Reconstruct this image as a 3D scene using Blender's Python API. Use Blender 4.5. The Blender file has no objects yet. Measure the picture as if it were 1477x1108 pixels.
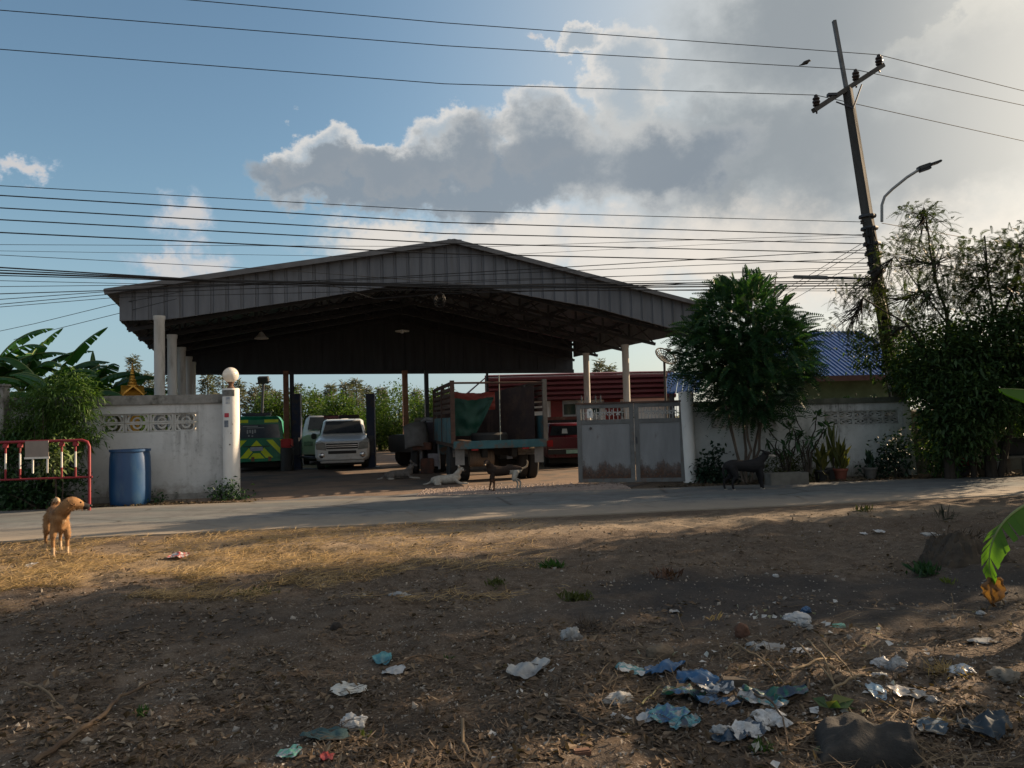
import bpy, bmesh, math, random
import numpy as np
from mathutils import Vector, Matrix, Euler, noise as mnoise
R = math.radians
S = bpy.context.scene
COL = S.collection
rnd = random.Random(7)
# ------------------------------------------------------------------ camera
FPX, CX, CY = 1117.8, 738.5, 554.0
PITCH, ROLL, CAMZ = R(2.669), R(-1.52), 1.5
_R0 = Vector((1, 0, 0)); _U0 = Vector((0, -math.sin(PITCH), math.cos(PITCH))); _F = Vector((0, math.cos(PITCH), math.sin(PITCH)))
_RV = _R0 * math.cos(ROLL) + _U0 * math.sin(ROLL); _UP = _U0 * math.cos(ROLL) - _R0 * math.sin(ROLL)
EYE = Vector((0, 0, CAMZ))
cd = bpy.data.cameras.new('camera'); cam = bpy.data.objects.new('camera', cd); COL.objects.link(cam)
m = Matrix.Identity(4)
for i in range(3):
    m[i][0] = _RV[i]; m[i][1] = _UP[i]; m[i][2] = -_F[i]; m[i][3] = EYE[i]
cam.matrix_world = m
cd.sensor_width = 36; cd.lens = FPX * 36 / 1477; cd.clip_end = 6000; cd.clip_start = .05
S.camera = cam
def ray(px, py): return _RV * ((px - CX) / FPX) + _UP * ((CY - py) / FPX) + _F
def G(px, py, z=0.0):
    d = ray(px, py); return EYE + d * ((z - CAMZ) / d.z)
def at(px, py, Y):
    d = ray(px, py); return EYE + d * (Y / d.y)
def pix(p):
    q = Vector(p) - EYE; f = q.dot(_F)
    return (CX + FPX * q.dot(_RV) / f, CY - FPX * q.dot(_UP) / f)
def on_plane(px, py, o, n):
    d = ray(px, py); return EYE + d * ((Vector(o) - EYE).dot(Vector(n)) / d.dot(Vector(n)))
def base_x(px, Y):            # ground point at depth Y seen at image column px
    return Vector((at(px, 640, Y).x, Y, 0))
# ------------------------------------------------------------------ objects
def tag(o, label=None, cat=None, group=None, kind=None):
    if label: o['label'] = label
    if cat: o['category'] = cat
    if group: o['group'] = group
    if kind: o['kind'] = kind
    return o
def thing(name, label, cat, loc=(0, 0, 0), rz=0.0, group=None):
    o = bpy.data.objects.new(name, None); COL.objects.link(o)
    o.empty_display_size = .2
    o.location = loc; o.rotation_euler = (0, 0, rz)
    return tag(o, label, cat, group)
def dup(root, loc=None, rz=None, label=None, scale=None):
    r = root.copy(); COL.objects.link(r)
    if loc is not None: r.location = loc
    if rz is not None: r.rotation_euler = (0, 0, rz)
    if scale is not None: r.scale = (scale,) * 3 if not hasattr(scale, '__len__') else scale
    if label: r['label'] = label
    for ch in root.children:
        c = ch.copy(); COL.objects.link(c); c.parent = r
        for g in ch.children:
            d = g.copy(); COL.objects.link(d); d.parent = c
    return r
class MB:
    def __init__(s): s.v = []; s.f = []; s.mi = []; s.k = 0; s.M = None
    def mat(s, k): s.k = k; return s
    def add(s, vs, fs):
        b = len(s.v)
        for p in vs:
            p = Vector(p)
            s.v.append(s.M @ p if s.M is not None else p)
        for f in fs: s.f.append([b + i for i in f]); s.mi.append(s.k)
        return s
    def box(s, c, d, rz=0, M=None):
        x, y, z = d[0] / 2, d[1] / 2, d[2] / 2
        vs = [Vector((a, b, e)) for e in (-z, z) for b in (-y, y) for a in (-x, x)]
        if rz: vs = [Matrix.Rotation(rz, 3, 'Z') @ v for v in vs]
        if M is not None: vs = [M @ v for v in vs]
        vs = [v + Vector(c) for v in vs]
        return s.add(vs, [(0, 2, 3, 1), (4, 5, 7, 6), (0, 1, 5, 4), (2, 6, 7, 3), (0, 4, 6, 2), (1, 3, 7, 5)])
    def bb(s, a, b):          # box from corner to corner
        return s.box([(a[i] + b[i]) / 2 for i in range(3)], [abs(b[i] - a[i]) for i in range(3)])
    def bar(s, a, b, w, h):   # rectangular bar along a-b
        a = Vector(a); b = Vector(b); d = (b - a); L = d.length; d.normalize()
        u = Vector((0, 0, 1)) if abs(d.z) < .95 else Vector((0, 1, 0))
        x = d.cross(u).normalized(); u = x.cross(d)
        vs = [p + x * (i * w / 2) + u * (j * h / 2) for p in (a, b) for j in (-1, 1) for i in (-1, 1)]
        return s.add(vs, [(0, 2, 3, 1), (4, 5, 7, 6), (0, 1, 5, 4), (2, 6, 7, 3), (0, 4, 6, 2), (1, 3, 7, 5)])
    def tube(s, pts, r, n=8, cap=True):
        pts = [Vector(p) for p in pts]; N = len(pts)
        rs = r if hasattr(r, '__len__') else [r] * N
        vs = []; x = None
        for i, p in enumerate(pts):
            d = (pts[min(i + 1, N - 1)] - pts[max(i - 1, 0)])
            if d.length < 1e-9: d = Vector((0, 0, 1))
            d.normalize()
            if x is None:
                u = Vector((0, 0, 1)) if abs(d.z) < .9 else Vector((1, 0, 0)); x = d.cross(u).normalized()
            else:
                x = (x - d * x.dot(d)).normalized()
            y = d.cross(x)
            for k in range(n):
                a = 2 * math.pi * k / n; vs.append(p + (x * math.cos(a) + y * math.sin(a)) * rs[i])
        fs = [(i * n + k, i * n + (k + 1) % n, (i + 1) * n + (k + 1) % n, (i + 1) * n + k) for i in range(N - 1) for k in range(n)]
        if cap: fs += [tuple(range(n - 1, -1, -1)), tuple((N - 1) * n + k for k in range(n))]
        return s.add(vs, fs)
    def lathe(s, prof, n=20, c=(0, 0, 0), ax='Z'):
        vs = []; c = Vector(c)
        for r, z in prof:
            for k in range(n):
                a = 2 * math.pi * k / n; p = Vector((r * math.cos(a), r * math.sin(a), z))
                if ax == 'X': p = Vector((p.z, p.x, p.y))
                if ax == 'Y': p = Vector((p.y, p.z, p.x))
                vs.append(p + c)
        N = len(prof)
        fs = [(i * n + k, i * n + (k + 1) % n, (i + 1) * n + (k + 1) % n, (i + 1) * n + k) for i in range(N - 1) for k in range(n)]
        if prof[0][0] > 1e-6: fs.append(tuple(range(n - 1, -1, -1)))
        if prof[-1][0] > 1e-6: fs.append(tuple((N - 1) * n + k for k in range(n)))
        return s.add(vs, fs)
    def prism(s, poly, a, b, ax='Y'):   # polygon in the plane across axis, extruded a..b along the axis
        n = len(poly); vs = []
        for t in (a, b):
            for p in poly:
                vs.append((p[0], t, p[1]) if ax == 'Y' else ((t, p[0], p[1]) if ax == 'X' else (p[0], p[1], t)))
        fs = [tuple(range(n)), tuple(range(2 * n - 1, n - 1, -1))] + [(i, i + n, (i + 1) % n + n, (i + 1) % n) for i in range(n)]
        return s.add(vs, fs)
    def grid(s, P):           # P[i][j] points
        ni, nj = len(P), len(P[0])
        return s.add([p for row in P for p in row], [(i * nj + j, i * nj + j + 1, (i + 1) * nj + j + 1, (i + 1) * nj + j) for i in range(ni - 1) for j in range(nj - 1)])
    def build(s, name, mats, parent=None, smooth=False, loc=None, rz=None, bevel=0, fixn=True):
        me = bpy.data.meshes.new(name); me.from_pydata([tuple(v) for v in s.v], [], s.f)
        mats = mats if isinstance(mats, (list, tuple)) else [mats]
        for mm in mats: me.materials.append(mm)
        if len(mats) > 1: me.polygons.foreach_set('material_index', s.mi)
        if fixn:
            bm = bmesh.new(); bm.from_mesh(me); bmesh.ops.recalc_face_normals(bm, faces=bm.faces[:])
            if bevel: bmesh.ops.bevel(bm, geom=[e for e in bm.edges if len(e.link_faces) == 2 and e.calc_face_angle(0) > .5], offset=bevel, segments=2, affect='EDGES', clamp_overlap=True)
            bm.to_mesh(me); bm.free()
        if smooth:
            me.polygons.foreach_set('use_smooth', [True] * len(me.polygons))
            if smooth != 'all': me.set_sharp_from_angle(angle=R(38 if smooth is True else smooth))
        o = bpy.data.objects.new(name, me); COL.objects.link(o)
        if parent is not None: o.parent = parent
        if loc is not None: o.location = loc
        if rz is not None: o.rotation_euler = (0, 0, rz)
        return o
def quads_obj(name, V, mats, parent=None, mi=None, nv=4):
    """V: (N, nv, 3) array of separate polygons -> one mesh"""
    V = np.asarray(V, dtype=np.float32); N = len(V)
    me = bpy.data.meshes.new(name)
    me.vertices.add(N * nv); me.vertices.foreach_set('co', V.ravel())
    me.loops.add(N * nv); me.loops.foreach_set('vertex_index', np.arange(N * nv, dtype=np.int32))
    me.polygons.add(N); me.polygons.foreach_set('loop_start', np.arange(0, N * nv, nv, dtype=np.int32))
    try: me.polygons.foreach_set('loop_total', np.full(N, nv, dtype=np.int32))
    except Exception: pass
    mats = mats if isinstance(mats, (list, tuple)) else [mats]
    for mm in mats: me.materials.append(mm)
    if mi is not None: me.polygons.foreach_set('material_index', np.asarray(mi, dtype=np.int32))
    me.update(calc_edges=True); me.validate()
    o = bpy.data.objects.new(name, me); COL.objects.link(o)
    if parent is not None: o.parent = parent
    return o
# ------------------------------------------------------------------ materials
def nd(nt, t, **kw):
    n = nt.nodes.new(t)
    for k, v in kw.items():
        if k in n.inputs: n.inputs[k].default_value = v
        else: setattr(n, k, v)
    return n
def ramp(nt, stops, src):
    r = nt.nodes.new('ShaderNodeValToRGB'); e = r.color_ramp.elements
    while len(e) < len(stops): e.new(.5)
    for i, (p, c) in enumerate(stops):
        e[i].position = p; c = c if hasattr(c, '__len__') else (c, c, c); e[i].color = (*c, 1)
    nt.links.new(src, r.inputs[0]); return r.outputs[0]
def mixc(nt, fac, a, b, mode='MIX'):
    n = nt.nodes.new('ShaderNodeMix'); n.data_type = 'RGBA'; n.blend_type = mode
    for sock, v in ((n.inputs[0], fac), (n.inputs[6], a), (n.inputs[7], b)):
        if hasattr(v, 'is_output'): nt.links.new(v, sock)
        elif hasattr(v, '__len__'): sock.default_value = (*v, 1)[:4]
        else: sock.default_value = v
    return n.outputs[2]
def mth(nt, op, a, b=0.0, c=0.0):
    n = nt.nodes.new('ShaderNodeMath'); n.operation = op
    for i, v in enumerate((a, b, c)):
        if hasattr(v, 'is_output'): nt.links.new(v, n.inputs[i])
        else: n.inputs[i].default_value = v
    return n.outputs[0]
def noise_(nt, vec, scale, detail=5, rough=.55, out=0, dist=0.0):
    n = nd(nt, 'ShaderNodeTexNoise', Scale=scale, Detail=detail, Roughness=rough, Distortion=dist)
    nt.links.new(vec, n.inputs['Vector']); return n.outputs[out]
def mapping(nt, vec, sc=(1, 1, 1), loc=(0, 0, 0)):
    n = nt.nodes.new('ShaderNodeMapping'); n.inputs['Scale'].default_value = sc; n.inputs['Location'].default_value = loc
    nt.links.new(vec, n.inputs['Vector']); return n.outputs[0]
_mc = {}
def mk(name):
    ma = bpy.data.materials.new(name); ma.use_nodes = True; nt = ma.node_tree
    b = nt.nodes['Principled BSDF']; tc = nt.nodes.new('ShaderNodeTexCoord')
    return ma, nt, b, tc.outputs['Object']
def M(name, col, col2=None, rough=.7, scale=4, metal=0, bump=0, bscale=40, spec=.3, stretch=(1, 1, 1), dirt=None, dscale=2, dlo=.5, dhi=.7, coat=0, spot=None):
    """painted / plain surface: two tones mixed by noise, optional dirt or rust blotches, bump"""
    if name in _mc: return _mc[name]
    ma, nt, b, oc = mk(name)
    col2 = col2 or tuple(c * .75 for c in col)
    v = mapping(nt, oc, stretch)
    n1 = noise_(nt, v, scale, 6, .6)
    c = mixc(nt, ramp(nt, [(.35, 0), (.65, 1)], n1), col, col2)
    rg = mth(nt, 'MULTIPLY_ADD', n1, .25, rough - .12)
    if dirt:
        n2 = noise_(nt, mapping(nt, oc, stretch, (3.1, 1.7, .4)), dscale, 8, .65)
        k = ramp(nt, [(dlo, 0), (dhi, 1)], n2)
        c = mixc(nt, k, c, dirt)
    nt.links.new(c, b.inputs['Base Color']); nt.links.new(rg, b.inputs['Roughness'])
    b.inputs['Metallic'].default_value = metal; b.inputs['Specular IOR Level'].default_value = spec
    if coat: b.inputs['Coat Weight'].default_value = coat; b.inputs['Coat Roughness'].default_value = .15
    if bump:
        bn = nd(nt, 'ShaderNodeBump', Strength=bump, Distance=.01); nt.links.new(noise_(nt, v, bscale, 5, .6), bn.inputs['Height']); nt.links.new(bn.outputs[0], b.inputs['Normal'])
    _mc[name] = ma; return ma
def leafmat(name, c1, c2, c3=None, trans=.35, rough=.5, scale=.8, isl=.65):
    if name in _mc: return _mc[name]
    ma, nt, b, oc = mk(name)
    g = nt.nodes.new('ShaderNodeNewGeometry')
    k = mth(nt, 'MULTIPLY_ADD', g.outputs['Random Per Island'], isl, mth(nt, 'MULTIPLY', noise_(nt, oc, scale, 3), 1.15 - isl))
    st = [(.2, c1), (.75, c2)] + ([(.95, c3)] if c3 else [])
    c = ramp(nt, st, k)
    nt.links.new(c, b.inputs['Base Color']); b.inputs['Roughness'].default_value = rough; b.inputs['Specular IOR Level'].default_value = .25
    t = nt.nodes.new('ShaderNodeBsdfTranslucent')
    tc = mixc(nt, 1.0, c, (1.25, 1.35, .5), 'MULTIPLY'); nt.links.new(tc, t.inputs['Color'])
    mx = nt.nodes.new('ShaderNodeMixShader'); mx.inputs[0].default_value = trans
    nt.links.new(b.outputs[0], mx.inputs[1]); nt.links.new(t.outputs[0], mx.inputs[2])
    nt.links.new(mx.outputs[0], nt.nodes['Material Output'].inputs['Surface'])
    _mc[name] = ma; return ma
def plastic(name, col, col2=None, trans=.3, rough=.35, scale=6):
    if name in _mc: return _mc[name]
    ma, nt, b, oc = mk(name)
    c = mixc(nt, ramp(nt, [(.4, 0), (.62, 1)], noise_(nt, oc, scale, 5)), col, col2 or tuple(.6 * x for x in col))
    nt.links.new(c, b.inputs['Base Color']); b.inputs['Roughness'].default_value = rough
    t = nt.nodes.new('ShaderNodeBsdfTranslucent'); nt.links.new(c, t.inputs['Color'])
    mx = nt.nodes.new('ShaderNodeMixShader'); mx.inputs[0].default_value = trans
    nt.links.new(b.outputs[0], mx.inputs[1]); nt.links.new(t.outputs[0], mx.inputs[2])
    nt.links.new(mx.outputs[0], nt.nodes['Material Output'].inputs['Surface'])
    bn = nd(nt, 'ShaderNodeBump', Strength=.5, Distance=.01); nt.links.new(noise_(nt, oc, 30, 4, .6), bn.inputs['Height']); nt.links.new(bn.outputs[0], b.inputs['Normal'])
    _mc[name] = ma; return ma
def fbm(x, y, z=0.0, o=4):
    return mnoise.fractal(Vector((x, y, z)), 1.0, 2.0, o)
# render look
S.view_settings.view_transform = 'Standard'; S.view_settings.look = 'None'; S.view_settings.gamma = 1; S.view_settings.exposure = 0.0
# ------------------------------------------------------------------ sky, sun
SUN_AZ, SUN_EL = R(27), R(22)          # azimuth from +X towards +Y
W = bpy.data.worlds.new('World'); S.world = W; W.use_nodes = True
nt = W.node_tree; bg = nt.nodes['Background']
sky = nt.nodes.new('ShaderNodeTexSky'); sky.sky_type = 'NISHITA'; sky.sun_disc = False
sky.sun_elevation = SUN_EL; sky.sun_rotation = math.pi / 2 - SUN_AZ
sky.altitude = 0; sky.air_density = 1.0; sky.dust_density = 1.6; sky.ozone_density = 1.5
BGS = .12
tc = nt.nodes.new('ShaderNodeTexCoord'); dirv = tc.outputs['Generated']
sx = nt.nodes.new('ShaderNodeSeparateXYZ'); nt.links.new(dirv, sx.inputs[0])
# compass bearing (degrees, 0 = +Y, right positive) and elevation in degrees
az = mth(nt, 'MULTIPLY', mth(nt, 'ARCTAN2', sx.outputs[0], sx.outputs[1]), 57.2958)
el = mth(nt, 'MULTIPLY', mth(nt, 'ARCSINE', sx.outputs[2]), 57.2958)
def sky_ae(px, py):
    d = ray(px, py).normalized(); return math.degrees(math.atan2(d.x, d.y)), math.degrees(math.asin(d.z))
# domain warp so that outlines billow
vw = mapping(nt, dirv, (1, 1, 1.25))
nA = noise_(nt, vw, 5.5, 3, .5, out=1); nB = noise_(nt, mapping(nt, dirv, (1, 1, 1.2), (4, 2, 1)), 15, 9, .62, out=1)
sA = nt.nodes.new('ShaderNodeSeparateColor'); nt.links.new(nA, sA.inputs[0])
sB = nt.nodes.new('ShaderNodeSeparateColor'); nt.links.new(nB, sB.inputs[0])
def warp(base, i, a, b):
    t = mth(nt, 'MULTIPLY_ADD', mth(nt, 'SUBTRACT', sA.outputs[i], .5), a, base)
    return mth(nt, 'MULTIPLY_ADD', mth(nt, 'SUBTRACT', sB.outputs[i], .5), b, t)
azw = warp(az, 0, 7, 8.5); elw = warp(el, 1, 5, 7.5)
def smooth(x, a, b):
    n = nt.nodes.new('ShaderNodeMapRange'); n.interpolation_type = 'SMOOTHSTEP'
    nt.links.new(x, n.inputs[0]); n.inputs[1].default_value = a; n.inputs[2].default_value = b
    n.inputs[3].default_value = 0; n.inputs[4].default_value = 1; return n.outputs[0]
def vmax(a, b): return mth(nt, 'MAXIMUM', a, b)
def blob(px, py, rx, ry, A=azw, E_=elw):
    """signed field: 1 in the middle of an ellipse of the given picture radii, 0 on its outline"""
    a, e = sky_ae(px, py); k = 57.3 / FPX
    u = mth(nt, 'DIVIDE', mth(nt, 'SUBTRACT', A, a), rx * k); v = mth(nt, 'DIVIDE', mth(nt, 'SUBTRACT', E_, e), ry * k)
    return mth(nt, 'SUBTRACT', 1.0, mth(nt, 'SQRT', mth(nt, 'ADD', mth(nt, 'MULTIPLY', u, u), mth(nt, 'MULTIPLY', v, v))))
def union(bl):
    f = bl[0]
    for b in bl[1:]: f = vmax(f, b)
    return f
# three depth layers of cloud: bright towers behind, grey bank in front, warm low bank
back = union([blob(640, 215, 70, 55), blob(455, 225, 60, 48), blob(780, 190, 75, 62), blob(915, 115, 62, 66), blob(850, 72, 34, 26), blob(555, 235, 70, 42)])
bank = union([blob(470, 258, 105, 48), blob(600, 252, 150, 54), blob(690, 245, 85, 76), blob(790, 232, 150, 72), blob(930, 230, 170, 66)])
sheet_ = union([blob(1060, 215, 240, 95), blob(1290, 195, 300, 125), blob(1210, 45, 240, 110), blob(1480, 110, 190, 170)])
low = union([blob(880, 360, 120, 70), blob(1010, 350, 130, 80), blob(720, 350, 130, 60), blob(560, 350, 110, 40), blob(1150, 370, 160, 90), blob(1330, 360, 200, 90)])
left = union([blob(258, 318, 42, 38), blob(295, 378, 48, 36), blob(235, 392, 60, 26), blob(0, 250, 22, 16), blob(800, 68, 22, 10)])
den = lambda f, a, b: smooth(f, a, b)
skyc = mixc(nt, 1.0, sky.outputs[0], (1.06, 1.19, 1.13), 'MULTIPLY')
def srgb(r, g, b): return tuple((((c / 255 + .055) / 1.055) ** 2.4 if c > 10 else c / 255 / 12.92) for c in (r, g, b))
SKYGAIN = 1.0
def cl(r, g, b, k=1.0): return tuple(x * k / BGS for x in srgb(r, g, b))
fine = sB.outputs[2]
# thin veil: whitens the sky to the right and near the horizon
veil = mth(nt, 'MULTIPLY', smooth(az, -18, 26), .85)
hz = smooth(el, 16, -1)
veil = vmax(veil, mth(nt, 'MULTIPLY', hz, .72))
veilc = mixc(nt, smooth(az, -15, 25), cl(160, 186, 208), cl(232, 226, 215))
c = mixc(nt, veil, skyc, veilc)
c = mixc(nt, mth(nt, 'MULTIPLY', den(left, -.1, .5), .8), c, mixc(nt, smooth(left, .1, .8), cl(172, 188, 204), cl(214, 208, 204)))
# back towers
bt = mixc(nt, smooth(mth(nt, 'MULTIPLY_ADD', fine, .5, back), .15, .95), cl(236, 229, 220), cl(168, 180, 190))
c = mixc(nt, mth(nt, 'MULTIPLY', den(back, -.05, .25), .92), c, bt)
# warm low bank
lw = mixc(nt, smooth(mth(nt, 'MULTIPLY_ADD', fine, 1.5, low), .5, 1.4), cl(204, 203, 203), cl(240, 227, 212))
c = mixc(nt, mth(nt, 'MULTIPLY', den(low, -.25, .5), .75), c, lw)
# grey bank: firm towers at left, soft sheet at right
mot = mth(nt, 'MULTIPLY_ADD', mth(nt, 'SUBTRACT', sA.outputs[2], .5), 1.1, 0.0)
gk = mth(nt, 'ADD', mth(nt, 'MULTIPLY_ADD', fine, .6, bank), mot)
sk = mth(nt, 'ADD', mth(nt, 'MULTIPLY_ADD', fine, .5, sheet_), mot)
c = mixc(nt, mth(nt, 'MULTIPLY', den(sheet_, -.45, .5), .88), c, mixc(nt, smooth(sk, .0, 1.0), cl(184, 189, 190), cl(136, 145, 152)))
gb = mixc(nt, smooth(gk, .15, .85), cl(190, 192, 192), cl(134, 144, 154))
c = mixc(nt, mth(nt, 'MULTIPLY', den(bank, -.06, .3), .9), c, gb)
# slanting dark cloud edge with a bright lining at the top right
e0, e1 = sky_ae(1420, 0), sky_ae(1290, 85)
ln_ = mth(nt, 'SUBTRACT', mth(nt, 'MULTIPLY', mth(nt, 'SUBTRACT', azw, e0[0]), e1[1] - e0[1]), mth(nt, 'MULTIPLY', mth(nt, 'SUBTRACT', elw, e0[1]), e1[0] - e0[0]))
rim = mth(nt, 'MULTIPLY', smooth(ln_, -14, -1), smooth(ln_, 3, -1)); rim = mth(nt, 'MULTIPLY', rim, mth(nt, 'MULTIPLY', smooth(el, 21, 27), smooth(az, 20, 25)))
c = mixc(nt, mth(nt, 'MULTIPLY', rim, .55), c, cl(226, 222, 210))
# unseen broken cloud added behind the viewer and overhead to lift shaded faces
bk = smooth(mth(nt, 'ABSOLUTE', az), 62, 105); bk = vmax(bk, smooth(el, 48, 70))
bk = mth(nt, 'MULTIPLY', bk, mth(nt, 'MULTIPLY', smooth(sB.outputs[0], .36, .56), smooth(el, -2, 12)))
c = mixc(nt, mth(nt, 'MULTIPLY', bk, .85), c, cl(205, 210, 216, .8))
# glow round the hidden sun at the right horizon
sd = (math.cos(SUN_AZ) * math.cos(R(13)), math.sin(SUN_AZ) * math.cos(R(13)), math.sin(R(13)))
dp = nt.nodes.new('ShaderNodeVectorMath'); dp.operation = 'DOT_PRODUCT'; nt.links.new(dirv, dp.inputs[0]); dp.inputs[1].default_value = sd
gl = smooth(dp.outputs['Value'], .76, 1.0)
c = mixc(nt, mth(nt, 'MULTIPLY', gl, .75), c, cl(252, 243, 226, 1.35))
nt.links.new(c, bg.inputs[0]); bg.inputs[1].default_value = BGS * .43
sl = bpy.data.lights.new('sun', 'SUN'); sl.energy = 5.0; sl.angle = R(.5); sl.color = (1, .74, .48)
so = bpy.data.objects.new('sun', sl); COL.objects.link(so)
sdir = Vector((math.cos(SUN_AZ) * math.cos(SUN_EL), math.sin(SUN_AZ) * math.cos(SUN_EL), math.sin(SUN_EL)))
so.rotation_euler = sdir.to_track_quat('Z', 'Y').to_euler()
S.view_settings.exposure = 1.28
# ------------------------------------------------------------------ road lines
RN0, RN1 = G(0, 783), G(1477, 714.5)      # near edge of the road
RF0, RF1 = G(0, 738.5), G(1300, 693)      # far edge
def line_y(a, b, x): return a.y + (b.y - a.y) * (x - a.x) / (b.x - a.x)
def yn(x): return line_y(RN0, RN1, x)
def yf(x): return line_y(RF0, RF1, x)
def gh(x, y):
    """ground height of the rough plot in front of the road"""
    k = min(1, max(0, (yn(x) - y - .15) / 1.6))
    if k <= 0 or y < -3: return 0.0
    h = .05 * fbm(x * .5, y * .5, 0, 2) + .055 * fbm(x * 1.6, y * 1.6, 3, 3) + .022 * fbm(x * 6, y * 6, 7, 3)
    for (hx, hy, hr, ha) in HUMPS:
        d2 = ((x - hx) ** 2 + (y - hy) ** 2) / hr ** 2
        if d2 < 6: h += ha * math.exp(-d2)
    return k * h
_p = lambda a, b: (G(a, b).x, G(a, b).y)
HUMPS = [(*_p(1390, 800), .5, .1), (*_p(1150, 985), .35, .1), (*_p(830, 890), .4, .06), (*_p(950, 850), .5, .06), (*_p(120, 850), .9, .05), (*_p(1430, 830), .6, .08)]
def axis(lo, hi, f0, f1, st):
    a = list(np.arange(f0, f1 + 1e-6, st)); s_ = st; x = f1
    while x < hi: s_ *= 1.35; x += s_; a.append(min(x, hi))
    s_ = st; x = f0
    while x > lo: s_ *= 1.35; x -= s_; a.insert(0, max(x, lo))
    return a
gx = axis(-1500, 1500, -9, 9, .075); gy = axis(-300, 2500, 2.2, 13, .065)
g = MB()
P = [[(x, y, gh(x, y)) for x in gx] for y in gy]
g.grid(P)
ma, nt, b, oc = mk('dirt')
n1 = noise_(nt, oc, .55, 5, .6); n2 = noise_(nt, oc, 7, 8, .7); n3 = noise_(nt, oc, 55, 4, .7)
c = mixc(nt, ramp(nt, [(.36, 0), (.64, 1)], n1), (.088, .068, .052), (.145, .114, .088))
c = mixc(nt, ramp(nt, [(.4, 0), (.62, 1)], n2), c, (.075, .055, .04))
c = mixc(nt, ramp(nt, [(.56, 0), (.72, 1)], n3), c, (.25, .215, .18))
c = mixc(nt, ramp(nt, [(.28, 1), (.42, 0)], n3), c, (.045, .034, .026))
def patch(px, py, rx, ry, col, c, k=.85, ns=2.5):   # a stain of its own shape lying on the ground (metres)
    p = G(px, py); mp = nt.nodes.new('ShaderNodeMapping'); mp.vector_type = 'TEXTURE'
    mp.inputs['Location'].default_value = (p.x, p.y, 0); mp.inputs['Rotation'].default_value = (0, 0, R(9)); mp.inputs['Scale'].default_value = (rx, ry, 99)
    nt.links.new(oc, mp.inputs['Vector'])
    ln = nt.nodes.new('ShaderNodeVectorMath'); ln.operation = 'LENGTH'; nt.links.new(mp.outputs[0], ln.inputs[0])
    f = mth(nt, 'MULTIPLY_ADD', noise_(nt, oc, ns, 7, .7), 1.3, mth(nt, 'SUBTRACT', ln.outputs['Value'], .65))
    return mixc(nt, mth(nt, 'MULTIPLY', ramp(nt, [(.55, 1), (1.0, 0)], f), k), c, col)
c = patch(1230, 862, 3.2, .95, (.034, .034, .036), c, .72)
c = patch(1010, 842, 1.4, .55, (.032, .031, .032), c, .7)
c = patch(240, 905, 1.6, .5, (.05, .042, .036), c, .6)
c = patch(640, 1060, .8, .3, (.04, .035, .03), c, .6)
c = patch(200, 815, 3.6, 1.15, (.26, .19, .11), c, .55)
c = patch(640, 770, 5.5, .9, (.27, .21, .15), c, .6)
c = patch(1150, 745, 5.0, .7, (.2, .165, .125), c, .55)
nt.links.new(c, b.inputs['Base Color']); b.inputs['Roughness'].default_value = .95; b.inputs['Specular IOR Level'].default_value = .12
bn = nd(nt, 'ShaderNodeBump', Strength=.9, Distance=.03); nt.links.new(mth(nt, 'ADD', mth(nt, 'MULTIPLY', n2, .8), mth(nt, 'MULTIPLY', n3, .5)), bn.inputs['Height']); nt.links.new(bn.outputs[0], b.inputs['Normal'])
o = g.build('ground', ma, smooth='all'); tag(o, kind='structure')
# road: slab with broken edges, 2 cm proud of the soil
ma, nt, b, oc = mk('old_road_concrete')
n1 = noise_(nt, mapping(nt, oc, (.25, 1.2, 1)), 1.2, 6, .65); n2 = noise_(nt, oc, 90, 3, .8); n4 = noise_(nt, oc, 3, 8, .7)
c = mixc(nt, ramp(nt, [(.3, 0), (.7, 1)], n1), (.085, .107, .112), (.165, .163, .162))
c = mixc(nt, ramp(nt, [(.45, 0), (.75, 1)], n4), c, (.08, .08, .083))
c = mixc(nt, ramp(nt, [(.6, 0), (.75, .7)], n2), c, (.24, .235, .23))
# dust drifted over the margins
vo = nt.nodes.new('ShaderNodeTexVoronoi'); vo.feature = 'DISTANCE_TO_EDGE'; vo.inputs['Scale'].default_value = .55; vo.inputs['Randomness'].default_value = 1.0
nt.links.new(mapping(nt, oc, (.6, 1.3, 1)), vo.inputs['Vector'])
c = mixc(nt, mth(nt, 'MULTIPLY', ramp(nt, [(.0, 1), (.018, 0)], vo.outputs['Distance']), .9), c, (.04, .038, .036))
uvn = nt.nodes.new('ShaderNodeUVMap'); us = nt.nodes.new('ShaderNodeSeparateXYZ'); nt.links.new(uvn.outputs[0], us.inputs[0])
ed = mth(nt, 'MULTIPLY_ADD', mth(nt, 'SUBTRACT', noise_(nt, oc, 1.5, 7, .7), .5), .5, us.outputs[1])
c = mixc(nt, ramp(nt, [(.0, .95), (.22, .55), (.36, 0)], ed), c, (.235, .2, .16))
c = mixc(nt, ramp(nt, [(.86, 0), (1.0, .6)], ed), c, (.2, .17, .135))
trk_shade = mth(nt, 'MULTIPLY', ramp(nt, [(.40, 0), (.52, .55), (.62, .2), (.74, .6), (.9, .1)], ed), ramp(nt, [(.3, .35), (.7, 1)], n1))  # worn wheel tracks plus shade of the far half, put into the colour
c = mixc(nt, trk_shade, c, (.062, .064, .07))
nt.links.new(c, b.inputs['Base Color']); b.inputs['Roughness'].default_value = .88; b.inputs['Specular IOR Level'].default_value = .25
bn = nd(nt, 'ShaderNodeBump', Strength=.35, Distance=.006); nt.links.new(n2, bn.inputs['Height']); nt.links.new(bn.outputs[0], b.inputs['Normal'])
g = MB(); xs = axis(-220, 260, -16, 22, .16); top = []
uv = []
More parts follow.
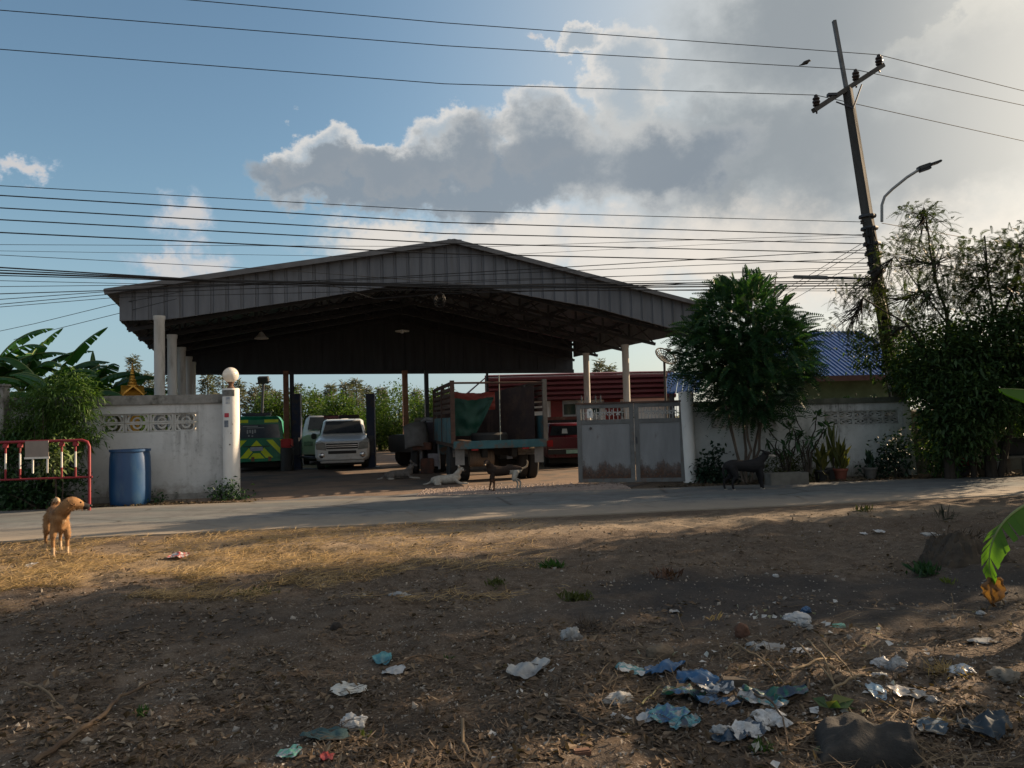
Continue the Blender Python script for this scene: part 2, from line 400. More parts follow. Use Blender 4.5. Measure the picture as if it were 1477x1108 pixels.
for x in xs:
    j = .035 * fbm(x * 1.7, 5) + .02 * fbm(x * 7, 2); j2 = .07 * fbm(x * 1.3, 9) + .03 * fbm(x * 6, 4)
    a, e = yn(x) + j, yf(x) + j2
    top.append([(x, a - .012, -.05), (x, a, .02)] + [(x, a + (e - a) * k / 6, .02 + .02 * math.sin(math.pi * k / 6)) for k in range(1, 6)] + [(x, e, .02), (x, e + .012, -.05)])
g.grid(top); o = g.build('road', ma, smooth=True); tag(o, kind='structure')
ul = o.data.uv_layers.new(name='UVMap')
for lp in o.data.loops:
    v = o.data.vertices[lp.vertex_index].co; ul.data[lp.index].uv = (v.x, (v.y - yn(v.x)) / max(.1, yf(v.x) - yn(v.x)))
# yard slab under and in front of the shed
g = MB(); yv = [G(345, 713), G(600, 707), G(835, 697.5)]
yd = [(-9.3, 16.9), (-5.3, yf(-5.3) + .04), (-3, yf(-3) + .03), (0, yf(0) + .03), (2.2, yf(2.2) + .04), (3.5, 18.4), (9, 20), (12, 40), (-22, 40), (-20, 20)]
g.add([(x, y, .012) for x, y in yd], [tuple(range(len(yd)))])
ma = M('yard_earth', (.17, .115, .08), (.11, .08, .062), rough=.93, scale=1.2, bump=.5, bscale=30, dirt=(.06, .055, .052), dscale=.8, dlo=.45, dhi=.62)
tag(g.build('yard', ma), kind='structure')
g = MB(); a = []
for i in range(41):
    x = -5.2 + i * .19; y0 = yf(x) + .05; a.append([(x, y0, .016), (x, y0 + (.55 + .35 * fbm(x * .9, 3)) * min(1, i / 8 + .2), .017)])
g.grid(a); tag(g.build('tarmac_apron', M('apron_tar', (.075, .077, .082), (.11, .11, .112), rough=.9, scale=3, bump=.4, bscale=60)), kind='structure')
# ------------------------------------------------------------------ open shed
SHX, SHY, SHA = -8.641, 17.052, R(19.32)
SHM = Matrix.Translation((SHX, SHY, 0)) @ Matrix.Rotation(SHA, 4, 'Z'); SHI = SHM.inverted()
SW, SD, ZE, ZB, ZA, SR, ZBB = 15.0, 9.2, 4.563, 3.935, 6.03, 7.66, 3.36
SHN = SHM.to_3x3() @ Vector((0, 1, 0))
def FP(px, py, t=0): return SHI @ on_plane(px, py, SHM @ Vector((0, t, 0)), SHN)
def sh_t(px, s, z=1.5):       # depth t at which the line (s, t) is seen at column px
    lo, hi = -3, 14
    f = lambda t: pix(SHM @ Vector((s, t, z)))[0] - px
    for _ in range(50):
        mid = (lo + hi) / 2
        if (f(lo) > 0) == (f(mid) > 0): lo = mid
        else: hi = mid
    return lo
def roof_z(s): return ZE + (ZA - ZE) * (s / SR if s < SR else (SW - s) / (SW - SR))
metal_grey = M('grey_cladding', (.135, .145, .165), (.10, .108, .125), rough=.6, scale=1.5, metal=0, spec=.25, stretch=(3, 3, .35), dirt=(.09, .088, .088), dscale=2.2, dlo=.55, dhi=.8)
roof_m = M('roof_sheet', (.14, .155, .19), (.10, .112, .14), rough=.5, metal=.3, scale=2, dirt=(.15, .13, .11), dlo=.5, dhi=.8)
steel_dk = M('dark_steel', (.048, .052, .062), (.034, .037, .045), rough=.6, dirt=(.09, .05, .03), dscale=4, dlo=.6, dhi=.75)
col_m = M('painted_concrete_column', (.52, .51, .49), (.42, .41, .39), rough=.8, stretch=(2, 2, .4), scale=3, dirt=(.25, .23, .2), dscale=3, dlo=.55, dhi=.75, bump=.2)
brown_col = M('rust_brown_column', (.30, .16, .10), (.22, .12, .08), rough=.8, dirt=(.12, .07, .05), dscale=5)
shed = thing('open_shed', 'wide open-sided grey metal shed with low gable roof and ribbed front panel, vehicles parked beneath', 'shed', (SHX, SHY, 0), SHA)
# roof: two pitched slopes with ribs, overhanging a little
g = MB(); ov = .28; zt = .10
def slope(s0, z0, s1, z1):
    d = Vector((s1 - s0, 0, z1 - z0)).normalized(); up = Vector((-d.z, 0, d.x)) if d.x > 0 else Vector((d.z, 0, -d.x))
    return d, up
for (s0, s1) in ((-ov, SR), (SW + ov, SR)):
    z0 = roof_z(0) - ov * (ZA - ZE) / SR + .02; z1 = ZA + .02
    t0, t1 = -.16, SD + .25
    A = [(s0, t0, z0), (s1, t0, z1), (s1, t1, z1), (s0, t1, z0)]
    g.add(A + [(p[0], p[1], p[2] + .05) for p in A], [(0, 1, 2, 3), (4, 5, 6, 7), (0, 1, 5, 4), (1, 2, 6, 5), (2, 3, 7, 6), (3, 0, 4, 7)])
    n = 24
    for i in range(n):
        t = t0 + .03 + (t1 - t0 - .06) * i / (n - 1)
        g.bar((s0, t, z0 + .065), (s1, t, z1 + .065), .06, .03)
g.build('roof', roof_m, shed)
g = MB(); g.bar((SR, -.2, ZA + .06), (SR, SD + .28, ZA + .06), .36, .03); g.build('ridge_cap', roof_m, shed)
g = MB()      # dark gutter/barge edge along the gable
for (s0, s1) in ((-ov, SR), (SW + ov, SR)):
    g.bar((s0, -.2, roof_z(0) - ov * (ZA - ZE) / SR + .02), (s1, -.2, ZA + .02), .05, .11)
g.build('barge_board', M('barge', (.12, .12, .125), rough=.6), shed)
# front panel: outline below read as one polygon, folded into vertical ribs
low = [FP(*q) for q in ((173, 463), (246, 460.5), (452, 431), (571, 411.5), (634, 409.5), (709, 416), (751, 425), (858, 444), (974, 475.5))]
low = [(p.x, p.z) for p in low]; low[0] = (0, low[0][1])
sl_ = (low[-1][1] - low[-2][1]) / (low[-1][0] - low[-2][0]); low.append((SW, max(ZB - .25, low[-1][1] + sl_ * (SW - low[-1][0]))))
def lowz(s):
    for (a, za), (b, zb) in zip(low, low[1:]):
        if s <= b: return za + (zb - za) * (s - a) / max(1e-6, b - a)
    return low[-1][1]
g = MB(); N = 46; w = SW / N
for i in range(N):
    a, b_ = i * w, (i + 1) * w
    ss = [a, a + w * .74, a + w * .80, a + w * .94, b_]; ys = [0, 0, .035, .035, 0]
    if i == N - 1: ss[-1] = SW
    top = [(s, -.02 + y, roof_z(s)) for s, y in zip(ss, ys)]; bot = [(s, -.02 + y, lowz(s)) for s, y in zip(ss, ys)]
    g.grid([bot, top]); g.grid([[(x, y + .05, z) for x, y, z in bot], [(x, y + .05, z) for x, y, z in top]])
    for k in range(4): g.add([bot[k], bot[k + 1], (bot[k + 1][0], .035, bot[k + 1][2]), (bot[k][0], .035, bot[k][2])], [(0, 1, 2, 3)])
g.build('front_panel', metal_grey, shed)
# side panels and back panel
for s in (0.0, SW):
    g = MB(); q = 1 if s else -1
    for i in range(28):
        t = .06 + (SD - .1) * i / 28; d = (SD - .1) / 28
        g.bb((s - q * .02, t, ZB), (s + q * .012 * (1 + i % 2), t + d + .01, roof_z(s) + .012))
    g.build('side_panel', metal_grey, shed)
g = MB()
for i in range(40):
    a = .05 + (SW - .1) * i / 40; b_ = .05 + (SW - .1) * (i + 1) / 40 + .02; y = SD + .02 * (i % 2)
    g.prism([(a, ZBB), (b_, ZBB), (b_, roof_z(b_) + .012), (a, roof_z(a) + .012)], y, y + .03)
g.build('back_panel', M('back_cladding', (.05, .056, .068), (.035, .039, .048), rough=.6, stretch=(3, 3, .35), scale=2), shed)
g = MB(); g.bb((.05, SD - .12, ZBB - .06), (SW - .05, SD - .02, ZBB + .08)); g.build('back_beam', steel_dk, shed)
# trusses following both slopes
for t in (.55, 2.6, 4.7, 6.8, SD - .3):
    g = MB(); dp = .62
    for s0, s1 in ((.1, SR), (SR, SW - .1)):
        n = 8; ss = [s0 + (s1 - s0) * i / n for i in range(n + 1)]
        g.bar((s0, t, roof_z(s0) - .18), (s1, t, roof_z(s1) - .18), .07, .09)
        g.bar((s0, t, roof_z(s0) - .18 - dp), (s1, t, roof_z(s1) - .18 - dp), .07, .09)
        for i in range(n):
            za, zb_ = roof_z(ss[i]) - .18, roof_z(ss[i + 1]) - .18
            g.bar((ss[i], t, za), (ss[i], t, za - dp), .05, .06)
            g.bar((ss[i], t + .01, za), (ss[i + 1], t + .01, zb_ - dp), .035, .035); g.bar((ss[i], t - .01, za - dp), (ss[i + 1], t - .01, zb_), .035, .035)
    g.build('truss', steel_dk, shed)
for i in range(7):
    for sgn in (0, 1):
        s = .5 + i * 1.08; s = s if not sgn else SW - s; z = roof_z(s) - .07
        g = MB(); g.bb((s - .035, .06, z - .055), (s + .035, SD - .06, z + .03)); g.build('purlin', steel_dk, shed)
# columns
def column(s, t, r=.15, z=3.72, mat_=col_m, sq=False):
    g = MB()
    if sq: g.bb((s - r, t - r, 0), (s + r, t + r, z)); g.bb((s - r - .03, t - r - .03, 0), (s + r + .03, t + r + .03, .12))
    else: g.lathe([(r * 1.25, 0), (r * 1.25, .12), (r, .14), (r, z - .1), (r * 1.12, z - .08), (r * 1.12, z)], 18, (s, t, 0))
    g.build('column', mat_, shed, smooth=True)
column(.82, -.2, .112, 4.02)
for px in (249, 262.5, 272.5, 281): column(1.0, min(SD - .3, sh_t(px, 1.0)), .105)
for px in (905, 848): column(SW - 1.2, sh_t(px, SW - 1.2), .108, 3.75)
for px, r, mt in ((413, .09, brown_col), (421.5, .07, steel_dk), (585, .09, brown_col), (616, .07, steel_dk), (704, .04, steel_dk)):
    p = FP(px, 600, SD - .35); column(p.x, SD - .35, r, 3.4, mt, True)
# pendant lamps
lampm = M('lamp_shade_white', (.6, .6, .58), rough=.4)
for px, py, lb in ((377, 486, 'white pendant lamp hanging at left under the dark shed roof'), (580, 478, 'flat white pendant lamp hanging near the middle of the shed roof')):
    p = SHM @ FP(px, py, 4.7); zt_ = roof_z((SHI @ p).x) - .2
    L = thing('pendant_lamp', lb, 'lamp', p, 0, 'pendant lamps in the shed')
    g = MB(); g.tube([(0, 0, .14), (0, 0, zt_ - p.z)], .012, 6); g.build('cord', steel_dk, L)
    g = MB(); g.lathe([(.03, .15), (.06, .12), (.10, .05), (.2, -.04), (.2, -.06), (.09, .03), (.0, .06)], 16) if px < 500 else g.lathe([(.04, .05), (.22, .02), (.22, -.01), (0, .0)], 16)
    g.build('lamp_shade', lampm, L, smooth=True)
    g = MB(); g.lathe([(0, -.07), (.05, -.05), (.06, 0), (.03, .05), (0, .06)], 12); g.build('bulb', M('bulb_glass', (.75, .75, .72), rough=.2), L, smooth=True)
# ------------------------------------------------------------------ boundary walls, gate, pillars
def wall_frame(pa, pb):       # local frame: x along the wall, y away from the viewer
    a = Vector(pa); b = Vector(pb); yaw = math.atan2(b.y - a.y, b.x - a.x)
    return a, yaw, Matrix.Translation((a.x, a.y, 0)) @ Matrix.Rotation(yaw, 4, 'Z'), (b.xy - a.xy).length
def loc_on(Mx, px, py):       # picture point on the wall's front face -> local (x, z)
    p = Mx.inverted() @ on_plane(px, py, Mx.to_translation(), Mx.to_3x3() @ Vector((0, 1, 0))); return p.x, p.z
def streaked(name, c1, c2, dark, k1, k2):
    ma, nt, b, oc = mk(name)
    n1 = noise_(nt, oc, 1.6, 7, .62); n2 = noise_(nt, mapping(nt, oc, (7, 7, .55)), 1.0, 7, .7); n3 = noise_(nt, oc, 9, 7, .72); n4 = noise_(nt, mapping(nt, oc, (1, 1, .6), (5, 2, 1)), .8, 3, .5)
    c = mixc(nt, ramp(nt, [(.35, 0), (.65, 1)], n1), c1, c2)
    st = mth(nt, 'MULTIPLY', ramp(nt, [(k1, 0), (k1 + .2, 1)], n2), ramp(nt, [(.42, 0), (.6, 1)], n4))
    c = mixc(nt, mth(nt, 'MULTIPLY', st, .85), c, dark)
    c = mixc(nt, mth(nt, 'MULTIPLY', ramp(nt, [(k2, 0), (k2 + .14, 1)], n3), ramp(nt, [(.4, .15), (.62, .9)], n4)), c, tuple(x * .8 for x in dark))
    sx_ = nt.nodes.new('ShaderNodeSeparateXYZ'); nt.links.new(oc, sx_.inputs[0])
    ft = mth(nt, 'SUBTRACT', mth(nt, 'MULTIPLY', noise_(nt, oc, 3, 6, .7), .9), sx_.outputs[2])      # splashed soil along the foot
    c = mixc(nt, ramp(nt, [(.08, 0), (.38, .8)], ft), c, (.15, .125, .095))
    nt.links.new(c, b.inputs['Base Color']); b.inputs['Roughness'].default_value = .88; b.inputs['Specular IOR Level'].default_value = .2
    bn = nd(nt, 'ShaderNodeBump', Strength=.3, Distance=.01); nt.links.new(n3, bn.inputs['Height']); nt.links.new(bn.outputs[0], b.inputs['Normal'])
    return ma
wall_m = streaked('old_whitewash', (.56, .57, .57), (.47, .48, .48), (.13, .13, .125), .43, .53)
wall_r = streaked('old_whitewash_damp', (.58, .59, .58), (.48, .49, .475), (.13, .13, .115), .42, .52)
cap_m = M('weathered_coping', (.26, .255, .24), (.17, .165, .155), rough=.9, scale=5, dirt=(.07, .07, .062), dscale=3.5, dlo=.5, dhi=.66, bump=.3)
vent_m = M('vent_block_white', (.47, .47, .45), (.36, .36, .34), rough=.85, scale=6, dirt=(.2, .195, .18), dscale=5)
def arc(g, cx, cz, r, a0, a1, th, y0, y1, n=8):
    pi_ = [(cx + (r - th) * math.cos(a0 + (a1 - a0) * i / n), cz + (r - th) * math.sin(a0 + (a1 - a0) * i / n)) for i in range(n + 1)]
    po = [(cx + r * math.cos(a0 + (a1 - a0) * i / n), cz + r * math.sin(a0 + (a1 - a0) * i / n)) for i in range(n + 1)]
    for i in range(n): g.prism([pi_[i], po[i], po[i + 1], pi_[i + 1]], y0, y1)
def vent(parent, x0, z0, w, h, style, y0=.03, y1=.13):
    g = MB(); t = w * .085
    g.bb((x0, y0, z0), (x0 + t, y1, z0 + h)); g.bb((x0 + w - t, y0, z0), (x0 + w, y1, z0 + h))
    g.bb((x0 + t, y0, z0), (x0 + w - t, y1, z0 + t * .8)); g.bb((x0 + t, y0, z0 + h - t * .8), (x0 + w - t, y1, z0 + h))
    cx, cz = x0 + w / 2, z0 + h / 2; a, b_ = y0 + .012, y1 - .012
    if style == 'arch_up':
        arc(g, cx, z0 + t * .8, w * .42, 0, math.pi, t, a, b_); arc(g, cx, z0 + t * .8, w * .2, 0, math.pi, t * .9, a + .003, b_ - .003)
    elif style == 'arch_down':
        arc(g, cx, z0 + h - t * .8, w * .42, math.pi, 2 * math.pi, t, a, b_); arc(g, cx, z0 + h - t * .8, w * .2, math.pi, 2 * math.pi, t * .9, a + .003, b_ - .003)
    else:
        hh = h / 2 - t * .8; ww = w / 2 - t
        for (ax_, az_, bx_, bz_) in ((-1, 0, 0, 1), (0, 1, 1, 0), (1, 0, 0, -1), (0, -1, -1, 0)):
            g.bar((cx + ax_ * ww, (a + b_) / 2, cz + az_ * hh), (cx + bx_ * ww, (a + b_) / 2, cz + bz_ * hh), b_ - a, t * .9)
        arc(g, cx, cz, hh * .55, 0, 2 * math.pi, t * .75, a + .004, b_ - .004, 12)
    return g.build('vent_block', vent_m, parent)
# left wall -------------------------------------------------------------
pa, pb = G(150, 726), G(345, 717)
A0, LYAW, LM, LL = wall_frame(pa, pb)
ztop = loc_on(LM, 235, 570)[1]; zcap = loc_on(LM, 235, 583.5)[1]
hx0, hz0 = loc_on(LM, 143, 625.5); hx1, hz1 = loc_on(LM, 285.5, 595)
lw = thing('perimeter_wall', 'stained white perimeter wall with arched vent blocks, behind the blue drum', 'wall', A0, LYAW)
xe = loc_on(LM, 333, 640)[0]; xs_ = -5.5
g = MB(); T = .16
g.bb((xs_, 0, -.1), (hx0, T, zcap)); g.bb((hx1, 0, -.1), (xe, T, zcap)); g.bb((hx0, 0, -.1), (hx1, T, hz0)); g.bb((hx0, 0, hz1), (hx1, T, zcap))
g.build('wall', wall_m, lw)
g = MB(); g.bb((xs_ - .02, -.05, zcap), (xe, T + .05, ztop)); g.build('coping', cap_m, lw, bevel=.008)
g = MB(); g.bb((xs_, -.03, -.1), (xe, -.002, .13)); g.build('plinth', cap_m, lw)
nb = 4; bw = (hx1 - hx0) / nb; bh = (hz1 - hz0) / 2
for i in range(nb):
    for j in range(2): vent(lw, hx0 + i * bw + .003, hz0 + j * bh + .003, bw - .006, bh - .006, 'arch_up' if j else 'arch_down')
# concrete post at the far left edge and its wall stub
p = G(2, 734); q = at(2, 558, p.y)
g = MB(); g.bb((-.1, -.1, -.1), (.1, .1, q.z)); g.bb((-.12, -.12, q.z), (.12, .12, q.z + .05))
tag(g.build('concrete_post', cap_m, loc=(p.x, p.y, 0), bevel=.01), 'square grey concrete post at the left edge behind the red barrier', 'post')
# gate pillars ------------------------------------------------------------
white_p = M('white_paint_pillar', (.66, .65, .62), (.56, .55, .53), rough=.75, scale=2.5, stretch=(1.5, 1.5, .5), dirt=(.3, .28, .26), dscale=3, dlo=.6, dhi=.78, bump=.15)
PP = G(334.5, 719.5)
ph = at(334, 560.5, PP.y).z; pr = (at(346, 640, PP.y).x - at(322.5, 640, PP.y).x) / 2
pil = thing('gate_pillar', 'round white gate pillar with posters and a globe lamp on top, at the end of the left wall', 'pillar', PP, LYAW, 'gate pillars')
g = MB(); g.lathe([(pr, -.05), (pr * 1.0, ph - .02), (pr * .97, ph), (0, ph)], 28); g.build('shaft', white_p, pil, smooth=True)
def curved(parent, name, z0, z1, a0, a1, mt, r):
    g = MB(); n = 6; g.grid([[(r * math.cos(a0 + (a1 - a0) * i / n), r * math.sin(a0 + (a1 - a0) * i / n), z) for i in range(n + 1)] for z in (z0, z1)])
    return g.build(name, mt, parent, smooth=True, fixn=False)
def pz(py): return at(334, py, PP.y).z
curved(pil, 'poster', pz(602), pz(596), R(228), R(262), M('poster_red', (.5, .06, .08), (.35, .04, .06)), pr + .004)
curved(pil, 'poster', pz(616), pz(606.5), R(226), R(258), M('poster_grey', (.1, .12, .15), (.22, .24, .27), scale=12), pr + .004)
curved(pil, 'poster', pz(583), pz(573), R(240), R(270), M('poster_white', (.25, .28, .33), (.55, .55, .52), scale=14), pr + .004)
curved(pil, 'soot_stain', pz(572), pz(563), R(190), R(300), M('soot', (.07, .07, .065), (.2, .2, .19), scale=9), pr + .003)
for a, zz, w_ in ((262, 641, 9), (272, 625, 4), (284, 612, 3)):
    curved(pil, 'paint_chip', pz(zz + 1), pz(zz - 1), R(a), R(a + w_), M('chip', (.12, .1, .09)), pr + .003)
lamp = thing('globe_lamp', 'white glass globe lamp sitting on top of the round white gate pillar', 'lamp', (PP.x, PP.y, ph))
rg_ = (at(344, 540, PP.y).x - at(321.5, 540, PP.y).x) / 2
g = MB(); g.lathe([(.075, 0), (.08, .02), (.05, .05), (.05, .1), (.07, .12), (.075, .15)], 16); g.build('lamp_base', M('rusty_iron', (.14, .07, .04), (.08, .05, .04), rough=.9), lamp, smooth=True)
g = MB(); n = 14; g.lathe([(rg_ * math.sin(math.pi * (i + .25) / (n + .25)) , .12 + rg_ - rg_ * math.cos(math.pi * (i + .25) / (n + .25))) for i in range(n + 1)], 28)
g.build('globe', plastic('opal_glass', (.72, .70, .66), (.64, .62, .58), trans=.3, rough=.18, scale=2), lamp, smooth='all')
# right gate pillar
QP = G(996, 696); qh = at(990, 565, QP.y).z; qr = (at(1005, 640, QP.y).x - at(985, 640, QP.y).x) / 2
pil2 = thing('gate_pillar', 'round white leaning gate pillar between the grey gate and the right wall', 'pillar', QP, LYAW, 'gate pillars')
g = MB(); n = 24; top_off = Vector((-.06, 0, 0))
g.tube([(0, 0, -.05), (-.02, 0, .7), (-.05, 0, qh)], qr, 26); g.build('shaft', white_p, pil2, smooth=True)
curved(pil2, 'paint_chip', .32, .34, R(255), R(285), M('chip', (.12, .1, .09)), qr - .0)
# right wall ----------------------------------------------------------------
pa, pb = G(1004, 694.5), G(1312, 684.5)
B0, RYAW, RM, RL = wall_frame(pa, pb)
rw = thing('perimeter_wall', 'damp grey-white perimeter wall with diamond vent blocks, right of the gate behind the potted plants', 'wall', B0, RYAW)
zt2 = loc_on(RM, 1150, 576)[1]; zc2 = loc_on(RM, 1150, 584)[1]
xe = loc_on(RM, 1309, 640)[0]
o1 = [loc_on(RM, 1026, 617), loc_on(RM, 1118, 593.5)]; o2 = [loc_on(RM, 1189, 616), loc_on(RM, 1296, 593)]
za_ = (o1[0][1] + o2[0][1]) / 2; zb_ = (o1[1][1] + o2[1][1]) / 2
g = MB()
for a, b_ in ((0, o1[0][0]), (o1[1][0], o2[0][0]), (o2[1][0], xe)): g.bb((a, 0, -.1), (b_, T, zc2))
for o_ in (o1, o2): g.bb((o_[0][0], 0, -.1), (o_[1][0], T, za_)); g.bb((o_[0][0], 0, zb_), (o_[1][0], T, zc2))
g.build('wall', wall_r, rw)
g = MB(); g.bb((-.02, -.05, zc2), (xe + .02, T + .05, zt2)); g.build('coping', M('mossy_coping', (.12, .125, .10), (.075, .08, .062), rough=.95, scale=5, bump=.3), rw, bevel=.008)
for o_, nb in ((o1, 4), (o2, 5)):
    bw = (o_[1][0] - o_[0][0]) / nb; bh = (zb_ - za_) / 2
    for i in range(nb):
        for j in range(2): vent(rw, o_[0][0] + i * bw + .003, za_ + j * bh + .003, bw - .006, bh - .006, 'diamond')
g = MB(); g.bar((xe + .06, -.06, -.1), (xe - .02, -.04, zc2 + .02), .14, .1); g.build('end_pier', M('pier_white', (.5, .5, .46), (.4, .4, .37), rough=.85), rw)
# lower wall continuing into the shade on the right
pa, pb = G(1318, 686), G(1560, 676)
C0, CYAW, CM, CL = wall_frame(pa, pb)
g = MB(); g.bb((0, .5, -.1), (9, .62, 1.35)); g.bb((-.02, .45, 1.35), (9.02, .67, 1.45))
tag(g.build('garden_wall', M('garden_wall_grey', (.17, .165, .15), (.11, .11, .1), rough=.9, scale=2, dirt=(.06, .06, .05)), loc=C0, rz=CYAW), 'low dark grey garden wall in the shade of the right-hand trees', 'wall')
# gate: two leaves -----------------------------------------------------------
GA, GB_ = G(832.5, 698.5), G(990, 696.5)
ma, nt, b, oc = mk('gate_paint')
n1 = noise_(nt, mapping(nt, oc, (2, 2, .5)), 1.3, 7, .62); n2 = noise_(nt, mapping(nt, oc, (3, 3, 1.2), (2, 7, 1)), 1.2, 8, .72); n3 = noise_(nt, oc, 22, 6, .7)
c = mixc(nt, ramp(nt, [(.35, 0), (.65, 1)], n1), (.235, .242, .25), (.175, .18, .187)); c = mixc(nt, ramp(nt, [(.6, 0), (.72, .8)], n2), c, (.12, .105, .095))
sx_ = nt.nodes.new('ShaderNodeSeparateXYZ'); nt.links.new(oc, sx_.inputs[0])
k = mth(nt, 'SUBTRACT', mth(nt, 'MULTIPLY_ADD', n2, 1.25, mth(nt, 'MULTIPLY', n3, .25)), mth(nt, 'MULTIPLY', sx_.outputs[2], 1.15))
c = mixc(nt, ramp(nt, [(.22, 0), (.36, .75), (.55, 1)], k), c, mixc(nt, ramp(nt, [(.4, 0), (.6, 1)], n3), (.10, .05, .03), (.05, .04, .036)))
c = mixc(nt, mth(nt, 'MULTIPLY', ramp(nt, [(.64, 0), (.68, 1)], n3), ramp(nt, [(.3, 0), (.5, 1)], k)), c, (.2, .19, .175))
nt.links.new(c, b.inputs['Base Color']); b.inputs['Roughness'].default_value = .7; b.inputs['Specular IOR Level'].default_value = .25
gate_paint = ma
frame_p = M('gate_frame_grey', (.145, .147, .145), (.10, .102, .102), rough=.65, dirt=(.13, .08, .055), dscale=4, dlo=.58, dhi=.75)
rust = M('rust_scale', (.12, .055, .03), (.055, .04, .035), rough=.95, scale=6, dirt=(.17, .16, .15), dscale=5, dlo=.6, dhi=.66, bump=.5, bscale=20)
_, GYAW, GM, GLn = wall_frame(GA, GB_)
def leaf(pxa, pxb, label, side):
    xa = loc_on(GM, pxa, 640)[0]; xb = loc_on(GM, pxb, 640)[0]
    H = loc_on(GM, 905, 579.5)[1]; base = GM @ Vector((xa, 0, 0)); w = xb - xa - .012
    t = thing('gate_leaf', label, 'gate', base, GYAW, 'leaves of the metal gate')
    zs = loc_on(GM, 905, 609)[1]; zb0 = loc_on(GM, 905, 604.5)[1]; zt0 = loc_on(GM, 905, 588)[1]
    g = MB()
    for a, b_ in ((0, .1), (w - .1, w)): g.bb((a, -.03, .03), (b_, .03, H - .04))
    g.bb((.1, -.028, zs - .03), (w - .1, .028, zb0)); g.bb((.1, -.028, zt0), (w - .1, .028, H - .04)); g.bb((.1, -.028, .03), (w - .1, .028, .12))
    g.build('frame', frame_p, t, bevel=.006)
    g = MB(); g.bb((-.02, -.05, H - .04), (w + .02, .05, H)); g.build('top_rail', M('gate_rail_rust', (.1, .06, .045), (.06, .045, .04), rough=.9), t)
    g = MB(); g.bb((.1, -.012, .12), (w - .1, .012, zs - .03)); g.build('panel', gate_paint, t)
    g = MB()        # open band: uprights with a row of stars
    nbar = 11
    for i in range(nbar):
        x = .16 + (w - .32) * i / (nbar - 1); g.bar((x, 0, zb0), (x, 0, zt0), .014, .014)
    g.bar((.1, 0, (zb0 + zt0) / 2 + .02), (w - .1, 0, (zb0 + zt0) / 2 + .02), .012, .012)
    for i in range(7 if side else 6):
        x = .28 + (w - .5) * i / 6; z = (zb0 + zt0) / 2 + .02
        for k in range(5):
            a = R(90 + 72 * k); g.add([(x, -.012, z), (x + .045 * math.cos(a - .35), -.014, z + .045 * math.sin(a - .35)), (x + .085 * math.cos(a), -.014, z + .085 * math.sin(a)), (x + .045 * math.cos(a + .35), -.014, z + .045 * math.sin(a + .35))], [(0, 1, 2, 3)])
    g.build('star_grille', M('grille_pale', (.36, .37, .36), (.25, .26, .26), rough=.6), t)
    if not side:
        g = MB(); a = loc_on(GM, 847, 603); b_ = loc_on(GM, 855, 590)
        x0, x1 = a[0] - xa, b_[0] - xa; g.prism([(x0, a[1]), (x1, a[1]), (x1, b_[1] - .06), ((x0 + x1) / 2 + .05, b_[1]), ((x0 + x1) / 2 - .05, b_[1]), (x0, b_[1] - .06)], -.05, -.036)
        g.build('number_tag', M('tag_white', (.62, .62, .6), (.5, .5, .48)), t)
        g = MB(); xm, zm = (x0 + x1) / 2, (a[1] + b_[1]) / 2; g.bb((xm - .006, -.054, zm - .05), (xm + .006, -.051, zm + .03)); g.bb((xm - .025, -.054, zm + .03), (xm + .025, -.051, zm + .042)); g.build('tag_mark', steel_dk, t)
        for px in (839, 847, 859, 866.5):
            x = loc_on(GM, px, 575)[0] - xa; g = MB(); g.tube([(x, 0, H), (x, 0, H + .1), (x, 0, H + .19)], [.012, .02, .002], 6); g.build('spike', frame_p, t)
        g = MB(); x, z = loc_on(GM, 852, 618); g.lathe([(.03, -.05), (.03, -.012), (0, -.012)], 10, (x - xa, 0, z), 'Y'); g.build('lock', steel_dk, t)
    else:
        g = MB(); g.bb((.02, -.045, .9), (.05, -.032, 1.05)); g.build('latch', steel_dk, t)
    return t
leaf(833, 916, 'grey steel gate leaf carrying the white tag and top spikes, nearer the truck', 0)
leaf(916, 988.5, 'grey steel gate leaf next to the white pillar, right half of the closed gate', 1)
# red and white road barrier ---------------------------------------------------
red = M('barrier_red', (.22, .02, .028), (.16, .017, .023), rough=.5, dirt=(.2, .08, .06), dscale=6, dlo=.6, dhi=.75)
whitep = M('barrier_white', (.62, .6, .56), (.5, .48, .45), rough=.6)
BP = G(129, 738.5); byaw = R(9)
BMx = Matrix.Translation(BP) @ Matrix.Rotation(byaw, 4, 'Z')
bar_ = thing('road_barrier', 'red and white tubular steel road barrier standing in front of the left bush', 'barrier', BP, byaw)
z1 = loc_on(BMx, 100, 635.5)[1]; z2 = loc_on(BMx, 100, 689)[1]; xl = loc_on(BMx, -40, 640)[0]
g = MB(); g.tube([(0, 0, -.02), (0, 0, z1 - .12), (-.035, 0, z1 - .035), (-.12, 0, z1), (xl + .12, 0, z1), (xl, 0, z1 - .1), (xl, 0, -.02)], .026, 10); g.build('outer_frame', red, bar_, smooth=True)
g = MB(); g.tube([(.05, 0, z2), (xl, 0, z2)], .018, 8); g.build('lower_rail', red, bar_, smooth=True)
for px in (8, 29, 89, 109, -20):
    x = loc_on(BMx, px, 660)[0]; g = MB()
    dz = z1 - z2
    g.mat(0).tube([(x, 0, z1), (x, 0, z1 - dz * .3)], .018, 8); g.mat(1).tube([(x, 0, z1 - dz * .3), (x, 0, z2 + dz * .28)], .0175, 8); g.mat(0).tube([(x, 0, z2 + dz * .28), (x, 0, z2)], .018, 8)
    g.mat(0).lathe([(.05, z1 - .1), (.05, z1 - .04), (.018, z1 - .02)], 8, (x, 0, 0))
    g.build('upright', [red, whitep], bar_, smooth=True)
bd = thing('notice_board', 'blank grey-brown board on a white frame hung on the red barrier', 'board', BMx @ Vector((loc_on(BMx, 55, 650)[0], -.05, 0)), byaw)
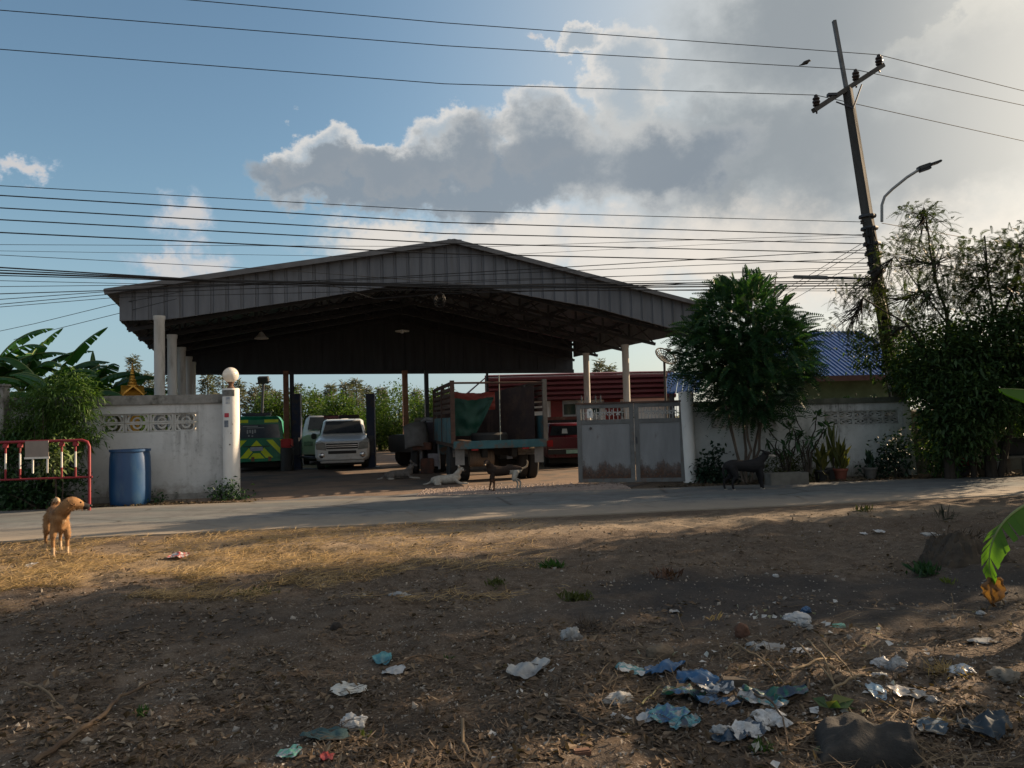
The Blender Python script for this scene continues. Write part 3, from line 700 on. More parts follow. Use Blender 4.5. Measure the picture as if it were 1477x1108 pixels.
xw = loc_on(BMx, 71.5, 650)[0] - loc_on(BMx, 38, 650)[0]; zt3 = loc_on(BMx, 55, 636)[1]; zb3 = loc_on(BMx, 55, 659)[1]
g = MB(); g.bb((-xw / 2, -.012, zb3), (xw / 2, .012, zt3)); g.build('panel', M('board_brown', (.24, .2, .175), (.2, .17, .15), rough=.8), bd)
g = MB(); g.bb((-xw / 2 - .01, -.02, zb3 - .035), (xw / 2 + .01, .02, zb3 - .001)); g.build('rail', whitep, bd)
for x in (-xw / 2 + .13, xw / 2 - .02):
    g = MB(); g.bb((x - .012, -.012, zb3 - .3), (x + .012, .012, zb3 - .036)); g.build('leg', whitep, bd)
# blue drum -----------------------------------------------------------------------
DP = G(188, 728.5); dr = (at(215.5, 690, DP.y).x - at(160.5, 690, DP.y).x) / 2; dh = at(188, 648, DP.y).z
blue = M('blue_plastic', (.008, .045, .125), (.012, .06, .155), rough=.38, scale=1.5, spec=.5, dirt=(.04, .09, .15), dscale=3, dlo=.52, dhi=.8, stretch=(1.5, 1.5, .7))
dru = thing('plastic_drum', 'large blue plastic drum standing open-topped against the stained white wall', 'drum', DP, R(15))
r = dr
g = MB(); g.lathe([(r * .9, 0), (r * .95, .03), (r * .985, dh * .12), (r, dh * .3), (r, dh * .62), (r * .975, dh * .86), (r * .93, dh * .95), (r * .93, dh * .965), (r * .88, dh * .965), (r * .9, dh * .85), (r * .9, .06), (0, .05)], 40); g.build('body', blue, dru, smooth=True)
g = MB(); g.lathe([(r * .94, dh * .955), (r * 1.0, dh * .96), (r * 1.0, dh), (r * .92, dh), (r * .92, dh * .958)], 40); g.build('rim', blue, dru, smooth=True)
# golden spirit house behind the wall ----------------------------------------------
gold = M('gold_paint', (.62, .34, .06), (.45, .22, .03), rough=.32, metal=.55, scale=6, spec=.5)
Yg = 18.6; sg = (at(206, 570, Yg).x - at(176, 570, Yg).x) / 2; zb_g = at(191, 592, Yg).z; zt_g = at(191, 523, Yg).z
P0 = at(191, 575, Yg)
sp = thing('spirit_house', 'small golden spirit house with a tiered spire showing above the left wall', 'shrine', (P0.x, Yg, 0), R(30))
g = MB(); g.bb((-.14, -.14, -.02), (.14, .14, zb_g - .1)); g.bb((-.2, -.2, zb_g - .1), (.2, .2, zb_g - .04)); g.bb((-sg * 1.15, -sg * 1.15, zb_g - .04), (sg * 1.15, sg * 1.15, zb_g)); g.build('pedestal', gold, sp, bevel=.008)
hz_ = zt_g - zb_g
g = MB(); g.bb((-sg * .62, -sg * .62, zb_g), (sg * .62, sg * .62, zb_g + hz_ * .36)); g.build('chamber', gold, sp, bevel=.006)
for i in (-1, 1):
    for j in (-1, 1):
        g = MB(); g.bb((i * sg * .85 - .02, j * sg * .85 - .02, zb_g), (i * sg * .85 + .02, j * sg * .85 + .02, zb_g + hz_ * .34)); g.build('pillar', gold, sp)
for rot in (0, 1):
    g = MB(); w0 = sg * .98; zz = zb_g + hz_ * .32; poly = [(-w0, zz), (-w0 * .55, zz + hz_ * .1), (0, zz + hz_ * .2), (w0 * .55, zz + hz_ * .1), (w0, zz), (w0 * .85, zz - .004), (0, zz + hz_ * .16), (-w0 * .85, zz - .004)]
    g.prism(poly, -w0 * 1.02, w0 * 1.02, 'Y' if rot else 'X')
    for i in (-1, 1):
        for j in (-1, 1):
            p0 = (i * w0, j * w0 * 1.0, zz) if rot else (j * w0, i * w0, zz)
            g.tube([p0, (p0[0] * 1.12, p0[1] * 1.02, zz + .03), (p0[0] * 1.15, p0[1] * 1.03, zz + .09)], [.014, .01, .002], 6)
    g.build('gable_roof', gold, sp)
g = MB(); pr_ = []
z = zb_g + hz_ * .50; rr = sg * .5
for i in range(6): pr_ += [(rr, z), (rr * .98, z + hz_ * .025), (rr * .72, z + hz_ * .05)]; rr *= .8; z += hz_ * .062
pr_ += [(rr * .7, z), (.004, zt_g)]
g.lathe(pr_, 16); g.build('spire', gold, sp, smooth=True)
# ------------------------------------------------------------------ vehicles and workshop gear
glass = M('dark_glass', (.012, .015, .018), (.02, .024, .028), rough=.3, spec=.12)
rubber = M('tyre_rubber', (.02, .02, .021), (.03, .028, .026), rough=.85, bump=.2)
chrome = M('chrome', (.55, .55, .56), rough=.2, metal=.9)
blackp = M('black_plastic', (.02, .02, .021), (.03, .03, .03), rough=.6)
under = M('underbody', (.012, .011, .01), (.02, .016, .012), rough=.9)
redlens = M('red_lens', (.30, .012, .015), (.2, .01, .012), rough=.2)
clearlens = M('headlamp_lens', (.20, .22, .22), (.10, .115, .115), rough=.12, spec=.6)
platem = M('number_plate', (.55, .56, .55), (.45, .46, .46), rough=.4)
def hull(st):
    """stations (y, [(halfwidth, z), ...]) from one end to the other -> closed mirrored body"""
    g = MB(); rings = []
    for y, prof in st: rings.append([(-w, y, z) for w, z in prof] + [(w, y, z) for w, z in reversed(prof)])
    n = len(rings[0]); vs = [p for r_ in rings for p in r_]
    fs = [(i * n + k, i * n + (k + 1) % n, (i + 1) * n + (k + 1) % n, (i + 1) * n + k) for i in range(len(rings) - 1) for k in range(n)]
    fs += [tuple(range(n)), tuple((len(rings) - 1) * n + k for k in reversed(range(n)))]
    g.add(vs, fs); return g
def wheel(parent, x, y, r=.34, w=.21, rimm=None, dual=False):
    wo = bpy.data.objects.new('wheel', None); COL.objects.link(wo); wo.parent = parent; wo.location = (x, y, r); wo.empty_display_size = .1
    def ty(dx):
        g = MB(); g.lathe([(r * .6, -w / 2), (r * .92, -w / 2), (r, -w * .36), (r, w * .36), (r * .92, w / 2), (r * .6, w / 2)], 24, (dx, 0, 0), 'X'); g.build('tyre', rubber, wo, smooth=True)
        g = MB(); g.lathe([(0, -w * .2), (r * .5, -w * .25), (r * .62, -w * .42), (r * .62, w * .42), (r * .5, w * .25), (0, w * .2)], 18, (dx, 0, 0), 'X'); g.build('rim', rimm or M('steel_rim', (.3, .3, .3), (.2, .19, .18), rough=.5, metal=.4), wo, smooth=True)
    ty(0)
    if dual: ty(dual)
    return wo
def text_obj(body, name, size, mat_, parent, loc, rot, ext=.002):
    cu = bpy.data.curves.new(name, 'FONT'); cu.body = body; cu.size = size; cu.extrude = ext; cu.align_x = 'CENTER'; cu.align_y = 'CENTER'
    t = bpy.data.objects.new('tmp', cu); COL.objects.link(t); dg = bpy.context.evaluated_depsgraph_get()
    me = bpy.data.meshes.new_from_object(t.evaluated_get(dg)); bpy.data.objects.remove(t)
    me.materials.clear(); me.materials.append(mat_); me.name = name
    o = bpy.data.objects.new(name, me); COL.objects.link(o); o.parent = parent; o.location = loc; o.rotation_euler = rot; return o
# ---- white pickup-based SUV facing the road
def suv():
    Y = 25.75; c = base_x(493.5, Y)
    t = thing('parked_suv', 'white off-road wagon facing the road with a dark light bar on its roof', 'car', c, R(11), 'vehicles in the yard')
    wp = M('white_car_paint', (.56, .57, .57), (.50, .51, .51), rough=.35, spec=.5, coat=.4, dirt=(.34, .31, .27), dscale=2, dlo=.6, dhi=.85)
    k = .915
    body = hull([(0, [(.70 * k, .36), (.86 * k, .42), (.88 * k, .62), (.84 * k, .86), (.70 * k, .94)]), (.12, [(.8 * k, .30), (.95 * k, .42), (.97 * k, .7), (.93 * k, .93), (.78 * k, 1.0)]),
                 (.55, [(.85, .30), (.98 * k, .42), (1.0 * k, .75), (.96 * k, .99), (.80 * k, 1.07)]), (1.15, [(.85, .3), (.98 * k, .45), (1.0 * k, .8), (.97 * k, 1.05), (.84 * k, 1.14)]),
                 (4.3, [(.85, .3), (.98 * k, .45), (1.0 * k, .8), (.97 * k, 1.05), (.84 * k, 1.14)]), (4.5, [(.8, .4), (.9 * k, .5), (.94 * k, .8), (.9 * k, 1.05), (.8 * k, 1.12)])])
    b = body.build('body', wp, t, smooth=24, bevel=.02)
    cab = hull([(1.12, [(.84 * k, 1.10), (.80 * k, 1.14), (.76 * k, 1.15)]), (1.8, [(.88 * k, 1.10), (.76 * k, 1.58), (.66 * k, 1.64)]), (2.3, [(.88 * k, 1.10), (.76 * k, 1.64), (.64 * k, 1.70)]),
                (4.2, [(.88 * k, 1.10), (.76 * k, 1.64), (.64 * k, 1.70)]), (4.45, [(.86 * k, 1.10), (.72 * k, 1.55), (.62 * k, 1.6)])])
    cab.build('cabin', wp, t, smooth=24, bevel=.015)
    g = MB(); g.add([(-.74 * k, 1.17, 1.186), (.74 * k, 1.17, 1.186), (.635 * k, 1.74, 1.597), (-.635 * k, 1.74, 1.597)], [(0, 1, 2, 3)]); ws = g.build('windscreen', glass, t); ws.location = (0, -.016, .02)
    for sx in (-1, 1):
        g = MB(); g.add([(sx * .875 * k, 1.55, 1.17), (sx * .875 * k, 2.6, 1.17), (sx * .775 * k, 2.6, 1.58), (sx * .785 * k, 1.95, 1.55)], [(0, 1, 2, 3)]); o = g.build('side_window', glass, t); o.location = (sx * .012, 0, 0)
        g = MB(); g.prism([(sx * .56 * k, .66), (sx * .92 * k, .70), (sx * .93 * k, .90), (sx * .70 * k, .93), (sx * .6 * k, .9)], -.03, .25); g.build('headlight', clearlens, t, bevel=.01)
        g = MB(); g.lathe([(.0, -.03), (.07, -.03), (.09, -.015), (.09, .06)], 16, (sx * .72 * k, -.005, .50), 'Y'); g.build('fog_light', chrome, t, smooth=True)
        g = MB(); g.box((sx * 1.08 * k, 1.42, 1.12), (.18, .09, .2)); g.build('mirror', wp if sx > 0 else blackp, t, bevel=.03)
        for yy in (.85, 3.6): wheel(t, sx * .80 * k, yy, .36, .24)
    g = MB(); g.bb((-.56 * k, -.03, .70), (.56 * k, .05, .885)); g.build('grille', blackp, t, bevel=.01)
    for zz in (.76, .82):
        g = MB(); g.bb((-.55 * k, -.045, zz), (.55 * k, -.031, zz + .014)); g.build('grille_bar', chrome, t)
    g = MB(); g.bb((-.50 * k, -.03, .54), (.50 * k, .05, .64)); g.build('air_intake', blackp, t, bevel=.01)
    g = MB(); g.bb((-.2, -.035, .43), (.2, -.02, .53)); g.build('number_plate', platem, t)
    g = MB(); g.bb((-.78 * k, -.01, .24), (.78 * k, .12, .31)); g.build('skid_plate', M('pale_skid', (.45, .44, .42), rough=.6), t, bevel=.02)
    g = MB(); g.bb((-.7, .1, .16), (.7, 4.2, .31)); g.build('underbody', under, t)
    lb = thing('light_bar', 'dark red and black light bar lying across the roof of the white off-road wagon', 'light bar', Matrix.Translation(c) @ Matrix.Rotation(R(11), 4, 'Z') @ Vector((-.05, 1.95, 1.695)), R(11))
    g = MB(); g.mat(0).bb((-.62, -.14, .02), (-.1, .14, .13)); g.mat(1).bb((-.098, -.14, .02), (.62, .14, .13)); g.build('lens', [M('bar_red', (.16, .02, .025), rough=.3), blackp], lb, bevel=.012)
    g = MB(); g.bb((-.66, -.15, .131), (.70, .15, .15)); g.build('cover', blackp, lb)
    for sx in (-.45, .45):
        g = MB(); g.bb((sx - .03, -.05, 0), (sx + .03, .05, .022)); g.build('foot', blackp, lb)
suv()
# ---- green and yellow chevron rescue van, rear towards the road
def van():
    Y = 26.0; c = base_x(370, Y); H = 1.86; w = .86
    t = thing('rescue_van', 'green and yellow chevron van parked with its rear to the road beside the white pillar', 'van', c, R(15), 'vehicles in the yard')
    gr = M('van_green', (.014, .21, .11), (.012, .16, .085), rough=.35, coat=.4); ye = M('van_yellow', (.68, .80, .03), (.56, .68, .02), rough=.4, coat=.3)
    hull([(0, [(w * .9, .34), (w, .42), (w, 1.05), (w * .9, 1.62), (w * .74, 1.76)]), (.1, [(w * .95, .3), (w * 1.02, .4), (w * 1.02, 1.05), (w * .93, 1.68), (w * .78, H)]),
          (3.3, [(w * .95, .3), (w * 1.02, .4), (w * 1.02, 1.05), (w * .93, 1.68), (w * .78, H)]), (4.1, [(w * .95, .3), (w * 1.02, .4), (w * 1.02, 1.0), (w * .9, 1.1), (w * .7, 1.15)]), (4.5, [(w * .9, .35), (w * .95, .5), (w * .95, .8), (w * .85, .9), (w * .7, .95)])]).build('body', gr, t, smooth=True, bevel=.025)
    def sl(z): return -.008 - (0 if z < 1.05 else 0)
    # chevrons: yellow bands laid on the tailgate
    def band(p, dy=-.006):
        g = MB(); g.prism(p, dy, dy + .004); return g.build('yellow_chevron', ye, t)
    z0, z1 = .44, 1.06
    for sx in (-1, 1):
        band([(sx * .36 * w, z1), (sx * .60 * w, z1), (sx * .99 * w, .66), (sx * .99 * w, .47)])
        band([(sx * .12 * w, .44), (sx * .36 * w, .44), (sx * .04 * w, .76), (sx * .04 * w, .56)]) if False else None
        band([(sx * .28 * w, .80), (sx * .62 * w, .46), (sx * .34 * w, .46), (sx * .15 * w, .66)])
        band([(sx * .86 * w, z1), (sx * .99 * w, z1), (sx * .99 * w, .9)])
    band([(0, 1.05), (.22 * w, .84), (-.22 * w, .84)])
    band([(-.12 * w, .62), (.12 * w, .62), (.3 * w, .44), (-.3 * w, .44)])
    g = MB(); g.add([(-w * .9, -.006, 1.12), (w * .9, -.006, 1.12), (w * .82, -.0, 1.58), (-w * .82, -.0, 1.58)], [(0, 1, 2, 3)]); o = g.build('rear_window', M('van_glass', (.03, .05, .075), (.045, .065, .09), rough=.12, spec=.6), t); o.location = (0, -.006, 0)
    st = M('window_sticker', (.42, .46, .48), (.3, .34, .36))
    for (x0, x1, za, zb__) in ((-.42, .05, 1.51, 1.535), (-.3, .25, 1.46, 1.48)):
        g = MB(); g.bb((x0, -.022, za), (x1, -.016, zb__)); g.build('window_lettering', st, t)
    for i, (x, z, h) in enumerate(((-.28, 1.28, .16), (-.2, 1.3, .13), (-.12, 1.27, .17), (-.04, 1.3, .14), (-.24, 1.18, .07), (-.13, 1.17, .06))):
        g = MB(); g.bb((x - .022, -.022, z), (x + .022, -.016, z + h * .8)); g.bb((x - .03, -.022, z + h * .3), (x + .03, -.0165, z + h * .38)); g.build('window_lettering', st, t)
    for sx in (-1, 1):
        g = MB(); g.bb((sx * w * .82, -.002, 1.64), (sx * w * .3, .05, 1.74)); g.build('roof_band', ye, t)
        g = MB(); g.bb((sx * (w * 1.0), -.012, .62), (sx * (w * .93), .09, 1.0)); g.build('tail_light', redlens, t, bevel=.008)
        g = MB(); g.bb((sx * w * 1.021, .16, 1.05), (sx * w * 1.03, 1.0, 1.3)); g.build('side_band', ye, t)
        for yy in (.85, 3.6): wheel(t, sx * .74, yy, .31, .19)
    g = MB(); g.bb((-.2, -.03, .70), (.2, -.014, .83)); g.build('number_plate', M('plate_blue_white', (.42, .46, .55), (.3, .34, .42), scale=20), t)
    g = MB(); g.bb((-.42, -.028, .835), (.42, -.012, .86)); g.build('plate_lamp', blackp, t)
    g = MB(); g.bb((-w, -.06, .34), (w, -.012, .43)); g.build('bumper', gr, t, bevel=.012)
    for x in (-.12, .42):
        g = MB(); g.bb((x - .05, -.065, .35), (x + .05, -.0605, .5)); g.build('reflector', M('amber_brown', (.2, .1, .06), rough=.4), t)
    g = MB(); g.bb((-.75, .1, .14), (.75, 4.2, .3)); g.build('underbody', under, t)
    g = MB(); g.bb((-.5, .5, H + .02), (.45, .8, H + .12)); g.bb((-.4, .55, H - .02), (.3, .75, H + .02)); g.build('beacon', M('beacon_dark', (.03, .035, .06), rough=.3), t, bevel=.02)
van()
# ---- white minibus behind the wagon
def minibus():
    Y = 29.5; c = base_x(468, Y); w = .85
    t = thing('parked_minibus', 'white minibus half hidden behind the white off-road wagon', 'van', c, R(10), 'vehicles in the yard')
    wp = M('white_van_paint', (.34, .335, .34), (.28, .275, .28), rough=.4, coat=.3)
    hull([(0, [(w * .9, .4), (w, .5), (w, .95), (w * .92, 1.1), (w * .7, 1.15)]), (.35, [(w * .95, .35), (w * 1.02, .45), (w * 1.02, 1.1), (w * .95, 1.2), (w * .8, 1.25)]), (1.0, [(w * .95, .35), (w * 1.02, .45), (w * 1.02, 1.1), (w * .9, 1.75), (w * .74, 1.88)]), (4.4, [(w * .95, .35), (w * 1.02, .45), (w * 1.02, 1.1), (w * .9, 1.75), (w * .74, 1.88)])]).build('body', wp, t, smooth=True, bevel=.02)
    for sx in (-1, 1):
        g = MB(); g.add([(sx * w * 1.0, .75, 1.2), (sx * w * 1.0, 1.7, 1.2), (sx * w * .93, 1.7, 1.62), (sx * w * .93, 1.05, 1.62)], [(0, 1, 2, 3)]); o = g.build('side_window', glass, t); o.location = (sx * .022, 0, 0)
        g = MB(); g.box((sx * 1.02, .62, 1.25), (.16, .08, .24)); g.build('mirror', blackp, t, bevel=.02)
        for yy in (.8, 3.4): wheel(t, sx * .74, yy, .33, .2)
        g = MB(); g.bb((sx * w * .9, -.02, .72), (sx * w * .5, .1, .9)); g.build('headlight', clearlens, t, bevel=.02)
    g = MB(); g.add([(-w * .76, .42, 1.318), (w * .76, .42, 1.318), (w * .7, .92, 1.80), (-w * .7, .92, 1.80)], [(0, 1, 2, 3)]); o = g.build('windscreen', glass, t); o.location = (0, -.03, .02)
    g = MB(); g.bb((-.75, .1, .15), (.75, 4.2, .35)); g.build('underbody', under, t)
minibus()
# ---- car lift
liftblue = M('lift_blue', (.012, .022, .055), (.016, .022, .045), rough=.5, dirt=(.05, .04, .035), dscale=5)
Y = 26.6; a = base_x(428, Y); b_ = base_x(535, Y)
t = thing('car_lift', 'dark blue two-post car lift standing either side of the white off-road wagon', 'car lift', ((a.x + b_.x) / 2, Y, 0), 0)
hw = (b_.x - a.x) / 2
for sx in (-1, 1):
    h = at(428 if sx < 0 else 535, 568, Y).z; g = MB(); x = sx * hw
    g.bb((x - .14, -.02, 0), (x + .14, .02, h)); g.bb((x - .14, .02, 0), (x - .1, .2, h)); g.bb((x + .1, .02, 0), (x + .14, .2, h)); g.bb((x - .25, -.2, 0), (x + .25, .3, .03)); g.build('post', liftblue, t)
    g = MB(); g.bb((x - .1, -.09, .5), (x + .1, -.022, 1.1)); g.build('carriage', steel_dk, t)
    g = MB(); g.bar((x - sx * .1, -.1, .45), (x - sx * .8, -.7, .42), .1, .07); g.build('arm', steel_dk, t)
g = MB(); g.bb((-hw + .26, .05, .004), (hw - .26, .2, .028)); g.build('floor_beam', liftblue, t)
# ---- workshop clutter beside the left post
p = base_x(414, 26.0)
t = thing('oil_dispenser', 'dark oil dispenser with a red top standing beside the blue lift post', 'machine', p)
g = MB(); g.lathe([(.2, 0), (.22, .02), (.22, .75), (.2, .78)], 16); g.build('tank', blackp, t, smooth=True)
g = MB(); g.bb((-.17, -.17, .78), (.17, .17, 1.08)); g.build('pump_head', M('dispenser_red', (.4, .03, .03), rough=.5), t, bevel=.03)
g = MB(); g.tube([(.1, -.1, .9), (.25, -.2, .8), (.27, -.2, .4), (.2, -.2, .1)], .018, 6); g.build('hose', blackp, t)
# ---- old six-wheel truck, tail to the road
def truck():
    Y = 18.6; c = base_x(722, Y); rz = R(11.5)
    t = thing('old_truck', 'battered teal lorry backed up to the gateway with a slatted timber cargo bed', 'truck', c, rz, 'vehicles in the yard')
    teal = M('truck_teal', (.04, .115, .135), (.025, .08, .095), rough=.6, scale=3, dirt=(.09, .06, .045), dscale=3, dlo=.5, dhi=.62)
    tim = M('old_timber', (.085, .048, .035), (.055, .034, .027), rough=.85, stretch=(1, .3, 6), scale=3)
    rusty = M('rusty_sheet', (.05, .032, .029), (.035, .025, .024), rough=.9, scale=2, dirt=(.08, .05, .036), dscale=2)
    w = 1.13; zf = .98; L = 4.3; zt_ = 2.48
    g = MB(); g.bb((-w, 0, zf - .14), (w, .08, zf + .05)); g.build('tail_beam', teal, t, bevel=.008)
    g = MB(); g.bb((-w + .02, .08, zf - .1), (w - .02, L, zf)); g.build('bed_floor', tim, t)
    g = MB(); g.bb((-.42, .1, .62), (-.3, L + 1.6, zf - .1)); g.bb((.3, .1, .62), (.42, L + 1.6, zf - .1)); g.bb((-.3, .5, .66), (.3, .6, zf - .12)); g.bb((-.3, 2.5, .66), (.3, 2.6, zf - .12)); g.build('chassis', under, t)
    for sx in (-1, 1):
        x = sx * w
        g = MB()
        for k in range(4): g.bb((x - .03, .05 + k * L / 4 + .02, zf + .001), (x + .03, .05 + (k + 1) * L / 4 - .02, zf + .62))
        g.build('side_panel', teal, t, bevel=.006)
        for yy in (.06, L / 2, L - .05):
            g = MB(); g.bb((x - .05, yy - .05, zf), (x + .05, yy + .05, zt_ if yy < 1 else zt_ - .04)); g.build('stake', tim if sx < 0 else M('stake_pale', (.16, .14, .12), (.10, .085, .07), rough=.8), t)
        for k in range(6):
            z = zf + .72 + k * .135; g = MB(); g.bb((x - .022, .12, z), (x + .022, L - .1, z + .085)); g.build('slat', tim, t)
        for yy in (1.25,):
            wheel(t, sx * .74, yy, .44, .24, dual=sx * .27)
        wheel(t, sx * .92, L + .75, .44, .26)
        g = MB(); g.bb((sx * .86, .12, .46), (sx * (w - .05), .135, zf - .145)); g.build('mudflap', M('mudflap_pale', (.2, .2, .195), (.13, .13, .125), rough=.8), t)
        g = MB(); g.bb((sx * .62 - .08, .03, .80), (sx * .62 + .08, .07, .835)); g.build('tail_light', redlens, t)
    g = MB(); g.bb((-w + .06, L - .1, zf + .001), (w - .06, L - .04, zt_ - .25)); g.build('headboard', rusty, t)
    g = MB(); g.tube([(-w, .06, zt_ - .06), (w, .06, zt_ - .08)], .025, 8); g.build('top_rail', tim, t)
    g = MB(); g.tube([(0.02, .1, zf), (0.02, .1, zt_ + .12)], .014, 6); g.build('centre_pole', M('pole_grey', (.2, .22, .2)), t)
    g = MB()      # rusty sheet standing along the right side inside the bed
    P = []
    for i in range(13):
        u = i / 12; x = .06 + (w - .13 - .06) * u; y = 2.2 - 1.6 * u ** 1.5; P.append([(x, y + .05 * math.sin(u * 9), zf + .005), (x, y + .05 * math.sin(u * 9), zf + .9), (x, y + .06 * math.sin(u * 9 + .5), zf + 1.22 + .14 * min(1, u * 2))])
    g.grid(P); g.build('side_sheet', rusty, t)
    g = MB(); hull_ = hull([(L + .15, [(.95, .55), (1.0, .7), (1.0, 1.5), (.92, 2.1), (.8, 2.18)]), (L + 1.5, [(.95, .55), (1.0, .7), (1.0, 1.45), (.9, 2.05), (.78, 2.12)]), (L + 1.9, [(.95, .55), (1.0, .7), (1.0, 1.3), (.92, 1.4), (.8, 1.42)])])
    hull_.build('cab', teal, t, smooth=True, bevel=.03)
    g = MB(); g.add([(-.72, L + .14, 1.55), (.72, L + .14, 1.55), (.68, L + .14, 2.0), (-.68, L + .14, 2.0)], [(0, 1, 2, 3)]); g.build('rear_window', glass, t)
    g = MB(); g.lathe([(0, -.3), (.2, -.3), (.22, -.27), (.22, .27), (.2, .3), (0, .3)], 18, (-.38, .62, .60), 'X'); g.build('air_tank', M('tank_tan', (.13, .092, .062), (.09, .065, .048), rough=.7, stretch=(8, 1, 1)), t, smooth=True)
    g = MB(); g.tube([(-.9, 1.25, .44), (.9, 1.25, .44)], .07, 8); g.lathe([(0, -.2), (.2, -.1), (.24, 0), (.2, .1), (0, .2)], 12, (0, 1.25, .44), 'X'); g.build('axle', under, t, smooth=True)
    for sx in (-1, 1):
        g = MB(); n = 8; a_ = [(.56 * math.cos(R(20 + 140 * i / n)), .44 + .56 * math.sin(R(20 + 140 * i / n))) for i in range(n + 1)]
        g.grid([[(sx * .58, 1.25 + y, z) for y, z in a_], [(sx * 1.06, 1.25 + y, z) for y, z in a_]]); g.build('mudguard', M('guard', (.3, .25, .2), (.06, .06, .06), rough=.7), t)
    TM = Matrix.Translation(c) @ Matrix.Rotation(rz, 4, 'Z')
    # tarpaulins hung inside the bed
    def drape(name, label, mt, x0, x1, za, zb_, y, sag, amp, seed):
        g = MB(); P = []; n, m_ = 26, 14
        for i in range(n + 1):
            u = i / n; row = []
            for j in range(m_ + 1):
                v = j / m_; x = x0 + (x1 - x0) * u
                top = za - sag * math.sin(math.pi * u) + .05 * fbm(u * 4, seed); bot = zb_(u) if callable(zb_) else zb_
                z = top + (bot - top) * v; yy = y + amp * (.6 * math.sin(u * 13 + 2 * fbm(u * 3, v * 2, seed)) * (.4 + v) + .8 * fbm(u * 3, v * 3, seed))
                row.append((x, yy, z))
            P.append(row)
        g.grid(P); o = g.build(name, mt, loc=TM.to_translation(), rz=rz, smooth='all'); tag(o, label, 'tarpaulin'); return o
    gt = M('green_tarp', (.006, .05, .032), (.005, .034, .023), rough=.55, bump=.3)
    drape('green_tarpaulin', 'dark green tarpaulin hanging inside the teal lorry bed', gt, -w + .08, .02, zf + 1.12, lambda u: zf + .16 + max(0, u - .55) * 2.0, .9, .06, .05, 3)
    rt = M('red_tarp', (.18, .025, .016), (.12, .02, .014), rough=.6, bump=.2)
    drape('red_tarpaulin', 'orange-red tarpaulin strip behind the green one at the top of the lorry bed', rt, -w + .07, .1, zf + 1.26, zf + .8, 1.15, .02, .03, 5)
    p_ = TM @ Vector((-.15, .7, zf + .004))
    o = MB(); o.lathe([(.2, 0), (.42, 0), (.46, .05), (.46, .17), (.42, .22), (.2, .22), (.2, .0)], 24); tag(o.build('spare_tyre', rubber, loc=p_, smooth=True), 'dark spare tyre lying flat in the lorry bed under the tarpaulin', 'tyre')
truck()
# ---- maroon estate, rear to the road
def maroon():
    Y = 23.8; c = base_x(826, Y); w = .80
    t = thing('parked_estate', 'maroon estate car seen from behind between the teal lorry and the gate', 'car', c, R(6), 'vehicles in the yard')
    mp = M('maroon_paint', (.085, .008, .016), (.06, .007, .013), rough=.3, coat=.5)
    hull([(0, [(w * .9, .32), (w, .4), (w, .78), (w * .97, .88), (w * .85, .92)]), (.14, [(w * .95, .3), (w * 1.03, .4), (w * 1.03, .78), (w * 1.0, .9), (w * .9, .94)]), (4.0, [(w * .95, .3), (w * 1.03, .4), (w * 1.03, .7), (w * 1.0, .86), (w * .9, .9)]), (4.2, [(w * .9, .35), (w * .95, .45), (w * .95, .7), (w * .9, .78), (w * .8, .8)])]).build('body', mp, t, smooth=True, bevel=.02)
    hull([(.05, [(w * .96, .88), (w * .94, .92), (w * .9, .93)]), (.42, [(w * .96, .88), (w * .82, 1.28), (w * .72, 1.34)]), (2.2, [(w * .96, .88), (w * .82, 1.3), (w * .72, 1.37)]), (2.9, [(w * .96, .88), (w * .94, .92), (w * .9, .93)])]).build('cabin', mp, t, smooth=True, bevel=.015)
    g = MB(); g.add([(-w * .86, .10, .985), (w * .86, .10, .985), (w * .73, .36, 1.273), (-w * .73, .36, 1.273)], [(0, 1, 2, 3)]); o = g.build('rear_window', glass, t); o.location = (0, -.02, .01)
    g = MB(); g.add([(-.06, .14, 1.03), (.12, .14, 1.03), (.12, .27, 1.174), (-.02, .27, 1.174)], [(0, 1, 2, 3)]); o = g.build('window_sticker', M('sticker_pale', (.4, .42, .42)), t); o.location = (-.25, -.045, .02)
    for sx in (-1, 1):
        g = MB(); g.bb((sx * w * .98, -.015, .66), (sx * w * .76, .08, .86)); g.build('tail_light', redlens, t, bevel=.01)
        g = MB(); g.add([(sx * w * .95, .5, .97), (sx * w * .95, 1.9, .97), (sx * w * .84, 1.9, 1.24), (sx * w * .84, .7, 1.24)], [(0, 1, 2, 3)]); o = g.build('side_window', glass, t); o.location = (sx * .016, 0, 0)
        for yy in (.8, 3.3): wheel(t, sx * .7, yy, .3, .18)
        g = MB(); g.box((sx * .93, 2.55, 1.0), (.15, .08, .12)); g.build('mirror', mp, t, bevel=.02)
    g = MB(); g.bb((-w * .98, -.07, .42), (w * .98, -.01, .56)); g.build('bumper', blackp, t, bevel=.015)
    g = MB(); g.bb((-w * .95, -.08, .565), (w * .95, -.012, .585)); g.build('chrome_strip', chrome, t)
    g = MB(); g.bb((-.22, -.09, .44), (.22, -.074, .55)); g.build('number_plate', M('plate_green', (.15, .32, .24), (.3, .4, .36), scale=18), t)
    g = MB(); g.bb((-.7, .1, .14), (.7, 3.9, .31)); g.build('underbody', under, t)
maroon()
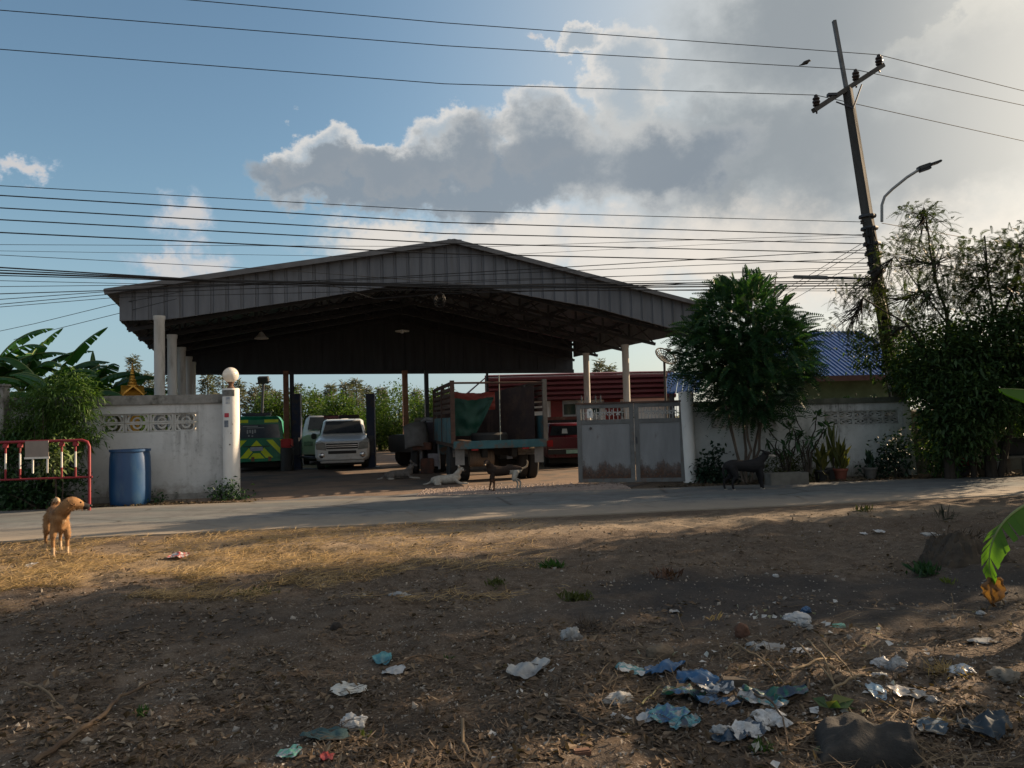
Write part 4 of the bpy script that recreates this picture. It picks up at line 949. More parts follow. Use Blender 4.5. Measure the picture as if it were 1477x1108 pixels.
# ---- dark red pickup farther back
def red_pickup():
    Y = 27.2; c = base_x(822, Y); w = .84
    t = thing('parked_pickup', 'dusty dark red pickup standing behind the maroon estate car', 'pickup', c, R(6), 'vehicles in the yard')
    mp = M('dusty_red_paint', (.10, .03, .025), (.075, .03, .026), rough=.6, dirt=(.16, .12, .09), dscale=3)
    hull([(0, [(w * .9, .5), (w, .6), (w, .95), (w, 1.05), (w * .93, 1.1)]), (4.9, [(w * .9, .5), (w, .6), (w, .9), (w, 1.0), (w * .93, 1.04)])]).build('body', mp, t, smooth=True, bevel=.02)
    hull([(1.5, [(w, 1.04), (w * .86, 1.52), (w * .75, 1.58)]), (3.0, [(w, 1.04), (w * .86, 1.52), (w * .75, 1.58)]), (3.6, [(w, 1.03), (w * .95, 1.06), (w * .9, 1.08)])]).build('cab', mp, t, smooth=True, bevel=.02)
    g = MB(); g.add([(-w * .8, 1.49, 1.14), (w * .8, 1.49, 1.14), (w * .72, 1.49, 1.46), (-w * .72, 1.49, 1.46)], [(0, 1, 2, 3)]); g.build('rear_window', glass, t)
    for sx in (-1, 1):
        g = MB(); g.bb((sx * w * .98, -.02, .68), (sx * w * .84, .06, .98)); g.build('tail_light', redlens, t)
        for yy in (1.0, 4.1): wheel(t, sx * .74, yy, .36, .22)
    o = MB()
    for k in range(5): o.box((-.1 + .03 * k, 0, .03 + .045 * k), (1.7 - .1 * k, .16, .036), R(2 * k - 4))
    tag(o.build('timber_stack', M('pale_timber', (.3, .2, .14), (.2, .13, .09), rough=.85), loc=c + Vector((0, .6, 1.12))), 'stack of pale planks lying across the dusty red pickup', 'planks')
red_pickup()
# ---- stripped vehicles on the left of the lorry
def scrap():
    Y = 26.5; c = base_x(583, Y)
    t = thing('old_jeep', 'dark old jeep with silver window frames parked behind scrap parts', 'jeep', c, R(-38), 'vehicles in the yard')
    dk = M('jeep_black', (.022, .025, .026), (.035, .034, .032), rough=.5, dirt=(.06, .05, .04)); w = .8
    hull([(0, [(w * .9, .5), (w, .6), (w, 1.0), (w * .95, 1.08), (w * .8, 1.1)]), (3.6, [(w * .9, .5), (w, .6), (w, 1.0), (w * .95, 1.08), (w * .8, 1.1)])]).build('body', dk, t, smooth=True, bevel=.02)
    hull([(1.2, [(w * .96, 1.08), (w * .9, 1.62), (w * .8, 1.68)]), (3.5, [(w * .96, 1.08), (w * .9, 1.62), (w * .8, 1.68)])]).build('cabin', dk, t, smooth=True, bevel=.02)
    for sx in (-1, 1):
        for k in range(3):
            y0 = 1.3 + k * .74; g = MB(); x = sx * w * .955
            for (a0, a1) in (((y0, 1.2), (y0 + .66, 1.2)), ((y0, 1.56), (y0 + .66, 1.56)), ((y0, 1.2), (y0, 1.56)), ((y0 + .66, 1.2), (y0 + .66, 1.56))): g.bar((x, a0[0], a0[1]), (x, a1[0], a1[1]), .035, .035)
            wf = g.build('window_frame', chrome, t); g = MB(); g.bb((x - .006, y0, 1.2), (x + .006, y0 + .66, 1.56)); g.build('pane', M('jeep_pane', (.2, .22, .24), rough=.1), wf)
        for yy in (.7, 2.9): wheel(t, sx * .74, yy, .37, .22)
    g = MB(); g.bb((-w * .8, 1.18, 1.15), (w * .8, 1.195, 1.58)); g.build('windscreen', glass, t)
    # grey cab shell
    Y = 22.9; c = base_x(618.5, Y)
    t = thing('scrap_cab', 'stripped pale grey vehicle shell with an open doorway standing left of the lorry', 'vehicle shell', c, R(-6), 'vehicles in the yard')
    gp = M('shell_grey', (.30, .31, .32), (.2, .2, .21), rough=.6, dirt=(.1, .07, .06), dscale=4)
    g = MB(); g.tube([(-.24, 0, .12), (-.25, 0, 1.2), (-.2, 0, 1.52), (-.08, 0, 1.6), (.2, 0, 1.58), (.3, 0, 1.5)], .05, 8); g.tube([(.3, 0, 1.5), (.3, 0, .12)], .04, 8); g.build('door_frame', gp, t, smooth=True)
    g = MB(); g.bb((-.2, .5, .2), (.28, .56, 1.5)); g.build('inner_panel', M('inner_purple', (.06, .045, .06), (.1, .085, .09), rough=.8), t)
    g = MB(); g.bb((-.02, -.05, .2), (.28, .0, .58)); g.build('lower_panel', M('panel_plum', (.16, .14, .17), (.28, .27, .28), scale=4, rough=.6), t, bevel=.01)
    g = MB(); g.bb((-.27, .06, .1), (-.2, 1.6, 1.3)); g.bb((-.2, .6, 1.5), (.3, 1.6, 1.58)); g.build('side_panel', gp, t)
    g = MB(); g.bb((-.24, .05, .0), (.28, 1.5, .12)); g.build('sill', under, t)
    # upturned bonnet leaning on it
    p = base_x(602, 22.6); g = MB(); P = []
    for i in range(9):
        u = i / 8; P.append([(-.36 + .72 * v / 6 + .02 * math.sin(u * 3), .25 * u + .05 * math.cos(v * .9), .75 + .75 * u + .08 * math.sin(math.pi * v / 6) - .1 * u * (1 - v / 6)) for v in range(7)])
    g.grid(P); o = g.build('bonnet_panel', M('bonnet_grey', (.14, .135, .13), (.09, .085, .08), rough=.6), loc=p, rz=R(20), smooth='all'); sm = o.modifiers.new('thick', 'SOLIDIFY'); sm.thickness = .03
    tag(o, 'grey curved bonnet panel leaning upright beside the stripped vehicle shell', 'car part')
    p = base_x(601, 22.9); t2 = thing('scrap_axle', 'rusty engine block on a wheel lying left of the stripped vehicle shell', 'car part', p, 0)
    wheel(t2, -.05, 0, .34, .2); g = MB(); g.bb((.12, -.2, 0), (.5, .3, .45)); g.bb((-.1, -.25, .70), (.45, .25, .92)); g.lathe([(.1, 0), (.12, .12), (.05, .14)], 10, (.2, 0, .92)); g.build('engine', M('engine_rust', (.13, .055, .035), (.06, .04, .035), rough=.9, scale=5), t2, bevel=.02)
    g = MB(); g.bb((-.03, -.03, .6), (.03, .03, .70)); g.build('strut', under, t2)
scrap()
# ------------------------------------------------------------------ houses behind
def rh():
    Y = 33.0; a = at(700, 578, Y); b_ = at(976, 578, Y); zt_ = at(840, 541, Y).z; zb_ = at(840, 577, Y).z; L = b_.x - a.x
    t = thing('red_roof_house', 'white house with a deep red ribbed fascia and red doors behind the gate', 'house', (a.x, Y, 0), R(1.5))
    rf = M('red_fascia', (.125, .02, .025), (.09, .016, .02), rough=.45, spec=.4, stretch=(.3, 1, 3), dirt=(.1, .03, .03), dscale=2)
    wl = M('house_white', (.68, .66, .62), (.6, .58, .55), rough=.8); rd = M('door_red', (.20, .025, .022), (.15, .02, .018), rough=.5)
    g = MB(); n = 5; d = (zt_ - zb_) / n
    for i in range(n): g.prism([(0, zb_ + d * i), (-.16, zb_ + d * i + d * .25), (-.16, zb_ + d * i + d * .7), (0, zb_ + d * (i + 1) - .012)], 0, L, 'X')
    g.bb((0, .002, zb_), (L, .06, zt_ - .003)); g.build('fascia', rf, t)
    g = MB(); z2 = zt_; g.add([(0, 0, zt_), (L, 0, zt_), (L, 8, zt_ + .5), (0, 8, zt_ + .5), (0, 0, zt_ + .08), (L, 0, zt_ + .08), (L, 8, zt_ + .58), (0, 8, zt_ + .58)], [(0, 1, 2, 3), (4, 5, 6, 7), (0, 1, 5, 4), (1, 2, 6, 5), (2, 3, 7, 6), (3, 0, 4, 7)]); g.build('roof', rf, t)
    q = at(668, 574, Y + 5)
    g = MB(); xq = q.x - a.x; g.add([(0, .0, zt_ - .0), (0, 5, zt_ + .3), (xq, 5, q.z), (xq, .6, q.z - .35), (0, 0, zt_ - .06), (0, 5, zt_ + .24), (xq, 5, q.z - .06), (xq, .6, q.z - .41)], [(0, 1, 2, 3), (4, 5, 6, 7), (0, 1, 5, 4), (1, 2, 6, 5), (2, 3, 7, 6), (3, 0, 4, 7)]); g.build('side_roof', M('maroon_roof', (.1, .03, .035), (.075, .028, .03), rough=.5), t)
    yw = .35; X = lambda px: at(px, 600, Y + yw).x - a.x
    g = MB(); g.bb((-.6, yw, 0), (L - .1, yw + .2, zb_ + .3)); g.build('wall', wl, t)
    for x0, x1 in ((795, 812), (873, 896)):
        g = MB(); g.bb((X(x0), yw - .06, 0), (X(x1), yw - .003, zb_ + .15)); dd = g.build('door', rd, t); g = MB(); g.bb((X(x1) - .2, yw - .1, .95), (X(x1) - .12, yw - .062, 1.05)); g.build('handle', chrome, dd)
    for x0, x1, za, zb2 in ((811, 834, 605, 579), (898, 914, 606, 580), (840, 868, 606, 584)):
        z0, z1 = at(820, za, Y + yw).z, at(820, zb2, Y + yw).z
        g = MB(); fr = M('window_grey', (.35, .36, .36), rough=.5)
        g.bb((X(x0), yw - .05, z0), (X(x0) + .09, yw - .002, z1)); g.bb((X(x1) - .09, yw - .05, z0), (X(x1), yw - .002, z1)); g.bb((X(x0) + .09, yw - .05, z1 - .12), (X(x1) - .09, yw - .002, z1)); g.bb((X(x0) + .09, yw - .05, z0), (X(x1) - .09, yw - .002, z0 + .2)); w = g.build('window', fr, t)
        g = MB(); g.bb((X(x0) + .09, yw - .03, z0 + .2), (X(x1) - .09, yw - .004, z1 - .12)); g.build('pane', M('green_glass', (.01, .04, .035), (.015, .03, .03), rough=.1), w)
    g = MB(); g.bb((X(806), yw - .1, at(820, 577.5, Y + yw).z), (X(834), yw - .004, at(820, 574, Y + yw).z)); g.build('window_hood', rd, t)
    g = MB(); p = at(826, 566, Y + yw - .2); g.lathe([(0, -.1), (.14, -.06), (.17, .02), (.1, .09), (0, .1)], 12, (p.x - a.x, yw - .18, p.z)); g.build('wall_lamp', M('lamp_white_plastic', (.7, .7, .68), rough=.3), t, smooth=True)
    for px in (976,):
        x = L - .25; g = MB(); g.bb((x - .1, -.1, 0), (x + .1, .1, zb_)); g.build('porch_post', M('post_brown', (.2, .15, .1)), t)
    p = at(905, 569, Y - .6)
    h = thing('potted_hanger', 'dark hanging plant under the red fascia beside the shed column', 'hanging plant', (p.x, Y + .5, zb_ - .25))
    g = MB(); g.lathe([(.12, -.5), (.2, -.28), (0, -.28)], 10); g.build('pot', blackp, h); g = MB(); g.tube([(0, 0, -.3), (0, 0, .26)], .01, 5); g.build('hook', blackp, h)
    leaf_cloud('foliage', [((0, 0, -.25), (.3, .3, .25), 70)], leafmat('dark_bush', (.012, .03, .012), (.03, .07, .02)), .1, 4, parent=h)
def bh():
    bl = M('blue_roof', (.01, .075, .235), (.008, .055, .18), rough=.45, spec=.4, stretch=(6, 1, 1), scale=2)
    Y = 27.5; a = at(1150, 545, Y); b_ = at(1320, 540, Y); top = at(1240, 476, Y + 4)
    t = thing('blue_roof_house', 'low green-walled house with a bright blue metal roof behind the right wall', 'house', (a.x, Y, 0), R(6))
    L = b_.x - a.x + .6; z0 = a.z; z1 = top.z
    g = MB(); n = 26
    for i in range(n):
        x0 = L * i / n; x1 = L * (i + 1) / n; e = (x1 - x0)
        for (u0, u1, dz) in ((x0, x0 + e * .75, 0), (x0 + e * .75, x1, .04)):
            g.add([(u0, -.3, z0 + dz), (u1, -.3, z0 + dz), (u1, 4, z1 + dz), (u0, 4, z1 + dz), (u0, -.3, z0 - .05), (u1, -.3, z0 - .05), (u1, 4, z1 - .05), (u0, 4, z1 - .05)], [(0, 1, 2, 3), (4, 5, 6, 7), (0, 1, 5, 4), (1, 2, 6, 5), (2, 3, 7, 6), (3, 0, 4, 7)])
    g.add([(0, 4, z1), (L, 4, z1), (L, 8, z0), (0, 8, z0)], [(0, 1, 2, 3)])
    g.build('roof', bl, t)
    g = MB(); g.bb((.3, .6, 0), (L - .3, 7.4, z0 - .1)); g.prism([(.6, z0 - .1), (7.4, z0 - .1), (4, z1 - .15)], .3, .5, 'X'); g.prism([(.6, z0 - .1), (7.4, z0 - .1), (4, z1 - .15)], L - .5, L - .3, 'X'); g.build('wall', M('house_green', (.095, .135, .075), (.07, .10, .055), rough=.85), t)
    g = MB(); g.bb((-.02, -.34, z0 - .16), (L + .02, -.302, z0 + .03)); g.build('eave_board', M('eave_dark', (.07, .035, .03), rough=.8), t)
    for x in (.9, 2.6):
        g = MB(); g.bb((x, .56, 1.0), (x + .8, .598, 1.9)); g.build('window', M('window_dark', (.03, .035, .03), rough=.2), t)
    Y = 30; a = at(958, 566, Y); t = thing('blue_awning', 'small blue metal awning between the red fascia and the feathery tree', 'awning', (a.x, Y, 0))
    z0, z1 = a.z, at(985, 534, Y).z; w = at(1010, 560, Y).x - a.x
    g = MB()
    for i in range(12):
        x0 = w * i / 12; x1 = x0 + w / 12 * (.8 if i % 2 else 1); g.add([(x0, 0, z0 + .03 * (i % 2)), (x1, 0, z0 + .03 * (i % 2)), (x1 + .5, 1.6, z1 + .03 * (i % 2)), (x0 + .5, 1.6, z1 + .03 * (i % 2)), (x0, 0, z0 - .05), (x1, 0, z0 - .05), (x1 + .5, 1.6, z1 - .05), (x0 + .5, 1.6, z1 - .05)], [(0, 1, 2, 3), (4, 5, 6, 7), (0, 1, 5, 4), (1, 2, 6, 5), (2, 3, 7, 6), (3, 0, 4, 7)])
    g.build('roof', bl, t); g = MB(); g.bb((.25, .2, 0), (.33, .28, z0)); g.bb((w - .3, .2, 0), (w - .22, .28, z0)); g.bb((.6, 1.4, 0), (.68, 1.48, z1 - .1)); g.build('post', steel_dk, t)
# ------------------------------------------------------------------ foliage makers
rng = np.random.default_rng(11)
def unit(n):
    v = rng.normal(size=(n, 3)); return v / np.linalg.norm(v, axis=1, keepdims=True)
def leaf_quads(P, D, Nn, ln, wd, droop=.25):
    """folded leaf: two triangles-like quads per leaf -> (2N,4,3)"""
    ln = np.broadcast_to(np.asarray(ln, float), (len(P),))[:, None]; wd = np.broadcast_to(np.asarray(wd, float), (len(P),))[:, None]
    Sd = np.cross(D, Nn); Sd /= np.linalg.norm(Sd, axis=1, keepdims=True) + 1e-9
    up = np.cross(Sd, D)
    tip = P + D * ln - np.array([0, 0, 1]) * ln * droop; mid = P + D * ln * .5 - np.array([0, 0, 1]) * ln * droop * .3
    q1 = np.stack([P, mid + Sd * wd * .5 + up * wd * .15, tip, mid], 1); q2 = np.stack([P, mid, tip, mid - Sd * wd * .5 + up * wd * .15], 1)
    return np.concatenate([q1, q2])
def ell_pts(c, r, n, shell=.35, keep=None):
    u = unit(n); k = (shell + (1 - shell) * rng.random((n, 1))) ** .6
    return np.array(c) + u * k * np.array(r), u
def leaf_cloud(name, blobs, mt, ln, per=6, wd=None, parent=None, droop=.3, clump=.12, shell=.35, up=.3):
    """clusters of leaves spread through ellipsoids (centre, radii, clusters)"""
    out = []
    for c, r, n in blobs:
        P, U = ell_pts(c, r, n, shell)
        keep = np.array([mnoise.noise(Vector(p) * 1.9) > -.22 for p in P]); P, U = P[keep], U[keep]
        Pk = np.repeat(P, per, 0) + rng.normal(size=(len(P) * per, 3)) * clump
        D = np.repeat(U, per, 0) * .6 + unit(len(Pk)) * .9 + np.array([0, 0, up]); D /= np.linalg.norm(D, axis=1, keepdims=True)
        Nn = unit(len(Pk)) * .6 + np.array([0, 0, 1.]); l = ln * rng.uniform(.6, 1.25, len(Pk))
        out.append(leaf_quads(Pk, D, Nn, l, l * (wd or .45), droop))
    return quads_obj(name, np.concatenate(out), mt, parent)
def fronds(P, D, L, nl, ll, lw, droop=.3, fold=.35):
    """pinnate fronds: rachis arcs with paired leaflets. returns quads (N,4,3)"""
    n = len(P); L = np.broadcast_to(np.asarray(L, float), (n,)); out = []
    side = np.cross(D, np.array([0, 0, 1.0])); side /= np.linalg.norm(side, axis=1, keepdims=True) + 1e-6
    roll = rng.normal(size=n) * .5
    nrm = np.cross(side, D); s2 = side * np.cos(roll)[:, None] + nrm * np.sin(roll)[:, None]; n2 = np.cross(s2, D)
    for k in range(nl):
        u = (k + .6) / nl; c = P + D * (L * u)[:, None] - np.array([0, 0, 1.0]) * (L * droop * u * u)[:, None]
        w = ll * (math.sin(math.pi * min(1, .18 + .82 * u) ** .8) * .75 + .35)
        for sg in (-1, 1):
            d = s2 * sg * .85 + D * .5 - n2 * (-fold) - np.array([0, 0, .12]); d /= np.linalg.norm(d, axis=1, keepdims=True)
            t = D * lw * .5
            tip = c + d * w; mid = c + d * w * .55
            out.append(np.stack([c, mid + t, tip, mid - t], 1))
    # rachis as a thin strip
    a = P; b_ = P + D * (L * .55)[:, None] - np.array([0, 0, 1.0]) * (L * droop * .3)[:, None]; c = P + D * L[:, None] - np.array([0, 0, 1.0]) * (L * droop)[:, None]
    t = s2 * .006
    out.append(np.stack([a - t, a + t, b_ + t, b_ - t], 1)); out.append(np.stack([b_ - t, b_ + t, c + t * .5, c - t * .5], 1))
    return np.concatenate(out)
bark = M('bark_grey', (.11, .085, .065), (.065, .05, .04), rough=.9, scale=8, stretch=(2, 2, .5), bump=.5)
bark_dk = M('bark_dark', (.05, .04, .032), (.03, .025, .02), rough=.95, scale=8, stretch=(2, 2, .5), bump=.5)
def limb(g, a, b_, r0, r1, n=6, wob=.06, seed=0):
    a = Vector(a); b_ = Vector(b_); L = (b_ - a).length; pts = []
    for i in range(n + 1):
        u = i / n; p = a.lerp(b_, u); k = math.sin(math.pi * u) * wob * L
        pts.append(p + Vector((k * mnoise.noise(Vector((u * 2.3, seed, 1))), k * mnoise.noise(Vector((u * 2.3, seed, 5))), .12 * k)))
    g.tube(pts, [r0 + (r1 - r0) * i / n for i in range(n + 1)], 7); return pts
rh(); bh()
# ---- feathery tree in front of the right wall
def feathery():
    B = G(1078, 697.5); Y = B.y; k = Y / FPX; c = at(1072, 512, Y) - B
    t = thing('feathery_tree', 'dense dark green tree with feathery pinnate leaves overhanging the right wall', 'tree', B)
    g = MB(); tips = []
    for i in range(6):
        a = R(360 * i / 6 + 20); b0 = Vector((.07 * math.cos(a), .07 * math.sin(a), -.05)); m_ = Vector((.35 * math.cos(a), .3 * math.sin(a), 1.2))
        limb(g, b0, m_, .035, .026, 5, .1, i); tip = c + Vector((.9 * math.cos(a) * (.6 + .3 * (i % 2)), .8 * math.sin(a), .3 + .7 * (i % 3))); limb(g, m_, tip, .026, .009, 6, .08, i + 9); tips.append((m_, tip))
        for j in range(4):
            e = c + Vector(unit(1)[0]) * 1.2; q = m_.lerp(tip, .2 + .2 * j); limb(g, q, e, .012, .004, 4, .1, i * 5 + j)
    g.build('trunk', bark, t, smooth=True)
    N = 3600; u = unit(N); rad = (rng.random(N) ** .4)[:, None]
    rx, rz = 103 * k, 120 * k
    P = u * rad * np.array([rx, rx * .95, rz]) * .88
    P[:, 0] *= np.where(P[:, 2] > 0, 1 - .38 * (P[:, 2] / rz) ** 2, 1.0); P[:, 1] *= np.where(P[:, 2] > 0, 1 - .3 * (P[:, 2] / rz) ** 2, 1.0)
    lump = np.array([mnoise.noise(Vector(p) * 1.5 + Vector((4, 0, 0))) for p in P])
    P = P * (1 + .22 * lump[:, None])
    keep = (P[:, 2] > -rz * .9) & ~((P[:, 2] < -rz * .3) & (np.abs(P[:, 0] - .12) > rx * (1.0 + .68 * P[:, 2] / rz))) & (lump > -.40); P, u = P[keep], u[keep]
    side = u * np.array([1, 1, .12]); side /= np.linalg.norm(side, axis=1, keepdims=True)
    D = side * .75 + unit(len(P)) * .65 + np.array([0, 0, .12])
    D[P[:, 2] > rz * .62] += np.array([0, 0, .9])
    D /= np.linalg.norm(D, axis=1, keepdims=True)
    P = P + np.array(c)
    V = fronds(P, D, rng.uniform(.24, .46, len(P)), 9, .075, .036, .3, .4)
    u2 = unit(330); P2 = u2 * np.array([rx, rx * .95, rz]) * .84; P2[:, 0] *= np.where(P2[:, 2] > 0, 1 - .38 * (P2[:, 2] / rz) ** 2, 1.0); u2 = u2[P2[:, 2] > -rz * .3]; P2 = P2[P2[:, 2] > -rz * .3]
    D2 = u2 * np.array([1, 1, .45]) + np.array([0, 0, .18]) + rng.normal(size=P2.shape) * .42; D2[P2[:, 2] > rz * .5] += np.array([0, 0, .9]); D2 /= np.linalg.norm(D2, axis=1, keepdims=True)
    V = np.concatenate([V, fronds(P2 + np.array(c), D2, rng.uniform(.42, .62, len(P2)), 13, .10, .045, .25, .45)])
    quads_obj('crown', V, leafmat('feather_leaf', (.010, .036, .018), (.024, .07, .028), (.07, .12, .03), trans=.25), t)
feathery()
# ---- tall wispy trees on the right
wisp = leafmat('wispy_leaf', (.02, .036, .012), (.045, .065, .02), (.08, .10, .028), trans=.3)
dense_r = leafmat('shade_leaf', (.024, .054, .022), (.05, .095, .032), (.10, .15, .04), trans=.32)
def wispy_tree(name, label, base_px, clouds, trunk, dense=(), mt=wisp, twigs=True, nl=10, ll=.042, lw=.016, fl=(.16, .34)):
    B = G(*base_px); Y = B.y; k = Y / FPX
    t = thing(name, label, 'tree', B)
    g = MB(); loc = lambda px, py, dy=0: at(px, py, Y + dy) - B
    ends = []
    for i, (path, r0) in enumerate(trunk):
        pts = [loc(*q) for q in path]
        for j in range(len(pts) - 1): limb(g, pts[j], pts[j + 1], r0 * (1 - .8 * j / len(pts)), r0 * (1 - .8 * (j + 1) / len(pts)), 4, .05, i * 7 + j)
        ends += pts[1:]
    VV = []
    for i, (px, py, rx, ry, n, dy) in enumerate(clouds):
        c = loc(px, py, dy); P, u = ell_pts(c, (rx * k, rx * k * .9, ry * k), int(n * 2.5), .15)
        kp = np.array([mnoise.noise(Vector(p) * 2.1) > -.18 for p in P]); P, u = P[kp], u[kp]
        D = u * .35 + unit(len(P)) * .75 + np.array([0, 0, .15]); D /= np.linalg.norm(D, axis=1, keepdims=True)
        VV.append(fronds(P, D, rng.uniform(*fl, len(P)), nl, ll, lw, .45, .15))
        src = min(ends, key=lambda e: (e - c).length)
        if twigs:
            for j in range(min(40, len(P))):
                limb(g, Vector(src).lerp(c, rng.random() * .7), Vector(P[j]), .010, .003, 4, .08, i * 31 + j)
    g.build('trunk', bark_dk, t, smooth=True)
    quads_obj('crown', np.concatenate(VV), mt, t)
    if dense: leaf_cloud('lower_foliage', [(loc(px, py, dy), (rx * k, rx * k * .9, ry * k), n * 3) for px, py, rx, ry, n, dy in dense], dense_r, .14, 7, .40, t, .35, .16)
    return t
wispy_tree('tamarind_tree', 'tall wispy tree beside the leaning power pole, thin feathery branches against the sky', (1372, 692),
           [(1330, 330, 45, 42, 150, 0), (1300, 375, 45, 40, 130, 1.4), (1360, 380, 45, 42, 130, -.2), (1240, 425, 48, 34, 110, 1.4), (1225, 470, 40, 22, 60, 1.5), (1290, 440, 50, 36, 160, 1.5), (1340, 440, 50, 40, 220, 0), (1275, 480, 50, 34, 170, 1.5)],
           [([(1372, 700), (1366, 600), (1368, 470)], .12), ([(1368, 470), (1345, 380), (1333, 300)], .03), ([(1366, 560), (1310, 470), (1245, 430)], .03), ([(1368, 470), (1330, 420), (1290, 370)], .02)],
           [(1358, 520, 60, 60, 400, .2), (1322, 535, 44, 40, 170, 1.5), (1382, 590, 55, 70, 360, 0), (1264, 505, 40, 34, 60, 1.6), (1362, 640, 38, 38, 90, .6)])
wispy_tree('tamarind_tree', 'broad dark tree at the right edge of the picture above the table and pots', (1432, 690),
           [(1425, 375, 50, 44, 190, 0), (1470, 370, 55, 50, 230, .4), (1400, 420, 45, 40, 190, .3), (1450, 430, 60, 50, 300, -.2), (1520, 420, 70, 80, 300, 0)],
           [([(1432, 697), (1425, 620), (1440, 480)], .13), ([(1440, 480), (1425, 400), (1420, 340)], .03), ([(1440, 480), (1465, 410), (1475, 350)], .03), ([(1440, 697), (1460, 600), (1500, 480)], .08), ([(1405, 697), (1398, 630), (1385, 520)], .06)],
           [(1430, 500, 62, 60, 420, 0), (1470, 540, 62, 70, 420, .3), (1410, 570, 50, 50, 280, -.4), (1520, 500, 80, 90, 420, 0), (1480, 600, 60, 40, 160, .8)])
# ---- shade trees standing to the right, outside the picture
def shade_tree(x, y, h, r, label, gap=0, n=900, zlo=.25):
    t = thing('shade_tree', label, 'tree', (x, y, 0), 0, 'trees to the right of the view')
    g = MB(); limb(g, (0, 0, -.1), (.1, 0, h * .4), .022 * h, .016 * h, 6, .05, 1)
    for i in range(7):
        a = R(51 * i); limb(g, (.1, 0, h * (.25 + .03 * i)), (r * .7 * math.cos(a), r * .7 * math.sin(a), h * (.5 + .05 * (i % 4))), .008 * h, .02, 5, .08, i)
    g.build('trunk', bark_dk, t, smooth=True)
    bl = [((0, 0, h * .62), (r, r, h * .38), n), ((0, 0, h * zlo), (r * .85, r * .85, h * zlo * 1.0), int(n * .6))]
    leaf_cloud('crown', bl, dense_r, .3, 6, .5, t, .3, .3)
for i, (x, y, h, r) in enumerate(((12.5, 12.0, 9.0, 1.7), (13.6, 14.4, 10.0, 1.45), (17.0, 15.2, 11.0, 1.6), (7.6, 5.8, 3.0, .75))):
    shade_tree(x, y, h, r, ['leafy shade tree on the dirt plot right of the view, nearest the camera', 'leafy shade tree right of the view beside the road', 'tallest leafy shade tree right of the view, farthest along the plot', 'small leafy sapling right of the view beside the rubbish'][i], n=900 if h > 4 else 260)
# ---- left bush, shrubs
def bush(name, label, base, blobs, mt, ln, per, wd, stems=6, droop=.4, cat='bush', group=None, clump=.1, twig=bark_dk, up=.3, fl='foliage'):
    t = thing(name, label, cat, base, 0, group); base = Vector(base)
    g = MB()
    for i in range(stems):
        c = Vector(blobs[i % len(blobs)][0]); r_ = Vector(blobs[i % len(blobs)][1]); e = c + Vector(unit(1)[0]) * r_.x * .7
        limb(g, (rnd.uniform(-.1, .1), rnd.uniform(-.1, .1), -.03), e, .018, .005, 5, .1, i)
    g.build('stem', twig, t, smooth=True)
    leaf_cloud(fl, blobs, mt, ln, per, wd, t, droop, clump, up=up)
    return t
def pxblobs(B, Y, lst, fl=1.0):
    k = Y / FPX; return [(at(px, py, Y + dy * fl) - B, (rx * k, rx * k * .8 * fl, ry * k), n) for px, py, rx, ry, n, dy in lst]
willow = leafmat('willow_leaf', (.04, .085, .022), (.075, .14, .035), (.13, .2, .06), trans=.38)
shrub = leafmat('shrub_leaf', (.016, .044, .02), (.032, .078, .03), (.07, .12, .035), trans=.25)
B = G(70, 733)
bush('bamboo_bush', 'light green narrow-leaved bush spilling over the left wall above the red barrier', B, pxblobs(B, B.y, [(95, 580, 48, 42, 260, 0), (60, 610, 60, 38, 260, .2), (115, 615, 32, 32, 130, -.1), (30, 600, 36, 40, 130, .5), (95, 640, 34, 22, 80, 0), (10, 630, 30, 40, 110, .2)], .4), willow, .15, 11, .2, 8, .5)
B = G(62, 735)
bush('shrub', 'dark low shrub growing behind and through the red barrier', B, pxblobs(B, B.y, [(60, 690, 52, 34, 200, .1), (25, 705, 34, 26, 110, 0), (95, 705, 36, 26, 120, 0), (60, 720, 68, 13, 150, -.1), (20, 660, 22, 30, 60, .2)], .35), shrub, .13, 7, .42, 7, .3, group='roadside shrubs')
B = G(88, 736.5)
bush('croton_shrub', 'pale spotted-leaf sprig between the red barrier uprights', B, pxblobs(B, B.y, [(86, 655, 14, 22, 34, -.1), (74, 672, 14, 14, 20, -.1)], .5), leafmat('pale_leaf', (.08, .13, .05), (.16, .21, .09), (.26, .28, .16), trans=.3), .15, 5, .4, 3, .4)
B = G(318, 722)
bush('weed_clump', 'clump of leafy weeds at the foot of the white gate pillar', B, pxblobs(B, B.y, [(310, 716, 20, 7, 70, 0), (326, 708, 10, 10, 36, -.1), (343, 718, 14, 5, 40, 0)]), shrub, .09, 6, .5, 4, .3, 'weeds', 'weeds along the wall')
B = G(205, 727)
bush('weed_clump', 'few low weeds at the foot of the blue drum', B, pxblobs(B, B.y, [(204, 724, 14, 4, 26, -.1), (228, 721, 12, 3, 14, .1)]), shrub, .08, 5, .5, 3, .3, 'weeds', 'weeds along the wall')
